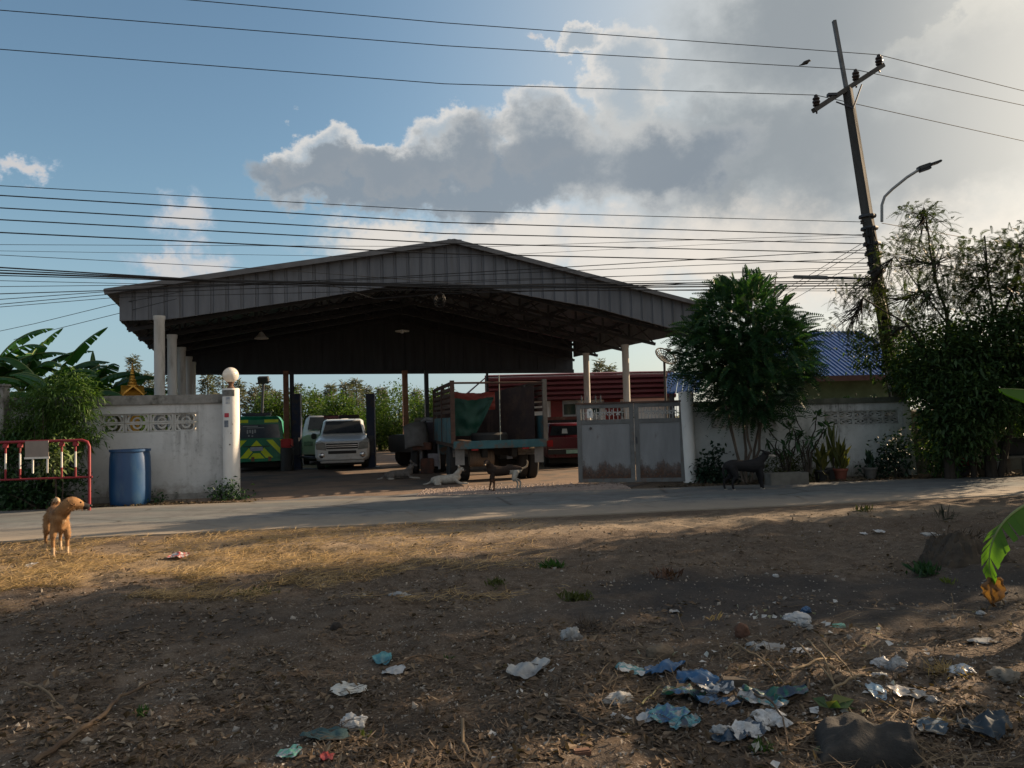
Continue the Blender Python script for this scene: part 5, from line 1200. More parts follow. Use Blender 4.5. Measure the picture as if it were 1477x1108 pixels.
# ---- plants along the right wall
def rp(px, py): return G(px, py)
dk = leafmat('dark_round_leaf', (.006, .02, .012), (.014, .036, .02), (.03, .055, .028), trans=.15)
yl = leafmat('croton_leaf', (.04, .055, .015), (.10, .10, .025), (.16, .13, .03), trans=.3)
B = rp(1030, 697)
bush('shrub', 'dark round-leaved shrub beside the leaning white gate pillar', B, pxblobs(B, B.y, [(1030, 678, 22, 14, 70, 0), (1022, 686, 22, 8, 50, 0), (1050, 684, 16, 12, 40, 0), (1033, 658, 8, 12, 18, 0)]), dk, .12, 6, .6, 5, .25, group='roadside shrubs')
B = rp(1140, 696)
bush('shrub', 'dense fern-like shrub by the low concrete planter', B, pxblobs(B, B.y, [(1125, 672, 26, 18, 90, 0), (1155, 668, 28, 20, 100, .1), (1170, 682, 22, 10, 50, 0)]), leafmat('fern_leaf', (.018, .03, .008), (.05, .06, .014), (.085, .085, .02), trans=.25), .2, 6, .14, 5, .45, group='roadside shrubs')
def frangipani(px, py, label, H, tilt):
    B = rp(px, py); t = thing('frangipani', label, 'plant', B, 0, 'bare-stemmed plants at the right wall'); g = MB(); tips = []
    for i in range(7):
        a = R(51 * i); m_ = Vector((.12 * math.cos(a), .1 * math.sin(a), .45 * H)); e = Vector((.36 * math.cos(a) + tilt, .25 * math.sin(a), H * (.8 + .2 * math.sin(i * 2.1)))); limb(g, (0, 0, -.02), m_, .022, .016, 4, .15, i); limb(g, m_, e, .016, .011, 5, .2, i + 20); tips.append(e)
    g.build('stem', bark_dk, t, smooth=True)
    leaf_cloud('foliage', [(tuple(e), (.06, .06, .05), 5) for e in tips], shrub, .24, 4, .24, t, .3, .02)
frangipani(1165, 697, 'bare dark multi-stemmed plant with leaf tufts before the right wall', 1.45, .1)
frangipani(1135, 697, 'thinner multi-stemmed plant left of the leaf-tufted one by the right wall', 1.2, -.05)
def potted(px, py, label, pcol, H, mt, n, wd, spread=.25, pot=True, ln=.4):
    B = rp(px, py); t = thing('potted_plant', label, 'potted plant', B, 0, 'potted plants along the right wall')
    if pot:
        g = MB(); g.lathe([(.10, 0), (.14, .2), (.16, .22), (.16, .26), (.135, .26), (.12, .22), (0, .22)], 16); g.build('pot', pcol, t, smooth=True)
    P = rng.normal(size=(n, 3)) * .04 + np.array([0, 0, .22]); D = rng.normal(size=(n, 3)) * spread + np.array([0, 0, 1.0]); D /= np.linalg.norm(D, axis=1, keepdims=True)
    g = MB(); g.tube([(0, 0, .2), (.01, .01, .2 + H * .5)], [.02, .01], 6); g.build('stem', bark, t)
    Q = np.concatenate([P, P + np.array([0, 0, H * .3])]); DD = np.concatenate([D, D[::-1]])
    quads_obj('foliage', leaf_quads(Q, DD, unit(2 * n), H * rng.uniform(.45, .75, 2 * n), ln * .22, .12), mt, t)
terr = M('terracotta', (.22, .07, .045), (.15, .05, .035), rough=.85); potg = M('grey_pot', (.12, .115, .105), (.08, .075, .07), rough=.85)
potted(1213, 693, 'potted croton in a red terracotta pot against the right wall', terr, .75, yl, 16, .2)
potted(1203, 692, 'tall thin plant with pale upright leaves in a dark pot left of the red pot', potg, 1.35, leafmat('pale_upright', (.07, .09, .03), (.13, .14, .05), trans=.3), 7, .12, .1)
potted(1185, 695, 'bushy plant in a black pot by the right wall, beside the bare stems', blackp, .7, yl, 14, .2)
potted(1256, 691, 'small dark plant in a grey pot before the diamond vent blocks', potg, .45, dk, 12, .2)
B = rp(1298, 689)
bush('shrub', 'round-leaved shrub climbing the right end of the vented wall', B, pxblobs(B, B.y, [(1300, 640, 16, 16, 36, 0), (1282, 650, 18, 14, 40, 0), (1290, 672, 26, 16, 90, 0), (1262, 680, 18, 8, 40, 0)]), dk, .1, 6, .6, 5, .25, group='roadside shrubs')
g = MB(); B = rp(1135, 700.5); g.bb((-.42, -.14, 0), (.42, -.1, .27)); g.bb((-.42, .1, 0), (.42, .14, .27)); g.bb((-.42, -.1, 0), (-.38, .1, .27)); g.bb((.38, -.1, 0), (.42, .1, .27)); g.bb((-.38, -.1, 0), (.38, .1, .2))
tag(g.build('planter', M('planter_concrete', (.15, .145, .13), (.1, .095, .085), rough=.9), loc=B, rz=R(9), bevel=.008), 'low rectangular concrete planter at the road edge near the black dog', 'planter')
for px, Yb_, lb, w in ((1240, 18.75, 'dark shrub added behind the right wall to darken its vent blocks', 62), (1065, 18.6, 'dark shrub added behind the vents next to the leaning gate pillar', 56)):  # invented shrubs, standing in for the shade behind the vent openings
    B = base_x(px, Yb_); bush('shrub', lb, B, [((x * Yb_ / FPX, 0, .85), (.55, .3, .9), 300) for x in (-w, -w / 3, w / 3, w)], dk, .14, 7, .5, 8, .3, group='shrubs added behind the walls')
# ---- bananas behind the left wall
ban = leafmat('banana_leaf', (.018, .065, .02), (.04, .115, .03), (.09, .17, .03), trans=.42, scale=1.5, isl=.18)
ban_dry = leafmat('banana_dry', (.16, .09, .04), (.28, .15, .06), (.36, .2, .08), trans=.3)
stem_m = M('banana_stem', (.10, .13, .045), (.14, .10, .05), rough=.7, stretch=(3, 3, .4))
def banana_leaf(parent, base, az_, el_, L, w, bend, tears=.35, mt=ban, seed=0, name='leaf', fold=.35, stalk=.12):
    r_ = random.Random(seed); base = Vector(base); n = 26; mid = []; p = base.copy(); e = el_
    for i in range(n + 1):
        mid.append(p.copy()); e -= bend / n * (.4 + 1.2 * i / n); p = p + Vector((math.cos(az_) * math.cos(e), math.sin(az_) * math.cos(e), math.sin(e))) * (L / n)
    V = []; sd = Vector((-math.sin(az_), math.cos(az_), 0)); tear = {s: [r_.random() < tears for _ in range(n)] for s in (-1, 1)}
    drop = {s: [r_.uniform(-.05, .22) for _ in range(n)] for s in (-1, 1)}
    for s in (-1, 1):
        dcur = r_.uniform(0, .15)
        for i in range(n):
            u0 = i / n; u1 = (i + 1) / n
            if u1 < stalk: continue
            if tear[s][i]: dcur = r_.uniform(-.05, .3)
            f = lambda u: max(.02, math.sin(math.pi * min(1, max(0, (u - stalk * .8) / (1 - stalk * .8))) ** .8) ** .6) * w
            T = (mid[i + 1] - mid[i]).normalized(); upv = sd.cross(T) * -1
            a0 = math.cos(fold + dcur); b0 = math.sin(fold + dcur)
            out = sd * s * a0 - Vector((0, 0, 1)) * b0
            g0 = .3 if tear[s][i] else 0; e1 = mid[i].lerp(mid[i + 1], g0)
            V.append([mid[i], mid[i + 1], mid[i + 1] + out * f(u1) + T * w * .12, e1 + out * f(u0) + T * w * .12])
    o = quads_obj(name, np.array([[tuple(v) for v in q] for q in V]), mt, parent)
    g = MB(); g.tube(mid, [.022 * (1 - .85 * i / n) * (L / 1.6) for i in range(n + 1)], 6); g.build('midrib', M('midrib', (.16, .2, .06), (.12, .15, .05), rough=.5), o, smooth=True)
    return mid
def banana(label, base, h, leaves, seed, cat='banana plant', group='banana plants behind the left wall', lean=0):
    t = thing('banana_plant', label, cat, base, 0, group); g = MB(); g.tube([(0, 0, -.05), (lean * .3, 0, h * .5), (lean, 0, h)], [.13, .11, .06], 12); g.build('pseudostem', stem_m, t, smooth=True)
    r_ = random.Random(seed + 50); leaves = list(leaves) + [(R(r_.uniform(-180, 180)), R(r_.uniform(38, 74)), r_.uniform(1.5, 2.1), .33, r_.uniform(.8, 1.7), .45) for _ in range(4)]
    for i, lf in enumerate(leaves): banana_leaf(t, (lean, 0, h - .05), *lf, seed=seed * 20 + i)
    return t
Yb = 19.5
bp = lambda px, dy=0: base_x(px, Yb + dy)
banana('banana plant at the far left edge with torn upright leaves', bp(-20), 2.8, [(R(20), R(75), 2.2, .33, 1.3, .5), (R(70), R(60), 2.0, .3, 1.5), (R(200), R(60), 2.0, .3, 1.3), (R(-10), R(62), 2.1, .3, 1.5, .6), (R(-50), R(50), 1.9, .3, 1.7, .5)], 1)
banana('banana plant with tall leaves left of the spreading arched one', bp(30, .5), 2.6, [(R(8), R(80), 2.0, .3, .9, .5), (R(100), R(70), 2.0, .3, 1.0), (R(185), R(70), 2.0, .32, 1.3, .5), (R(-30), R(52), 2.1, .3, 1.5), (R(30), R(62), 2.1, .3, 1.2, .4), (R(-90), R(60), 1.6, .3, 1.5)], 2)
banana('banana plant with tall upright leaf, in the middle of the left group', bp(68, -.6), 2.35, [(R(5), R(70), 2.3, .32, .8, .3), (R(60), R(60), 2.0, .3, 1.2), (R(170), R(68), 1.9, .3, 1.3), (R(-25), R(48), 2.0, .3, 1.3, .5), (R(230), R(50), 1.6, .28, 1.5)], 3)
banana('banana plant with a long arching leaf reaching toward the golden spire', bp(135, .3), 2.05, [(R(-3), R(60), 2.1, .27, 1.55, .15), (R(6), R(40), 2.0, .27, 1.1, .35), (R(150), R(66), 2.0, .3, 1.2), (R(120), R(80), 1.7, .12, .35, .1), (R(200), R(40), 1.8, .28, 1.3), (R(-40), R(30), 1.6, .28, 1.3)], 4)
banana('banana plant with broad leaves close behind the wall, left of the arched one', bp(98, -1.2), 2.0, [(R(15), R(62), 2.0, .34, 1.4, .4), (R(80), R(66), 1.9, .33, 1.2), (R(165), R(62), 2.0, .34, 1.3, .4), (R(-20), R(40), 1.8, .32, 1.2), (R(215), R(45), 1.7, .3, 1.4)], 5)
banana('banana plant with drooping broad leaves beside the golden spire', bp(170, .9), 1.95, [(R(5), R(58), 1.7, .3, 1.6, .3), (R(160), R(60), 1.8, .32, 1.4, .4), (R(80), R(70), 1.7, .3, 1.1), (R(-30), R(35), 1.5, .3, 1.3)], 6)
# foreground banana on the right, mostly out of the picture
fb = Vector((4.45, 5.5, 0))
t = thing('banana_plant', 'sunlit banana plant at the right edge of the dirt plot, leaf tips hanging in', 'banana plant', fb)
g = MB(); g.tube([(0, 0, -.05), (.02, 0, .7), (0, 0, 1.45)], [.14, .12, .07], 12); g.build('pseudostem', stem_m, t, smooth=True)
ban2 = leafmat('banana_leaf_sunlit', (.05, .13, .02), (.09, .19, .025), (.17, .25, .04), trans=.5, scale=3, isl=.1)
LV = []
mA = banana_leaf(t, (-.12, -.05, .62), R(183), R(42), 1.5, .2, 2.6, .5, ban2, 71, fold=.5)
mB = banana_leaf(t, (0, 0, 1.4), R(176), R(22), .98, .15, .35, .15, ban2, 75, fold=.9)
P_ = mA[-1]; g = MB(); g.grid([[P_ + Vector((.012 * math.sin(j * 2.1) + (i / 9 - .5) * (.03 + .13 * math.sin(math.pi * min(1, j / 9 + .12))) + .02 * fbm(i * .6, j * .5, 3), .045 * fbm(i * .55, j * .45, 9), .03 - .2 * j / 9 + .015 * fbm(i * .7, j * .3, 5))) for j in range(10)] for i in range(10)]); g.build('dead_tip', leafmat('banana_dry_tip', (.12, .06, .03), (.24, .12, .055), (.33, .19, .09), trans=.3, isl=.1, scale=9), t, smooth='all', fixn=False)
banana_leaf(t, (0, 0, 1.4), R(30), R(60), 1.7, .25, 1.4, .3, ban2, 72); banana_leaf(t, (0, 0, 1.4), R(-25), R(55), 1.6, .25, 1.4, .3, ban2, 73); banana_leaf(t, (0, 0, 1.4), R(65), R(62), 1.6, .25, 1.2, .3, ban2, 74)
# ---- far trees behind the yard
cas = leafmat('casuarina', (.06, .07, .06), (.10, .11, .085), (.14, .145, .105), trans=.25)
def casuarina(px, Y, ytop, w, label):
    B = base_x(px, Y); H = at(px, ytop, Y).z; k = Y / FPX; r = w * k / 2
    t = thing('casuarina_tree', label, 'tree', B, 0, 'row of feathery conifers on the skyline')
    g = MB(); g.tube([(0, 0, 0), (.05, 0, H * .5), (0, 0, H)], [.16, .1, .02], 6); g.build('trunk', bark_dk, t)
    n = 420; z = H * (.12 + .88 * rng.random(n) ** .9); rr = r * (1.02 - (z / H) ** 1.6) * (.35 + .65 * rng.random(n)) + .06
    a = rng.random(n) * 6.283; tier = np.sin(z * 5 + a) * .2 + .9
    P = np.stack([np.cos(a) * rr * tier, np.sin(a) * rr * tier, z], 1); D = np.stack([np.cos(a), np.sin(a), rng.uniform(-.2, .9, n)], 1); D /= np.linalg.norm(D, axis=1, keepdims=True)
    Pk = np.repeat(P, 3, 0) + rng.normal(size=(n * 3, 3)) * .14; Dk = np.repeat(D, 3, 0) + unit(n * 3) * .5; Dk /= np.linalg.norm(Dk, axis=1, keepdims=True)
    quads_obj('crown', leaf_quads(Pk, Dk, unit(n * 3), rng.uniform(.25, .6, n * 3), .09, .25), cas, t)
fl = [(98, 532, 26), (128, 540, 22), (148, 528, 26), (192, 516, 24), (215, 540, 22), (250, 536, 26), (300, 540, 34), (322, 528, 34), (345, 552, 30), (368, 560, 26), (383, 555, 24), (398, 566, 22), (428, 556, 24), (458, 568, 22), (478, 556, 24), (500, 553, 26), (515, 549, 24), (530, 560, 22), (551, 562, 22), (602, 566, 22), (630, 575, 22), (648, 566, 22), (868, 520, 16), (883, 530, 15)]
words = ['at the left edge of the shrine spire', 'seen between banana leaves', 'just left of the golden spire', 'directly behind the golden spire', 'left of the front shed column', 'between the left shed columns', 'left of the globe lamp', 'directly behind the globe lamp', 'right of the globe lamp', 'behind the floodlight pole', 'right of the floodlight pole', 'left of the brown back columns', 'right of the brown back columns', 'above the parked minibus', 'above the light bar, left one', 'above the light bar, right one', 'left of the right lift post', 'above the right lift post', 'left of the second brown column', 'right of the second brown column', 'left of the lorry', 'above the lorry slats', 'taller one above the red fascia', 'shorter one above the red fascia']
for i, (px, yt, w) in enumerate(fl): casuarina(px, 62 + 7 * ((i * 37) % 5) / 5, yt, w, 'thin grey-green conifer ' + words[i])
rt = leafmat('round_tree_leaf', (.025, .055, .014), (.055, .10, .02), (.12, .17, .035), trans=.4)
for i, (px, Y, ytop, w, lb) in enumerate(((388, 40, 572, 62, 'round green tree behind the green and yellow van'), (445, 41, 560, 78, 'broad green tree left of the white wagon'), (492, 37, 572, 56, 'small sunlit rounded tree above the white wagon'), (578, 43, 556, 96, 'large rounded tree right of the right lift post'), (634, 40, 562, 74, 'rounded tree just left of the lorry'), (540, 46, 585, 50, 'low rounded tree between the two larger ones'), (20, 34, 575, 80, 'rounded tree behind the banana plants'), (175, 36, 560, 90, 'dark rounded tree behind the golden spirit house'), (255, 40, 570, 60, 'rounded tree seen between the shed columns'))):
    B = base_x(px, Y); k = Y / FPX; H = at(px, ytop, Y).z; r = w * k / 2
    t = thing('round_tree', lb, 'tree', B, 0, 'rounded trees behind the yard'); g = MB(); limb(g, (0, 0, 0), (0, 0, H * .6), .12, .07)
    for j in range(4): limb(g, (0, 0, H * .3), (r * .6 * math.cos(j * 1.6), r * .6 * math.sin(j * 1.6), H * .65), .05, .02, 4, .1, j)
    g.build('trunk', bark_dk, t)
    leaf_cloud('crown', [((0, 0, H * .56), (r, r, H * .44), 900), ((r * .5, 0, H * .4), (r * .7, r * .7, H * .36), 350), ((-r * .5, .2, H * .38), (r * .7, r * .7, H * .34), 350)], rt, .17, 7, .5, t, .3, .2)
# hedge of scrub far behind, one mass
P = []
for i in range(60):
    X = -46 + i * 1.7; P.append(((X, 52 + 4 * fbm(i * .3, 2), .7), (1.6, 1.5, 1.0 + .6 * fbm(i * .7, 9)), 70))
for i in range(26):
    X = -18 + i * .95; P.append(((X, 44 + 2 * fbm(i * .3, 5), .5), (.9, .9, .8 + .3 * fbm(i, 4)), 40))
o = leaf_cloud('distant_scrub', P, leafmat('scrub_leaf', (.03, .045, .018), (.06, .075, .025), trans=.2), .4, 5, .5, None, .3, .3)
tag(o, 'low band of scrub along the far side of the yard', 'scrub', kind='stuff')
# ------------------------------------------------------------------ leaning power pole, lamps and wires
PY = 18.6
conc = M('pole_concrete', (.06, .058, .055), (.04, .039, .037), rough=.9, scale=3, stretch=(2, 2, .3), bump=.3)
ins_m = M('insulator_brown', (.03, .02, .018), (.02, .016, .015), rough=.3)
wire_m = M('wire_black', (.012, .012, .013), rough=.6)
W3 = lambda px, py, Y=PY: at(px, py, Y)
pt_ = W3(1222, 128); pb_ = W3(1303, 640); ax_ = (pt_ - pb_); ax_.normalize()
pb_ = pb_ + ax_ * ((-.1 - pb_.z) / ax_.z)
def on_pole(px, py):   # axis point at the picture height of (px, py)
    best = min((abs(pix(pb_ + ax_ * s)[1] - py), s) for s in [i * .02 for i in range(600)]); return pb_ + ax_ * best[1]
pole = thing('power_pole', 'leaning grey concrete power pole with a crossarm and three dark insulators', 'power pole', pb_)
L_ = lambda p: Vector(p) - pb_
g = MB(); ln = (pt_ - pb_).length; n = 8
pts = [ax_ * (ln * i / n) for i in range(n + 1)]; rr = [.185 - .055 * i / n for i in range(n + 1)]
g.tube(pts, rr, 4); g.build('shaft', conc, pole)
g = MB(); a, b_ = L_(W3(1222, 132)), L_(W3(1203, 30)); g.bar(a - (b_ - a).normalized() * .35 + Vector((.02, .06, 0)), b_, .075, .1); g.build('extension', M('angle_iron', (.14, .14, .14), (.09, .09, .09), rough=.6), pole)
ca, cb = W3(1173, 160, PY - .45), W3(1274, 94, PY + .45); up_ = Vector((0, 0, 1))
g = MB(); g.bar(L_(ca), L_(cb), .11, .11); cross = g.build('crossarm', M('crossarm_dark', (.07, .066, .06), (.045, .042, .04), rough=.85), pole, bevel=.01)
INS = []
for u, dx in ((.045, 0), (.60, 0), (.94, 0)):
    p = ca.lerp(cb, u); s = .20; g = MB()
    g.lathe([(.02, -.12), (.02, .06), (.075, .07), (.085, .1), (.06, .12), (.09, .15), (.09, .18), (.06, .2), (.085, .23), (.08, .26), (.045, .28), (.05, .31), (.03, .34), (0, .345)], 14, L_(p)); g.build('insulator', ins_m, pole, smooth=True); INS.append(p + Vector((0, 0, .33)))
g = MB()
for q in (W3(1206, 147), W3(1243, 122)): g.tube([L_(q), L_(on_pole(1226, 160)) + Vector((0, -.14, 0))], .018, 6)
g.build('brace', steel_dk, pole)
g = MB(); p = ca.lerp(cb, .26); g.box(L_(p) + Vector((0, 0, .09)), (.22, .12, .06)); g.build('clamp', steel_dk, pole)
# cable runs and bands strapped to the pole
g = MB()
for k in range(6):
    off = Vector((-.14 + .035 * k, -.17 - .012 * (k % 2), 0)); s0 = on_pole(1262, 330); s1 = on_pole(1300, 560)
    g.tube([L_(s0.lerp(s1, i / 8)) + off + Vector((.03 * math.sin(i * 2 + k), .02 * math.cos(i + k), 0)) for i in range(9)], .018, 6)
g.build('cable_run', wire_m, pole, smooth=True)
for py in (312, 330, 352, 366, 392, 420):
    p = on_pole(1268, py); g = MB(); g.lathe([(.2, -.03), (.205, 0), (.2, .03)], 10, L_(p)); g.build('band', steel_dk, pole)
for i, py in enumerate((322, 341, 353, 366, 381)):
    p = on_pole(1258, py) + Vector((-.2, -.1, 0)); g = MB(); g.lathe([(.02, -.05), (.045, -.04), (.03, 0), (.045, .04), (.02, .05)], 10, L_(p)); g.build('spool_insulator', ins_m, pole, smooth=True)
# meter box
p = on_pole(1290, 555) + Vector((-.12, -.26, 0)); tilt = math.atan2(ax_.x, ax_.z)
mb = thing('meter_box', 'pale grey meter box strapped to the leaning power pole above the right wall', 'meter box', p); mb.rotation_euler = (0, tilt, 0)
g = MB(); g.bb((-.13, -.07, -.1), (.13, .07, .55)); g.build('case', M('meter_grey', (.5, .51, .49), (.4, .41, .4), rough=.6), mb, bevel=.015)
g = MB(); g.bb((-.05, -.076, .25), (.06, -.071, .42)); g.build('window', glass, mb)
g = MB(); g.bb((-.11, -.075, -.32), (.13, .05, -.105)); g.build('terminal_cover', M('meter_tan', (.25, .24, .17), (.18, .17, .12)), mb, bevel=.01)
# LED street lamp on a curved arm
p0 = on_pole(1272, 318); LMP = [W3(1272, 320), W3(1272, 296), W3(1276, 284), W3(1287, 273), W3(1308, 256), W3(1330, 242)]
sl_t = thing('street_lamp', 'slim LED street lamp on a curved pale arm fixed to the power pole', 'street lamp', LMP[0])
Q = lambda v: Vector(v) - LMP[0]
g = MB(); g.tube([Q(v) for v in LMP], .035, 8); g.build('arm', M('galvanised', (.26, .27, .27), (.2, .2, .2), rough=.5, metal=.4), sl_t, smooth=True)
h0, h1 = Q(W3(1324, 244)), Q(W3(1356, 233)); d = (h1 - h0).normalized()
g = MB(); nrm = Vector((0, 0, 1)); g.bar(h0, h0.lerp(h1, .55), .17, .1); g.bar(h0.lerp(h1, .5), h1, .22, .055); g.build('lamp_head', M('lamp_dark_grey', (.05, .052, .055), (.035, .036, .04), rough=.5), sl_t, bevel=.015)
g = MB(); g.bar(h0.lerp(h1, .08) - Vector((0, 0, .075)), h0.lerp(h1, .55) - Vector((0, 0, .075)), .13, .05); g.build('driver_box', steel_dk, sl_t, bevel=.008)
# old tube lamp
a, b_ = W3(1144, 399.5), W3(1264, 402.5); tl = thing('tube_lamp', 'old horizontal tube lamp on a bar sticking out left of the power pole', 'street lamp', b_)
T_ = lambda v: Vector(v) - b_
g = MB(); g.bar(T_(a), T_(a.lerp(b_, .42)), .09, .085); g.build('lamp_housing', M('housing_grey', (.2, .2, .2), (.13, .13, .13), rough=.6), tl, bevel=.02)
g = MB(); g.bar(T_(a.lerp(b_, .4)), T_(b_), .05, .05); g.build('bar', steel_dk, tl)
# ---- wires
def wire(label, pts, r=.008, grp='wires along the road', nseg=14, sag=0.0):
    pts = [Vector(p) for p in pts]; P = []
    if pix(pts[0])[0] < -20: pts.insert(0, pts[0] + (pts[0] - pts[1]).normalized() * 26)
    if pix(pts[-1])[0] > 1500: pts.append(pts[-1] + (pts[-1] - pts[-2]).normalized() * 26)
    for i in range(len(pts) - 1):
        for k in range(nseg):
            u = k / nseg; q = pts[i].lerp(pts[i + 1], u); q.z -= sag * 4 * u * (1 - u); P.append(q)
    P.append(pts[-1]); g = MB(); g.tube(P, r, 5); o = g.build('power_line', wire_m, smooth=True); return tag(o, label, 'power line', grp)
YL = 14.2
lft = lambda px, py, Y=YL: at(px, py, Y)
def ext(a, b_, L): return b_ + (b_ - a).normalized() * L
for i, (lp, rp_, nm) in enumerate((((-60, 66.5), (1560, 222), 'lowest'), ((-60, 10), (1560, 170), 'middle'), ((-60, -30), (1560, 152), 'topmost'))):
    wire(nm + ' of the three bare high-voltage lines over the pole crossarm', [lft(*lp), at(640, (121, 66, 33)[i], 16.1), INS[i], at(*rp_, 23)], .009, 'bare high-voltage lines', 12)
mid = [((0, 268), (640, 304), (1251, 320.5), .008, 'uppermost thin cable of the low-voltage set'), ((0, 282), (640, 321), (1256, 340), .012, 'second thick cable down in the low-voltage set'), ((0, 300), (640, 337), (1258, 352), .012, 'third thick cable down in the low-voltage set'),
       ((0, 317), (640, 351), (1259, 365.5), .012, 'fourth thick cable down in the low-voltage set'), ((0, 335.5), (640, 366), (1261, 380), .013, 'lowest thick cable of the low-voltage set'), ((0, 353), (700, 356), (1256, 338), .005, 'hairline cable crossing the shed ridge and rising to the pole'),
       ((0, 362), (640, 372), (1258, 341), .004, 'faint hairline cable just under the thick set'), ((0, 368), (380, 388), (700, 412), .006, 'thin cable slanting down across the left shed roof')]
for a, m_, b_, r, nm in mid: wire(nm, [at(a[0] - 60, a[1] - (m_[1] - a[1]) * 60 / max(1, m_[0]), YL - .3), at(*m_, 16.0), at(*b_, PY - .2)], r, 'low-voltage cables')
tele = [((0, 386), (300, 404), (700, 412), (1264, 405), .014, 'upper strand of the sagging black telephone bundle'), ((0, 390), (340, 406), (700, 414), (1264, 408), .012, 'second strand of the sagging black telephone bundle'), ((0, 394), (260, 403), (660, 416), (1266, 412), .016, 'thickest strand of the sagging black telephone bundle'),
        ((0, 397.5), (260, 404.5), (660, 421), (1266, 416), .010, 'lower strand of the sagging black telephone bundle'), ((0, 405), (220, 410), (640, 413), (1264, 398), .006, 'thin cable just under the telephone bundle'), ((0, 413.5), (240, 411), (640, 409), (1262, 384), .006, 'thin level cable below the telephone bundle'),
        ((0, 424), (160, 419), (560, 400), (1260, 360), .009, 'double drop cable rising from the left edge below the bundle'), ((0, 432), (165, 420), (560, 402), (1260, 372), .007, 'cable rising from the left edge, second of the lower fan'), ((0, 439), (165, 424), (600, 407), (1262, 388), .007, 'cable rising from the left edge, third of the lower fan'), ((0, 443), (170, 429), (620, 418), (1264, 420), .006, 'lowest cable of the fan at the left edge')]
for a, m1, m2, b_, r, nm in tele: wire(nm, [at(a[0] - 60, a[1] - (m1[1] - a[1]) * 60 / m1[0], YL - .4), at(*m1, 15.0), at(*m2, 16.0), at(*b_, PY - .25)], r, 'telephone cables')
wire('pale drop wire dipping under the shed gable', [at(455, 404, 16.4), at(540, 431, 16.8), at(640, 424, 17), at(745, 421, 17.2), at(860, 417, 17.3), at(1262, 392, PY - .25)], .007, 'service drops', 8)
t = thing('cable_coil', 'loose coil of cable hanging on the drop wire under the shed gable', 'cable coil', at(634, 424, 16.98)); g = MB()
for k in range(4): g.tube([Vector(((.07 + .02 * k) * math.cos(R(a)), .03 * math.sin(R(2 * a) + k), -.05 - .03 * k + (.07 + .03 * k) * math.sin(R(a)))) for a in range(0, 361, 20)], .006, 5)
g.build('loop', wire_m, t, smooth=True)
for k, (a, b_, nm) in enumerate((((1096, 440), (1242, 352), 'uppermost of three stay wires crossing left of the pole'), ((1108, 440), (1248, 355), 'middle of three stay wires crossing left of the pole'), ((1146, 431), (1262, 364), 'lowest of three stay wires crossing left of the pole'))):
    p0 = at(*a, 24); p1 = at(*b_, PY - .2); wire(nm, [p1 + (p0 - p1) * 1.25, p1], .007, 'stay wires by the pole')
wire('upper service wire sloping down from the gable to the banana plants', [at(-20, 482, 19.5), at(50, 467, 18.4), at(160, 440, 17.2), at(262, 421, 16.8)], .007, 'service drops')
wire('lower service wire sloping down from the gable to the banana plants', [at(20, 490, 19.5), at(80, 475, 18.4), at(180, 450, 17.2), at(255, 431, 16.8)], .007, 'service drops')
for i, (a, b_) in enumerate((((1272, 322), (1560, 372)), ((1278, 345), (1560, 378)), ((1282, 366), (1560, 388)), ((1282, 384), (1560, 398)))):
    wire(['upper', 'second', 'third', 'lowest'][i] + ' cable leaving the pole to the right through the wispy branches', [at(*a, PY), at(*b_, 23)], .009, 'cables right of the pole')
# bird on the wire
p = at(1162, 92, INS[1].y - .06); p1 = pix(p)
bd_ = thing('bird', 'small dark bird perched on the middle high-voltage line left of the pole', 'bird', p + Vector((0, 0, -.02)))
g = MB(); g.tube([(-.16, 0, -.02), (-.09, 0, .0), (-.03, 0, .035), (.03, 0, .055), (.065, 0, .08), (.09, 0, .095), (.115, 0, .09), (.135, 0, .082)], [.008, .022, .045, .05, .036, .032, .018, .003], 10); g.build('body', M('bird_dark', (.02, .019, .018), (.035, .03, .028), rough=.8), bd_, smooth='all')
# ---- dish, flood light
Y = 24.5; c = at(958, 517, Y); dm = M('dish_mesh', (.05, .05, .05), (.08, .08, .08), rough=.6)
t = thing('satellite_dish', 'dark mesh satellite dish above the red fascia beside the feathery tree', 'satellite dish', (c.x, Y, 0))
r = 26 * Y / FPX * .62; tl_ = Matrix.Rotation(R(32), 3, 'Y') @ Matrix.Rotation(R(40), 3, 'X')
g = MB(); n = 16
dz = lambda q: r * .28 * q * q
for k in range(n):
    a = 2 * math.pi * k / n; g.tube([tl_ @ Vector((r * q * math.cos(a), r * q * math.sin(a), dz(q))) + Vector((0, 0, c.z)) for q in (.08, .4, .7, 1)], .012, 5)
for q in (.3, .55, .8, 1): g.tube([tl_ @ Vector((r * q * math.cos(R(a)), r * q * math.sin(R(a)), dz(q))) + Vector((0, 0, c.z)) for a in range(0, 361, 15)], .013 if q < 1 else .025, 5)
g.build('reflector', dm, t)
g = MB(); g.tube([tl_ @ Vector((0, 0, 0)) + Vector((0, 0, c.z)), tl_ @ Vector((0, 0, r * .9)) + Vector((0, 0, c.z))], .015, 6); g.lathe([(.05, -.06), (.06, .06), (0, .06)], 10, tl_ @ Vector((0, 0, r * .9)) + Vector((0, 0, c.z))); g.build('feed_horn', dm, t)
g = MB(); g.tube([(0, 0, 0), (0, 0, c.z)], .04, 8); g.build('mast', dm, t)
Y = 31; p = base_x(374, Y); t = thing('flood_light', 'floodlight on a thin leaning pole behind the green and yellow van', 'floodlight', p); q = at(380, 550, Y) - p
g = MB(); g.tube([(0, 0, 0), q], .05, 6); g.build('pole', steel_dk, t)
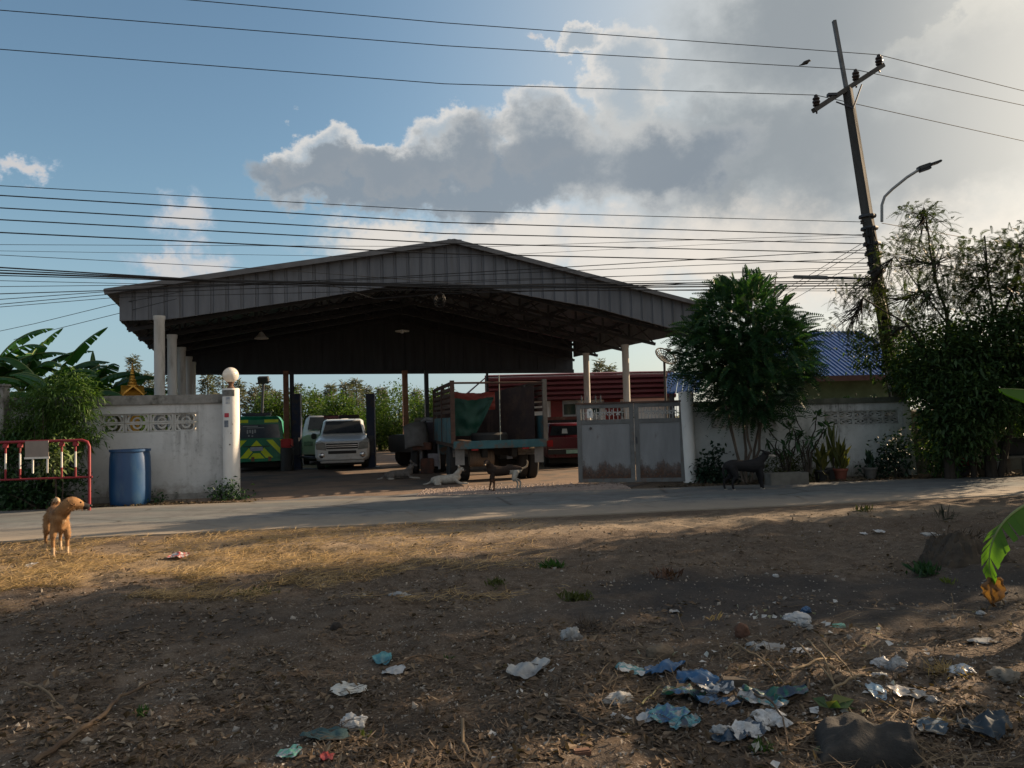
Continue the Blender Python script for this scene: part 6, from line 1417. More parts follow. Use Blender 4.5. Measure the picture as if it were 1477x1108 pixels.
g = MB(); g.box(q + Vector((0, 0, .05)), (.42, .2, .28), M=Matrix.Rotation(R(18), 3, 'X')); g.build('lamp_head', blackp, t, bevel=.02); g = MB(); g.bar(q + Vector((-.3, 0, -.1)), q + Vector((.3, 0, -.02)), .05, .05); g.build('bracket', steel_dk, t)
# ---- table, pots and sacks in the shade on the right
B = G(1450, 688); t = thing('plank_table', 'rough plank table in the dark shade under the right-hand tree', 'table', B + Vector((.25, .35, 0)), R(8))
tm = M('table_grey', (.17, .16, .14), (.1, .095, .085), rough=.85); zt_ = at(1450, 657, B.y + .3).z
g = MB(); g.bb((-.75, -.35, zt_ - .05), (1.3, .35, zt_)); g.build('tabletop', tm, t)
for x in (-.6, .25, 1.15):
    for y in (-.25, .25): g = MB(); g.bb((x - .05, y - .04, 0), (x + .05, y + .04, zt_ - .051)); g.build('leg', tm, t)
o = MB(); o.bb((-.25, -.18, 0), (.55, .2, .3)); o.bb((-.2, -.2, .3), (.5, .18, .38)); tag(o.build('covered_crate', blackp, loc=B + Vector((.45, .35, zt_ + .002)), bevel=.02), 'black covered crate sitting on the plank table', 'crate')
for px, py, r, h, c_, lb in ((1425, 688, .2, .3, (.2, .14, .09), 'wide tan clay pot beside the plank table'), (1378, 688, .11, .24, (.12, .13, .15), 'small grey-blue pot left of the red basin'), (1440, 689, .12, .36, (.18, .17, .15), 'tall grey clay jar before the plank table')):
    q = G(px, py); g = MB(); g.lathe([(r * .75, 0), (r, h * .5), (r * .95, h * .9), (r * 1.08, h * .93), (r * 1.08, h), (r * .9, h), (r * .85, h * .8), (0, h * .7)], 18); tag(g.build('clay_pot', M('pot_%d' % px, c_, tuple(x * .7 for x in c_), rough=.8), loc=q, smooth=True), lb, 'pot')
q = G(1390, 687); st = MB(); st.lathe([(.13, 0), (.15, .22), (.16, .24), (0, .24)], 16); tag(st.build('bucket', M('bucket_dark', (.05, .05, .055)), loc=q, smooth=True), 'dark upturned bucket carrying the red basin', 'bucket')
g = MB(); g.lathe([(.14, 0), (.24, .12), (.25, .12), (.23, .14), (.13, .02), (0, .02)], 18); tag(g.build('basin', M('basin_red', (.35, .03, .03), (.28, .03, .03), rough=.5), loc=q + Vector((0, 0, .242)), smooth=True), 'small red basin on an upturned bucket under the right-hand tree', 'basin')
# ------------------------------------------------------------------ dogs
def dog(name_label, loc, rz, chains, ears, coat, extra=(), k=1.0, voxel=.012, group='village dogs', eyes=(), sm=5):
    """chains: list of [(x, y, z, r), ...]; one continuous remeshed body. coat: function(local point) -> material slot"""
    t = thing('dog', name_label, 'dog', loc, rz, group)
    g = MB()
    for ch in chains:
        pts = [Vector(c[:3]) * k for c in ch]; rs = [c[3] * k for c in ch]
        a, b_ = pts[0], pts[-1]; d0 = (pts[0] - pts[1]).normalized(); d1 = (pts[-1] - pts[-2]).normalized()
        P = [a + d0 * rs[0] * .8, a + d0 * rs[0] * .5] + pts + [b_ + d1 * rs[-1] * .5, b_ + d1 * rs[-1] * .8]; Rr = [rs[0] * .35, rs[0] * .8] + rs + [rs[-1] * .8, rs[-1] * .35]
        # refine with a smooth curve
        P2, R2 = [], []
        for i in range(len(P) - 1):
            p0, p1, p2, p3 = P[max(i - 1, 0)], P[i], P[i + 1], P[min(i + 2, len(P) - 1)]
            for s in range(4):
                u = s / 4; P2.append(.5 * ((2 * p1) + (p2 - p0) * u + (2 * p0 - 5 * p1 + 4 * p2 - p3) * u * u + (3 * p1 - p0 - 3 * p2 + p3) * u ** 3)); R2.append(Rr[i] + (Rr[i + 1] - Rr[i]) * u)
        P2.append(P[-1]); R2.append(Rr[-1]); g.tube(P2, R2, 12)
    tmp = g.build('tmp', coat[1][0]); mod = tmp.modifiers.new('r', 'REMESH'); mod.mode = 'VOXEL'; mod.voxel_size = voxel * k; m2 = tmp.modifiers.new('s', 'SMOOTH'); m2.iterations = sm; m2.factor = .5
    dg = bpy.context.evaluated_depsgraph_get(); me = bpy.data.meshes.new_from_object(tmp.evaluated_get(dg)); bpy.data.objects.remove(tmp)
    me.name = 'body'; me.materials.clear()
    for mm in coat[1]: me.materials.append(mm)
    for p in me.polygons: p.material_index = coat[0](p.center / k); p.use_smooth = True
    o = bpy.data.objects.new('body', me); COL.objects.link(o); o.parent = t
    for e in ears:   # folded triangular ears: base a, base b, tip
        a, b_, c = [Vector(v) * k for v in e]; n = (b_ - a).cross(c - a).normalized(); g = MB(); P = []
        for i in range(6):
            u = i / 5; w = (1 - u) ** .7; m_ = (a + b_) / 2 + (c - (a + b_) / 2) * u + n * .02 * k * math.sin(math.pi * u); P.append([m_ + (a - b_) * .5 * w * q + n * (.012 * k * (1 - q * q)) for q in (-1, -.5, 0, .5, 1)])
        g.grid(P); eo = g.build('ear', coat[1][3] if len(coat[1]) > 3 and coat[1][0] is tan else coat[1][0], t, smooth='all', fixn=False); so_ = eo.modifiers.new('thick', 'SOLIDIFY'); so_.thickness = .012 * k
    for nm, c, r, mt in eyes:
        g = MB(); g.lathe([(r * math.sin(math.pi * i / 8) * k, -r * math.cos(math.pi * i / 8) * k) for i in range(9)], 12, Vector(c) * k); g.build(nm, mt, t, smooth='all')
    return t
def fur(name, c1, c2, scale=14): return M(name, c1, c2, rough=.85, scale=scale, bump=.35, bscale=120, spec=.15)
tan = fur('fur_tan', (.27, .155, .075), (.20, .11, .05)); tan_l = fur('fur_cream', (.42, .31, .2), (.34, .24, .15)); blk = fur('fur_black', (.012, .012, .014), (.02, .019, .02)); wht = fur('fur_white', (.36, .34, .30), (.26, .24, .21)); brn = fur('fur_brown', (.09, .045, .025), (.06, .03, .018)); gry = fur('fur_grey', (.16, .145, .13), (.09, .08, .075))
tan_d = fur('fur_tan_dark', (.19, .10, .047), (.14, .072, .032)); eye = M('dog_eye', (.01, .008, .006), rough=.1); nose = M('dog_nose', (.012, .011, .012), rough=.35)
def legs(xf, xh, y, hip, sh, sway=(0, 0, 0, 0), th=1.0):
    c = []
    for i, s in enumerate((-1, 1)):
        d = sway[i]; c.append([(xf - .02, s * y * .75, sh, .062 * th), (xf + .005 + d * .3, s * y, sh - .16, .048 * th), (xf - .015 + d * .7, s * y, .24, .032 * th), (xf + d, s * y, .1, .024 * th), (xf + .01 + d, s * y, .035, .026 * th), (xf + .045 + d, s * y, .022, .026 * th)])
    for i, s in enumerate((-1, 1)):
        d = sway[2 + i]; c.append([(xh + .02, s * y * .7, hip, .085 * th), (xh + .07 + d * .3, s * y, hip - .18, .06 * th), (xh - .0 + d * .7, s * y, .27, .034 * th), (xh - .06 + d, s * y, .19, .025 * th), (xh - .045 + d, s * y, .06, .023 * th), (xh - .03 + d, s * y, .03, .026 * th), (xh + .01 + d, s * y, .022, .025 * th)])
    return c
# 1 tan dog: standing, body turned towards the viewer, head in profile to the right
P = G(82, 799)
def coat_tan(p):
    n_ = mnoise.noise(p * 7)
    # muzzle black, chest blaze and tail underside pale
    hd = Vector((.50, .17, .72)); 
    if (p - Vector((.484, .325, .665))).length < .088: return 1
    if p.x > .40 and abs(p.y - .03) < .028 and .42 < p.z < .50: return 2
    if p.z > .70 and p.x < -.25 and p.y > .0: return 2
    if p.z < .13 + .03 * n_ or (p.z < .43 + .03 * n_ and abs(p.y) < .06 and p.x < .3): return 2
    if p.z > .585 + .04 * n_ and p.x < .38: return 3
    return 0
ch = [[(-.36, 0, .56, .07), (-.25, 0, .565, .098), (-.05, 0, .545, .095), (.15, 0, .525, .115), (.30, 0, .525, .112), (.37, 0, .535, .085)],
      [(.28, 0, .57, .105), (.38, .02, .63, .095), (.44, .05, .68, .085), (.47, .09, .70, .078)],
      [(.455, .07, .715, .088), (.465, .13, .725, .090), (.47, .185, .712, .074), (.478, .235, .687, .052), (.482, .28, .674, .045), (.484, .305, .67, .04)],
      [(.32, 0, .46, .09), (.33, 0, .40, .06)],
      [(-.36, 0, .58, .035), (-.40, .01, .66, .032), (-.36, .04, .73, .034), (-.28, .05, .72, .03), (-.26, .04, .66, .022)]] + legs(.31, -.29, .088, .5, .45, (.03, -.02, -.04, .02), .86)
dog('tan dog with a dark muzzle standing on the dry grass, head turned toward the road', P, R(-52), ch, [((.40, .05, .785), (.42, .14, .80), (.335, .13, .71)), ((.53, .05, .785), (.51, .14, .80), (.60, .13, .71))], (coat_tan, [tan, blk, tan_l, tan_d]), k=.88,
    eyes=[('eye', (.522, .215, .735), .013, eye), ('eye', (.412, .215, .735), .013, eye), ('nose', (.487, .345, .676), .02, nose)])
def coat_blades(t, mats, n, ln, seed):
    body = [c for c in t.children if c.name.startswith('body')][0].data; r_ = np.random.default_rng(seed); F = body.polygons; N = len(F)
    C = np.empty(N * 3); F.foreach_get('center', C); C = C.reshape(-1, 3); Nn = np.empty(N * 3); F.foreach_get('normal', Nn); Nn = Nn.reshape(-1, 3); A = np.empty(N); F.foreach_get('area', A); mi = np.empty(N, dtype=np.int32); F.foreach_get('material_index', mi)
    idx = r_.choice(N, n, p=A / A.sum()); P = C[idx] + r_.normal(size=(n, 3)) * .004 - Nn[idx] * .003; D = Nn[idx] * .55 + np.array([-.75, 0, -.55]) + r_.normal(size=(n, 3)) * .25; D /= np.linalg.norm(D, axis=1, keepdims=True)
    L = ln * r_.uniform(.5, 1.3, n); V = leaf_quads(P, D, Nn[idx], L, L * .16, .1); quads_obj('coat', V, mats, t, mi=np.tile(mi[idx], 2))
td = bpy.data.objects['dog']
coat_blades(td, [leafmat('hair_tan', (.17, .09, .04), (.27, .155, .075), (.36, .23, .12), trans=.1, rough=.7), leafmat('hair_black', (.012, .01, .01), (.03, .026, .024), trans=0), leafmat('hair_cream', (.3, .21, .13), (.44, .33, .22), trans=.1), leafmat('hair_dark_tan', (.11, .058, .027), (.2, .105, .05), trans=.1)], 11000, .022, 4)
# 2 black dog in profile, facing right
P = G(1075, 708.5)
def coat_blk(p):
    if p.z < .055: return 1
    if p.x > .52 and p.z < .745 and p.z > .6: return 2 if p.y < -.01 else 0
    if p.x > .40 and .34 < p.z < .52 and abs(p.y) < .05: return 1
    return 0
ch = [[(-.38, 0, .54, .09), (-.25, 0, .55, .12), (0, 0, .53, .12), (.2, 0, .52, .145), (.34, 0, .53, .12)], [(.30, 0, .58, .11), (.40, 0, .66, .085), (.48, 0, .73, .068)], [(.46, 0, .755, .072), (.54, 0, .75, .062), (.61, 0, .72, .04), (.68, 0, .705, .03)],
      [(-.42, 0, .56, .035), (-.47, 0, .45, .028), (-.45, 0, .3, .02), (-.41, 0, .24, .012)]] + legs(.33, -.31, .09, .5, .46, (.02, .06, .06, -.05))
dog('black dog with pale paws standing side-on at the road edge, facing right', P, R(7), ch, [((.44, -.06, .80), (.50, -.06, .80), (.40, -.10, .81)), ((.44, .06, .80), (.50, .06, .80), (.40, .10, .81))], (coat_blk, [blk, wht, wht]), k=.93, eyes=[('eye', (.57, -.05, .765), .011, eye), ('nose', (.705, 0, .712), .018, nose)])
# 3 dark dog with white hindquarters in front of the lorry, facing left, looking at the camera
P = G(728, 709)
def coat_mix(p):
    if p.x < -.12 and p.z < .50 : return 1
    if p.z > .5 and p.x < -.42: return 2
    if p.x > .2 and p.z < .3: return 3
    if p.x > .44 and abs(p.y - .2) < .05 and p.z < .66: return 2
    return 0
ch = [[(-.36, 0, .50, .085), (-.2, 0, .50, .11), (.05, 0, .48, .115), (.22, 0, .49, .13), (.33, 0, .51, .10)], [(.28, 0, .55, .095), (.36, .02, .62, .075), (.40, .05, .67, .066)], [(.39, .04, .69, .07), (.43, .11, .68, .058), (.46, .18, .655, .038), (.475, .235, .645, .028)],
      [(-.38, 0, .52, .03), (-.46, 0, .53, .026), (-.54, 0, .58, .024), (-.56, 0, .68, .02), (-.54, 0, .72, .012)]] + legs(.29, -.30, .085, .46, .43, (.05, -.03, -.03, .06), .9)
dog('dark dog with white hindquarters and raised pale-tipped tail in front of the teal lorry', P, R(187), ch, [((.36, .05, .73), (.42, .08, .745), (.33, .02, .70)), ((.42, .0, .745), (.36, .02, .73), (.47, -.02, .71))], (coat_mix, [fur('fur_darkbrown', (.022, .016, .014), (.035, .022, .016)), wht, tan_l, brn]), k=.9, eyes=[('nose', (.48, .26, .65), .018, nose)])
# 4, 5 lying dogs
def lying(label, P, rz, mats, pick, k, turn):
    ch = [[(-.34, 0, .12, .09), (-.2, .0, .13, .115), (0, 0, .14, .115), (.18, 0, .16, .12), (.27, 0, .19, .09)], [(.22, 0, .22, .09), (.29, 0, .30, .072), (.33, .0, .36, .06)],
          [(.32, 0, .385, .062), (.37, turn * .05, .385, .055), (.42, turn * .1, .365, .035), (.455, turn * .135, .355, .025)],
          [(.22, -.08, .12, .055), (.30, -.1, .05, .035), (.42, -.1, .03, .024), (.52, -.1, .025, .024)], [(.22, .08, .12, .055), (.28, .1, .05, .035), (.38, .1, .03, .024), (.48, .11, .025, .024)],
          [(-.3, -.08, .11, .085), (-.18, -.15, .1, .055), (-.3, -.19, .04, .03), (-.16, -.19, .03, .024)], [(-.3, .08, .11, .085), (-.2, .13, .1, .05), (-.28, .17, .04, .03), (-.16, .17, .03, .024)],
          [(-.38, 0, .1, .03), (-.5, .03, .04, .024), (-.6, .1, .025, .016)]]
    return dog(label, P, rz, ch, [((.29, -.05, .42), (.34, -.05, .44), (.28, -.085, .50)), ((.29, .05, .42), (.34, .05, .44), (.28, .085, .50))], (pick, mats), k=k, eyes=[('nose', (.468, turn * .15, .357), .016, nose), ('eye', (.405, turn * .1 - .045, .40), .01, eye)])
lying('cream-white dog lying on the gravel beside the rear wheel of the lorry', G(645, 699.5), R(5), [wht, blk], lambda p: 1 if p.x > .43 and p.z > .34 else 0, .95, -.6)
lying('grey-brown dog lying on the bare yard left of the white dog', G(577, 691.5), R(8), [gry, wht], lambda p: 1 if p.z < .06 else 0, 1.0, -.5)
# ------------------------------------------------------------------ rough ground cover (uncountable)
def dens(x, y, s=1.0, o=0): return fbm(x * s, y * s, o, 3)
def gpts(n, y0=2.4, y1=11.5, spread=1.15, keep=None):
    """random ground points, denser near the viewer, inside a wedge wider than the view"""
    out = []
    while len(out) < n:
        y = 1 / (1 / y1 + (1 / y0 - 1 / y1) * rnd.random()); x = (rnd.random() * 2 - 1) * y * .78 * spread
        if y > yn(x) - .12: continue
        if keep and not keep(x, y): continue
        out.append((x, y))
    return out
litter_m = leafmat('dry_leaf', (.06, .041, .027), (.13, .092, .062), (.25, .2, .145), trans=.1, rough=.85)
chips = leafmat('pale_chip', (.11, .095, .078), (.24, .21, .18), (.5, .47, .42), trans=.0, rough=.9)
straw_m = leafmat('dry_straw', (.20, .13, .06), (.36, .25, .115), (.50, .37, .2), trans=.25, rough=.7)
twig_m = leafmat('twig', (.035, .026, .02), (.08, .06, .042), (.17, .135, .1), trans=0, rough=.9)
burn = [(*_p(1230, 862), 3.2, .95), (*_p(1010, 842), 1.4, .55)]
def burnt(x, y): return any(((x - a) / rx) ** 2 + ((y - b_) / ry) ** 2 < 1.0 for a, b_, rx, ry in burn)
def scatter(name, n, mt, ln, wd, lift, flat, label, kind_, keep=None, y1=11.5, curl=.15):
    pts = gpts(n, y1=y1, keep=keep); P = np.array([(x, y, gh(x, y) + lift * rnd.random()) for x, y in pts])
    D = unit(n); D[:, 2] = np.abs(D[:, 2]) * flat; D /= np.linalg.norm(D, axis=1, keepdims=True)
    Nn = unit(n) * .5 + np.array([0, 0, 1.]); s = rng.uniform(.4, 1.3, n) ** 1.3
    V = leaf_quads(P, D, Nn, ln * s, wd * s * rng.uniform(.6, 1.4, n), curl)
    V[:, :, 2] = np.maximum(V[:, :, 2], np.repeat(P[None, :, 2], 2, 0).reshape(-1)[:, None] - .004)
    o = quads_obj(name, V, mt); tag(o, label, kind_, kind='stuff'); return o
pk = lambda x, y: dens(x, y, 1.4, 2) > -.08 - .3 * (rnd.random() < .3) + (.55 if burnt(x, y) else 0)
scatter('leaf_litter', 30000, litter_m, .052, .024, .012, .35, 'brown dry leaf litter strewn over the dirt plot', 'leaf litter', pk)
scatter('wood_chips', 11000, chips, .022, .013, .006, .25, 'pale chips and fragments scattered over the dirt plot', 'debris', lambda x, y: dens(x, y, 2.2, 8) > -.1)
scatter('plastic_flecks', 420, leafmat('fleck_white', (.3, .3, .3), (.42, .43, .44), (.5, .5, .5), trans=.2, rough=.5), .045, .035, .02, .8, 'small pale plastic flecks scattered through the rubbish on the right', 'litter', lambda x, y: x > -.2 and y < 6.2 and dens(x, y, 1.2, 31) > .12, y1=6.3)
def strands(name, n, mt, L, r, label, kind_, keep, up=.25, y1=11.8, lift=.01):
    pts = gpts(n, y1=y1, keep=keep); V = []
    for x, y in pts:
        a = rnd.random() * 6.283; l = L * rnd.uniform(.35, 1.2); z = gh(x, y) + lift * rnd.random() + .003; e = up * rnd.random() ** 2; d = Vector((math.cos(a), math.sin(a), e)); s = Vector((-d.y, d.x, .3)) * r * rnd.uniform(.6, 1.4); c = Vector((rnd.uniform(-.2, .2), rnd.uniform(-.2, .2), -.35 * e)) * l
        p0 = Vector((x, y, z)); p1 = p0 + d * l * .5; p2 = p0 + d * l + c; p2.z = max(p2.z, z)
        V.append([p0 - s, p0 + s, p1 + s, p1 - s]); V.append([p1 - s, p1 + s, p2 + s * .4, p2 - s * .4])
    o = quads_obj(name, np.array([[tuple(v) for v in q] for q in V]), mt); tag(o, label, kind_, kind='stuff')
strw = lambda x, y: (x < .4 and y > 6.6 and dens(x, y, .9, 5) > -.12 - .08 * (y - 8) and rnd.random() < .22 - x * .24)
strands('dry_grass', 15000, straw_m, .22, .0022, 'golden dry cut grass along the left side of the plot by the road', 'dry grass', strw, .35, lift=.035)
strands('root_fibres', 17000, twig_m, .15, .0022, 'dark fibrous roots and stalks tangled over the plot', 'plant debris', lambda x, y: dens(x, y, 1.1, 11) > -.05 and not burnt(x, y), .3)
strands('dry_stalks', 1500, leafmat('stalk_brown', (.07, .05, .032), (.13, .095, .06), (.22, .17, .11), trans=.1, rough=.8), .24, .0024, 'pale dry stalks heaped among the rubbish on the right', 'dry stalks', lambda x, y: (x > .3 and y < 6.0 and dens(x, y, .9, 14) > .02), .5, y1=6.5, lift=.04)
# pebbles
def pebbles(name, n, mt, label, keep, r0, y0=2.4, y1=11.5):
    V = []
    base = [Vector(v).normalized() for v in ((1, 0, 0), (-1, 0, 0), (0, 1, 0), (0, -1, 0), (0, 0, 1), (0, 0, -1))]; tri = [(0, 2, 4), (2, 1, 4), (1, 3, 4), (3, 0, 4), (2, 0, 5), (1, 2, 5), (3, 1, 5), (0, 3, 5)]
    for x, y in gpts(n, y0, y1, keep=keep):
        r = r0 * rnd.uniform(.4, 1.0) * (1 + 1.4 * (rnd.random() ** 12)); E = Euler((rnd.random() * 6, rnd.random() * 6, rnd.random() * 6)).to_matrix(); sc = Vector((rnd.uniform(.7, 1.4), rnd.uniform(.7, 1.3), rnd.uniform(.35, .6)))
        vv = [E @ Vector((b_.x * sc.x, b_.y * sc.y, b_.z * sc.z)) * r * rnd.uniform(.8, 1.2) + Vector((x, y, gh(x, y) + r * .25)) for b_ in base]
        for f in tri: V.append([tuple(vv[i]) for i in f])
    o = quads_obj(name, np.array(V), mt, nv=3); tag(o, label, 'gravel', kind='stuff')
peb = M('pebble_stone', (.32, .29, .255), (.16, .14, .12), rough=.9, scale=2)
pebbles('pebbles', 8500, peb, 'small stones scattered over the dirt plot', lambda x, y: dens(x, y, 1.5, 21) > -.2, .0115)
# gravel spill at the gateway
V = []; a_ = _p(600, 707); b_p = _p(790, 700)
def gate_gravel():
    V = []; tri = [(0, 2, 4), (2, 1, 4), (1, 3, 4), (3, 0, 4)]
    for i in range(5200):
        x = rnd.uniform(-2.0, 2.4); y0 = yf(x) + .02; y = y0 + abs(rnd.gauss(0, .75)); 
        if y > y0 + 2.4: continue
        r = rnd.uniform(.008, .028); z = .018; vv = [(x + r, y, z), (x - r, y + r * .3, z), (x, y + r, z), (x + r * .2, y - r, z), (x, y, z + r * .8)]
        for f in tri: V.append([vv[j] for j in f])
    o = quads_obj('gateway_gravel', np.array(V), M('pink_gravel', (.30, .235, .2), (.2, .16, .14), rough=.9, scale=3), nv=3); tag(o, 'pinkish gravel spilled across the gateway in front of the lorry', 'gravel', kind='stuff')
gate_gravel()
# verge grit and weeds between road and walls
def verge():
    V = []
    for i in range(5000):
        x = rnd.uniform(-11, 14); 
        if -5.2 < x < 3.0: continue
        y = yf(x) + .05 + abs(rnd.gauss(0, .28)); a = rnd.random() * 6.28; l = rnd.uniform(.03, .10); d = Vector((math.cos(a), math.sin(a), rnd.uniform(0, .6))) * l; s = Vector((-math.sin(a), math.cos(a), 0)) * l * .25; p = Vector((x, y, .004 + rnd.random() * .02)); q = p + d; 
        V.append([p, p + d * .5 + s, q, p + d * .5 - s])
    o = quads_obj('verge_litter', np.array([[tuple(v) for v in q] for q in V]), leafmat('verge_leaf', (.04, .03, .02), (.09, .065, .04), (.14, .12, .06), trans=.1)); tag(o, 'dry leaves drifted along the foot of the walls', 'leaf litter', kind='stuff')
verge()
# ------------------------------------------------------------------ single pieces of rubbish
def gp(px, py):
    p = G(px, py); p.z = gh(p.x, p.y); p = G(px, py, p.z); p.z = gh(p.x, p.y); return p
def bag(name, label, px, py, wpx, hpx, mt, seed, flat=False, cat=None, ridge=1.0, dark=None):
    """crumpled bag: folded lump, base on the ground"""
    p = gp(px, py); k = p.y / FPX; a = wpx * k / 2; h = hpx * k * (.75 if not flat else .4); d = a * .75
    bm = bmesh.new(); bmesh.ops.create_icosphere(bm, subdivisions=4, radius=1)
    for v in bm.verts:
        n = v.co.normalized(); w = Vector((n.x * 1.6, n.y * 1.6, n.z * 1.6)) + Vector((seed * 3.7, seed, 0))
        r_ = 1 + .38 * mnoise.noise(w) + ridge * (.34 * abs(mnoise.noise(w * 2.1)) + .22 * abs(mnoise.noise(w * 4.3)) + .1 * abs(mnoise.noise(w * 9))) - .18
        v.co = Vector((n.x * r_ * a, n.y * r_ * d, max(-.25, n.z * r_) * h * .55))
        v.co.z += h * .12
    me = bpy.data.meshes.new(name); bm.to_mesh(me); bm.free()
    me.polygons.foreach_set('use_smooth', [True] * len(me.polygons)); me.set_sharp_from_angle(angle=R(50)); me.materials.append(mt)
    o = bpy.data.objects.new(name, me); COL.objects.link(o); o.location = p; o.rotation_euler = (0, 0, R(seed * 41 % 60 - 30)); return tag(o, label, cat or 'plastic bag')
def multi(name, cols, sc, seed):
    ma, nt, b, oc = mk(name); n = noise_(nt, mapping(nt, oc, (1, 1.4, .6), (seed * 1.7, seed, 0)), 2.6 * sc, 3, .5, dist=.4)
    st = []; N = len(cols)
    for i, cc in enumerate(cols):
        a = .30 + .40 * i / N; st += [(a + .012, cc), (a + .40 / N - .012, tuple(x * .85 for x in cc))]
    c = ramp(nt, st, n); c = mixc(nt, mth(nt, 'MULTIPLY', ramp(nt, [(.45, 0), (.7, 1)], noise_(nt, oc, 9 * sc, 6, .65)), .5), c, (.10, .085, .07))
    nt.links.new(c, b.inputs['Base Color']); b.inputs['Roughness'].default_value = .38
    t = nt.nodes.new('ShaderNodeBsdfTranslucent'); nt.links.new(c, t.inputs['Color']); mx = nt.nodes.new('ShaderNodeMixShader'); mx.inputs[0].default_value = .18
    nt.links.new(b.outputs[0], mx.inputs[1]); nt.links.new(t.outputs[0], mx.inputs[2]); nt.links.new(mx.outputs[0], nt.nodes['Material Output'].inputs['Surface'])
    bn = nd(nt, 'ShaderNodeBump', Strength=.6, Distance=.012); nt.links.new(noise_(nt, oc, 38, 4, .6), bn.inputs['Height']); nt.links.new(bn.outputs[0], b.inputs['Normal'])
    return ma
C_W, C_N, C_B, C_T, C_G, C_M, C_R, C_Y = (.5, .51, .52), (.022, .05, .09), (.045, .13, .27), (.09, .27, .30), (.015, .12, .085), (.2, .48, .36), (.4, .05, .05), (.3, .3, .29)
def sheet(name, label, px, py, wpx, dpx, mt, seed, cat=None, amp=.3, rz=0, mats=None, lift=0.0, nx=26, ny=16):
    """torn, wrinkled film lying on the ground; dpx = picture height covered"""
    p = gp(px, py); k = p.y / FPX; w = wpx * k; d = min(w * 1.3, dpx * k * p.y / 1.6)
    g = MB(); P = []; r_ = random.Random(seed)
    for i in range(nx + 1):
        row = []
        for j in range(ny + 1):
            u, v = i / nx - .5, j / ny - .5; ex = 1 + .22 * fbm(v * 2.2, seed * 1.3, 2, 2); ey = (1 + .5 * fbm(u * 2.6, seed * 2.1, 7, 2)) * (1 - .5 * (2 * u) ** 4)
            x = u * w * ex; y = v * d * ey; q_ = seed * .7; z = w * amp * (.26 * max(0, 1 - 2.6 * abs(fbm(u * 1.5 + .9 * v * math.cos(q_), v * 1.2 + u * math.sin(q_), seed, 1))) + .14 * max(0, 1 - 2.4 * abs(fbm(u * 2.6 - v, v * 2.0 + u, seed + 3, 1))) + .08 * fbm(u * 4.5, v * 4, seed + 6, 2) + .05 * fbm(u * 10, v * 9, seed + 2, 2) + .06 * (1 - 4 * v * v))
            row.append((x + .02 * w * fbm(u * 4, v * 4, seed + 9, 2), y + .03 * w * fbm(u * 3, v * 3, seed + 4, 2), z))
        P.append(row)
    c, s = math.cos(rz), math.sin(rz); P = [[(x * c - y * s, x * s + y * c, z) for x, y, z in row] for row in P]
    P = [[(x, y, z + gh(p.x + x, p.y + y) - p.z + .012 + lift) for x, y, z in row] for row in P]
    g.grid(P)
    if mats: mt = multi('print_%d' % seed, mats, 1.0 / max(.05, w), seed)
    o = g.build(name, mt, loc=p, smooth='all', fixn=False); return tag(o, label, cat or 'plastic sheet')
wp1 = plastic('bag_white', (.50, .50, .50), (.36, .37, .38), .25); wp2 = plastic('bag_cloudy', (.40, .41, .41), (.24, .24, .24), .3); wp3 = plastic('bag_grey', (.30, .29, .28), (.18, .17, .16), .2)
blu = plastic('film_blue', (.045, .13, .27), (.03, .08, .17), .25); dbl = plastic('film_navy', (.02, .05, .09), (.012, .03, .055), .15); tea = plastic('film_teal', (.10, .30, .32), (.05, .16, .2), .25); grn = plastic('film_green', (.015, .13, .09), (.01, .08, .06), .2); mnt = plastic('film_mint', (.2, .5, .36), (.35, .55, .45), .3); redp = plastic('wrap_red', (.42, .05, .05), (.55, .5, .48), .1)
fib = plastic('pillow_fibre', (.42, .41, .39), (.3, .29, .27), .2, rough=.8)
sheet('wrapper', 'crumpled red and white wrapper lying in the golden dry grass', 258, 804, 26, 14, wp1, 1, 'wrapper', .5, mats=[C_W, C_R, C_W])
sheet('paper_scrap', 'small flat white scrap in the dry grass below the tan dog', 45, 820, 14, 8, wp1, 2, 'scrap')
bag('plastic_bag', 'clear crumpled plastic bag alone in the middle of the dirt plot', 575, 859, 32, 14, wp2, 3, True)
sheet('plastic_scrap', 'pale teal torn scrap next to the folded white paper', 551, 957, 27, 18, tea, 4, 'scrap', .35, R(20))
sheet('paper_scrap', 'folded bright white paper scrap right of the teal scrap', 569, 971, 27, 12, wp1, 5, 'scrap', .3, R(-15))
sheet('paper_strip', 'long off-white crushed tube lying left of the round white bag', 503, 998, 50, 17, plastic('tube_white', (.5, .49, .45), (.4, .39, .35), .1), 6, 'wrapper', .22, R(12))
bag('plastic_bag', 'round bright white plastic bag on the bottom middle of the plot', 510, 1049, 40, 36, wp1, 7)
sheet('cloth_strip', 'dark teal rag trailing from under the round white bag', 470, 1066, 66, 26, plastic('rag_teal', (.02, .06, .065), (.015, .04, .045), .05, .8), 8, 'rag', .2, R(10))
sheet('wrapper', 'pale green-ended wrapper at the bottom edge left of the round bag', 417, 1088, 34, 14, wp1, 9, 'wrapper', .3, R(15), mats=[C_W, C_M])
sheet('plastic_scrap', 'small red scrap near the bottom edge', 472, 1095, 18, 12, redp, 10, 'scrap', .4, mats=[C_R, (.3, .03, .02)])
bag('plastic_bag', 'grey-white bag wedged against the dark hump in the plot centre', 823, 925, 30, 36, wp2, 11)
sheet('plastic_bag', 'torn whitish bag spread low and wide left of the fibre lump', 762, 976, 58, 15, wp2, 12, 'plastic bag', .5, R(12))
bag('plastic_bag', 'small upright white bag corner at the end of the torn wide bag', 741, 972, 18, 20, wp1, 42)
bag('pillow_stuffing', 'off-white fluffy lump of pillow stuffing left of the blue films', 893, 1012, 42, 26, fib, 13, cat='stuffing')
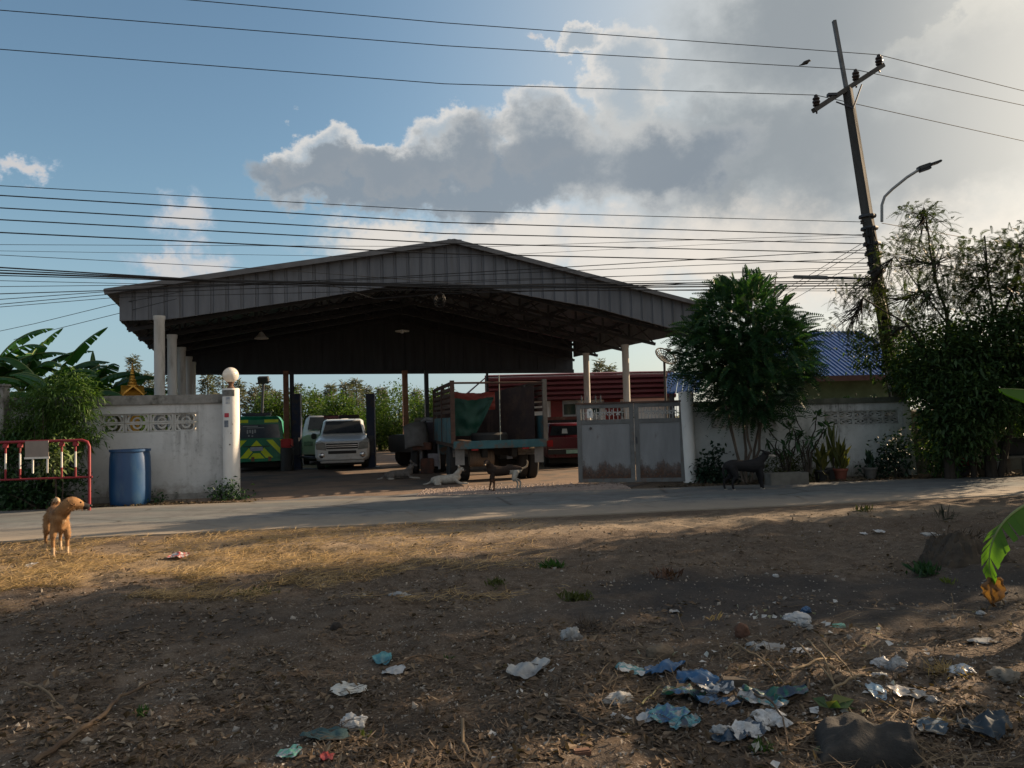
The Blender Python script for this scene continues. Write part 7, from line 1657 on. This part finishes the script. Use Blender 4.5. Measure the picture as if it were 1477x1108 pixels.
sheet('plastic_scrap', 'pale mint and white scrap above the pillow stuffing', 909, 969, 38, 14, tea, 14, 'scrap', .3, mats=[C_T, C_W])
sheet('plastic_sheet', 'long rumpled blue film arching behind the rubbish heap', 960, 969, 54, 13, blu, 15, None, .5, R(12))
sheet('plastic_sheet', 'blue film strip trailing down right from the arching one', 1006, 981, 58, 13, blu, 50, None, .5, R(-38))
sheet('plastic_sheet', 'navy printed film with green folds in the middle of the rubbish', 986, 1008, 58, 22, dbl, 16, None, .5, R(-12), mats=[C_N, C_G, C_N, C_B])
sheet('plastic_sheet', 'navy film right of the green-folded one', 1036, 1022, 62, 22, dbl, 51, None, .5, R(-25), mats=[C_N, C_B, C_N])
sheet('plastic_sheet', 'crinkled white film lying on the navy film', 1036, 1016, 56, 13, wp1, 17, None, .5, R(22), mats=[C_W, C_N, C_W], lift=.04)
sheet('plastic_sheet', 'pale film scrap at the right end of the blue strip', 1036, 997, 40, 11, wp2, 52, None, .5, R(-20))
sheet('plastic_sheet', 'crumpled teal-blue film in front of the navy printed film', 962, 1032, 56, 18, tea, 18, None, .5, R(4), mats=[C_T, C_B, C_T, C_Y])
sheet('plastic_sheet', 'grey-teal torn film below the teal-blue one', 988, 1050, 44, 18, tea, 53, None, .5, R(60), mats=[C_N, C_T, C_Y])
sheet('plastic_sheet', 'white film corner at the left of the teal-blue film', 932, 1036, 26, 10, wp1, 54, None, .5, R(-14))
sheet('plastic_scrap', 'small white torn triangle left of the teal-blue film', 896, 1039, 26, 12, wp1, 19, 'scrap', .3, R(30))
sheet('plastic_sheet', 'long dark green film edge right of the navy films', 1118, 1010, 84, 14, grn, 20, None, .45, R(-14), mats=[C_G, C_N, C_G])
sheet('plastic_sheet', 'white and teal film under the long dark green edge', 1102, 1020, 62, 18, wp1, 55, None, .5, R(-8), mats=[C_W, C_Y, C_T])
sheet('plastic_sheet', 'bright white film standing in a curl at the bottom of the rubbish', 1112, 1042, 40, 28, wp1, 21, None, .7, R(70), mats=[C_W, C_W, C_Y])
sheet('plastic_sheet', 'bright white film strip joining the curl from the left', 1080, 1058, 62, 14, wp1, 56, None, .5, R(20), mats=[C_W, C_W, C_N])
sheet('plastic_sheet', 'navy film strip at the bottom left of the bright curl', 1052, 1068, 50, 12, dbl, 57, None, .4, R(4))
bag('plastic_bag', 'whitish bag standing up behind the curling bright film', 1040, 1056, 30, 26, wp2, 43)
bag('plastic_bag', 'white knotted bag behind the dry stalks on the right', 1150, 897, 40, 24, wp1, 22)
bag('plastic_bag', 'small blue bag tucked against the white knotted bag', 1163, 887, 16, 14, blu, 23)
bag('plastic_bag', 'smaller cloudy bag in front of the white knotted bag', 1159, 908, 22, 18, wp2, 44)
bag('plastic_cup', 'crushed mint and white cup right of the knotted bag', 1211, 904, 18, 10, mnt, 24, cat='cup')
bag('plastic_bag', 'round grey bag at the left of the dry stalk pile', 1085, 938, 22, 22, wp2, 25)
sheet('cardboard_flap', 'pale grey flat flap leaning beside the round grey bag', 1112, 936, 36, 22, wp3, 26, 'cardboard', .3, R(-25))
bag('plastic_bag', 'white bag with a trailing end amid the dry stalks', 1156, 942, 32, 16, wp1, 27, True)
bag('plastic_bag', 'tall clear bag standing in the cluster at the right', 1292, 958, 28, 34, wp2, 28)
bag('plastic_bag', 'bluish white bag low in the cluster left of the tall clear bag', 1272, 962, 30, 22, wp1, 29)
bag('plastic_bag', 'small dull bag in front of the tall clear bag cluster', 1268, 980, 20, 16, wp2, 30)
sheet('plastic_scrap', 'pale blue scrap lying below the right-hand bag cluster', 1263, 996, 24, 14, plastic('scrap_sky', (.25, .36, .45), (.18, .26, .34), .2), 31, 'scrap', .3)
bag('plastic_bag', 'bluish white bag pressed into the straw clump at the right', 1385, 970, 36, 22, plastic('bag_bluish', (.42, .47, .52), (.28, .31, .36), .25), 32)
bag('fabric_sack', 'grey-brown cloth sack sitting alone near the right edge', 1447, 978, 44, 28, M('sack_brown', (.16, .145, .12), (.11, .1, .085), rough=.9), 33, cat='sack')
sheet('rag', 'blue-grey striped rag beside the big dark sack', 1345, 1055, 38, 26, plastic('rag_blue', (.05, .085, .12), (.03, .05, .07), .05, .8), 34, 'rag', .35, R(-30))
sheet('rag', 'dark navy rag with a raised fold near the right bottom corner', 1422, 1058, 66, 22, plastic('rag_navy', (.03, .045, .06), (.02, .03, .04), .05, .8), 35, 'rag', .7, R(5))
bag('plastic_bag', 'pale flattened bag lying near the right edge above the cloth sack', 1423, 921, 44, 12, wp2, 36, True)
bag('plastic_bag', 'dusty pale bag at the foot of the earth mound', 1341, 776, 26, 16, wp2, 37, True)
sheet('paper_scrap', 'white crumpled scrap on the road verge at right', 1268, 773, 14, 8, wp1, 38, 'scrap', .5)
sheet('paper_scrap', 'tiny white scrap left of the crumpled verge scrap', 1246, 772, 9, 5, wp1, 39, 'scrap', .3)
bag('paper_cup', 'white paper cup on the burnt black patch', 1119, 832, 8, 9, wp1, 40, cat='cup')
bag('plastic_bag', 'little white bag under the dead banana leaf tip', 1414, 886, 13, 9, wp1, 41)
sheet('blister_pack', 'small pale square pack above the flat brown stone', 973, 885, 14, 9, wp3, 45, 'pack', .15)
sheet('plastic_sheet', 'flat pale film lying near the right bottom, left of the pale bags', 1310, 1004, 54, 12, wp3, 46, None, .25, R(5))
bag('plastic_bag', 'small tan-grey bag right of the flat pale film', 1345, 1012, 18, 14, wp3, 47)
# big dark sack: slumped fabric bag with an open mouth
def dark_sack():
    p = gp(1250, 1084); k = p.y / FPX; W_ = 138 * k; g = MB(); P = []; nx, ny = 44, 34
    for i in range(nx + 1):
        row = []
        for j in range(ny + 1):
            u, v = i / nx * 2 - 1, j / ny * 2 - 1; e = max(0, 1 - abs(u) ** 3.0) * max(0, 1 - abs(v) ** 2.6)
            f1 = fbm(u * 1.5 + .5 * v, v * 1.1, 4, 1); cr = max(0, 1 - abs(v + .25 - .25 * u + .3 * f1) * 5)      # one long fold across the front
            h = .135 * e ** .4 * (1 - .12 * v + .25 * fbm(u * 1.1, v, 7, 1)) + .03 * cr * e + .03 * e ** .5 * fbm(u * 2.4, v * 1.8, 9, 2) + .003 * fbm(u * 14, v * 12, 5, 2)
            h += .05 * math.exp(-((u - .84) ** 2) / .012 - (v + .2) ** 2 / .3) - .05 * math.exp(-((u + .1) ** 2 / .14 + (v - .15) ** 2 / .06))
            row.append((u * W_ / 2 * (1 + .10 * fbm(v * 1.3, 3, 0, 1)) + .03 * v, v * .21 * (1 + .2 * fbm(u * 1.4, 6, 0, 1)), max(-.01, h * min(1, (1 - abs(u)) * 9 + .1) )))
        P.append(row)
    g.grid(P); o = g.build('dark_sack', M('sack_charcoal', (.038, .036, .034), (.024, .023, .022), rough=.95, scale=3, bump=.6, bscale=70, dirt=(.075, .065, .055), dscale=5, dlo=.55, dhi=.7), loc=p, rz=R(-10), smooth='all'); tag(o, 'large slumped charcoal cloth sack at the bottom right of the rubbish', 'sack')
dark_sack()
def mound():
    p = gp(1392, 802); k = p.y / FPX; g = MB(); P = []; n = 40; rx, ry, H = 58 * k, 45 * k, 40 * k
    for i in range(n + 1):
        row = []
        for j in range(n + 1):
            u, v = i / n * 2 - 1, j / n * 2 - 1; q = math.hypot(u, v) * (1 + .25 * fbm(u * 1.4, v * 1.4, 3, 2)); h = H * max(0, 1 - q ** 2.2) ** .8 * (1 + .5 * fbm(u * 2.2, v * 2.2, 8, 3)) + .06 * fbm(u * 5, v * 5, 2, 3) * (q < 1) + .035 * fbm(u * 14, v * 14, 2, 3) * (q < 1); row.append((u * rx * 1.1, v * ry * 1.1, h - .03))
        P.append(row)
    g.grid(P); o = g.build('earth_mound', M('mound_earth', (.075, .058, .043), (.04, .032, .026), rough=.97, scale=6, bump=.8, bscale=25), loc=p, smooth=20); tag(o, 'dark mound of earth and roots on the right of the plot by the road', 'mound')
mound()
# stones, bricks, husks
def rock(label, px, py, wpx, hpx, mt, seed, cat='stone', name='stone'):
    p = gp(px, py); k = p.y / FPX; a = wpx * k / 2; h = hpx * k * .6; bm = bmesh.new(); bmesh.ops.create_icosphere(bm, subdivisions=3, radius=1)
    for v in bm.verts:
        n = v.co.normalized(); r_ = 1 + .25 * mnoise.noise(n * 1.5 + Vector((seed, 0, 0))) + .08 * mnoise.noise(n * 5 + Vector((0, seed, 0))); v.co = Vector((n.x * r_ * a, n.y * r_ * a * .7, n.z * r_ * h + h * .5))
    me = bpy.data.meshes.new(name); bm.to_mesh(me); bm.free(); me.materials.append(mt); o = bpy.data.objects.new(name, me); COL.objects.link(o); o.location = p; return tag(o, label, cat)
husk = M('husk_brown', (.15, .115, .08), (.09, .07, .05), rough=.95, scale=8, bump=.5)
rock('flat tan coconut husk behind the long blue film', 953, 950, 44, 22, husk, 3, 'husk', 'coconut_husk')
rock('dark rounded clod left of the plot centre', 485, 908, 16, 12, M('clod', (.035, .03, .027), (.025, .02, .018), rough=.95), 5)
rock('brown lump beside the round grey bag', 1070, 910, 22, 20, M('lump_brown', (.11, .055, .035), (.07, .04, .03), rough=.9), 6, 'husk', 'coconut_husk')
def brick(label, px, py, wpx, rz, mt):
    p = gp(px, py); k = p.y / FPX; w = wpx * k; g = MB(); g.bb((-w / 2, -w * .24, -.01), (w / 2, w * .24, w * .26)); o = g.build('brick', mt, loc=p, rz=rz, bevel=.006); tag(o, label, 'brick')
brick('broken reddish brick at the bottom edge of the plot', 839, 1087, 26, R(10), M('brick_red', (.14, .075, .05), (.1, .055, .04), rough=.95, bump=.4))
brick('dull brown brick to the right of the long blue film', 1060, 989, 36, R(-8), M('brick_dull', (.085, .07, .055), (.06, .05, .04), rough=.95, bump=.4))
# sticks
def stick(label, pts, r, mt=None):
    P = []
    for px, py, dz in pts:
        q = gp(px, py); P.append(Vector((q.x, q.y, q.z + r + dz)))
    o0 = P[0].copy(); P2 = []
    for i in range(len(P) - 1):
        for s in range(5): P2.append(P[i].lerp(P[i + 1], s / 5) - o0 + Vector((0, 0, .006 * math.sin(i * 5 + s * 1.7))))
    P2.append(P[-1] - o0); n = len(P2); g = MB(); g.tube(P2, [r * (1 - .6 * i / n) for i in range(n)], 7); o = g.build('stick', mt or M('stick_brown', (.12, .085, .055), (.075, .05, .035), rough=.9, scale=9), loc=o0, smooth=True); tag(o, label, 'stick', 'dead sticks on the plot')
stick('long brown branch lying across the bottom left of the plot', [(48, 1104, 0), (95, 1075, .01), (150, 1040, .02), (172, 1020, .03), (230, 985, .01)], .016)
stick('thin pale stick left of the long brown branch', [(30, 995, .03), (62, 1003, .02), (90, 1022, 0)], .009, M('stick_pale', (.22, .16, .1), (.15, .11, .07), rough=.9))
stick('curved pale stick standing up at the bottom middle edge', [(668, 1060, .06), (668, 1078, .02), (680, 1095, .01), (700, 1106, 0)], .009, M('stick_pale', (.22, .16, .1), (.15, .11, .07), rough=.9))
stick('dark branch beside the pale teal scrap', [(560, 965, .0), (600, 952, .02), (640, 955, .01), (690, 968, 0)], .008)
stick('bent twig looping over the dry stalk pile', [(1130, 1000, 0), (1165, 985, .02), (1172, 955, .05), (1160, 962, .03)], .008)
stick('slanting cane left of the large navy film', [(926, 1018, 0), (953, 992, .02)], .006, M('stick_green', (.2, .19, .09), (.16, .14, .07), rough=.8))
stick('thin branch arching over the curling bright film', [(1085, 1010, .02), (1110, 1030, .06), (1130, 1055, .05), (1138, 1085, 0)], .007)
stick('dark twig below the pile near the middle of the plot', [(800, 1005, 0), (840, 1040, .01), (872, 1050, 0)], .012, M('stick_dark', (.05, .04, .032), (.035, .028, .022), rough=.95))
for i, (a, b_) in enumerate((((1150, 950), (1230, 1010)), ((1165, 945), (1215, 1000)), ((1185, 948), (1240, 990)), ((1140, 985), (1230, 962)), ((1200, 1012), (1262, 975)), ((1060, 955), (1140, 985)))):
    stick(['long dry stalk slanting right through the stalk pile', 'second slanting dry stalk of the stalk pile', 'dry stalk on the right side of the stalk pile', 'dry stalk crossing the pile from left to right', 'dry stalk in front of the bag cluster', 'dry stalk reaching left from the pile'][i], [(a[0], a[1], .09), ((a[0] + b_[0]) / 2, (a[1] + b_[1]) / 2, .06), (b_[0], b_[1], 0)], .007, M('stick_straw', (.2, .15, .09), (.13, .095, .06), rough=.9))
# weeds and grass tufts
def tuft(label, px, py, wpx, hpx, mt, n, seed, cat='weed', name='weed_tuft', grp='green weeds on the plot', lean=.5, wd=.16):
    p = gp(px, py); k = p.y / FPX; w, h = wpx * k / 2, hpx * k; r_ = np.random.default_rng(seed)
    P = r_.normal(size=(n, 3)) * np.array([w * .4, w * .4, 0]); D = r_.normal(size=(n, 3)) * lean + np.array([0, 0, 1.]); D /= np.linalg.norm(D, axis=1, keepdims=True); L = h * r_.uniform(.5, 1.15, n)
    o = quads_obj(name, leaf_quads(P, D, r_.normal(size=(n, 3)), L, L * wd, .25), mt); o.location = p; tag(o, label, cat, grp)
weedg = leafmat('weed_green', (.02, .055, .014), (.04, .09, .02), (.07, .11, .03), trans=.35)
tuft('dense green tuft in the upper middle of the plot', 797, 820, 34, 22, weedg, 90, 1)
tuft('low wide grassy patch below the dense green tuft', 832, 866, 50, 20, leafmat('grass_olive', (.04, .05, .015), (.07, .08, .025), trans=.3), 130, 2)
tuft('small green tuft near the long brown branch', 207, 1032, 22, 20, weedg, 40, 3)
tuft('faint olive tuft left of the dense green one', 714, 842, 32, 16, leafmat('grass_olive', (.04, .05, .015), (.07, .08, .025), trans=.3), 70, 4)
tuft('tiny green sprout right of the teal scrap', 648, 952, 14, 12, weedg, 18, 5)
tuft('yellow-green sprig beside the round white bag', 525, 1066, 30, 18, leafmat('sprig', (.06, .09, .015), (.12, .14, .03), trans=.35), 26, 6)
tuft('green weed at the bottom edge under the curling film', 1100, 1085, 34, 24, weedg, 60, 7)
tuft('dark weeds on the left flank of the earth mound', 1335, 828, 44, 26, shrub, 110, 8)
tuft('bright yellow-green weed under the banana leaf', 1370, 842, 26, 14, leafmat('sprig', (.06, .09, .015), (.12, .14, .03), trans=.35), 30, 9)
tuft('olive grass along the straw edge on the left', 368, 858, 70, 14, leafmat('grass_olive', (.04, .05, .015), (.07, .08, .025), trans=.3), 130, 10)
tuft('dry root tangle draped over the dark earth mound', 1392, 792, 90, 34, twig_m, 160, 17, 'dead plant', 'dead_plant', 'straw clumps', 1.0, .05)
tuft('thin dark stems sprouting from the earth mound', 1362, 752, 26, 34, M('stem_dark', (.03, .035, .02)), 30, 11, lean=.4, wd=.05)
tuft('wispy weeds on the verge left of the earth mound', 1245, 738, 30, 14, leafmat('grass_olive', (.04, .05, .015), (.07, .08, .025), trans=.3), 60, 12)
tuft('tawny straw clump behind the bluish white bag', 1362, 972, 52, 28, straw_m, 160, 13, 'straw', 'straw_clump', 'straw clumps', 1.0, .05)
tuft('rusty dead plant clump in the plot centre right', 962, 838, 44, 20, leafmat('dead_rust', (.06, .03, .02), (.11, .06, .04), trans=.1), 80, 14, 'dead plant', 'dead_plant', 'straw clumps', .9)
tuft('pale dead stems standing left of the round grey bag', 1030, 895, 20, 22, straw_m, 10, 15, 'dead plant', 'dead_plant', 'straw clumps', .5)
tuft('tangled dead roots against the hump in the plot centre', 850, 905, 60, 26, twig_m, 170, 16, 'dead plant', 'dead_plant', 'straw clumps', 1.2, .05)
# cut banana leaf pieces by the dark sack
p = gp(1196, 1030)
t = thing('banana_leaf_piece', 'folded green and yellow banana leaf piece behind the dark sack', 'leaf', p); V = leaf_quads(np.array([[0, 0, .02]] * 4), np.array([[.8, .1, .4], [-.5, .2, .5], [.2, -.3, .6], [.95, .3, .1]]), np.array([[0, -.5, 1.], [0, -.3, 1], [0, -1, .2], [0, -.3, 1]]), np.array([.17, .14, .13, .24]), np.array([.10, .09, .08, .09]), .2)
quads_obj('blade', V, leafmat('cut_leaf', (.02, .06, .03), (.05, .09, .03), (.3, .27, .09), trans=.3), t)
# dead tip of the foreground banana leaf
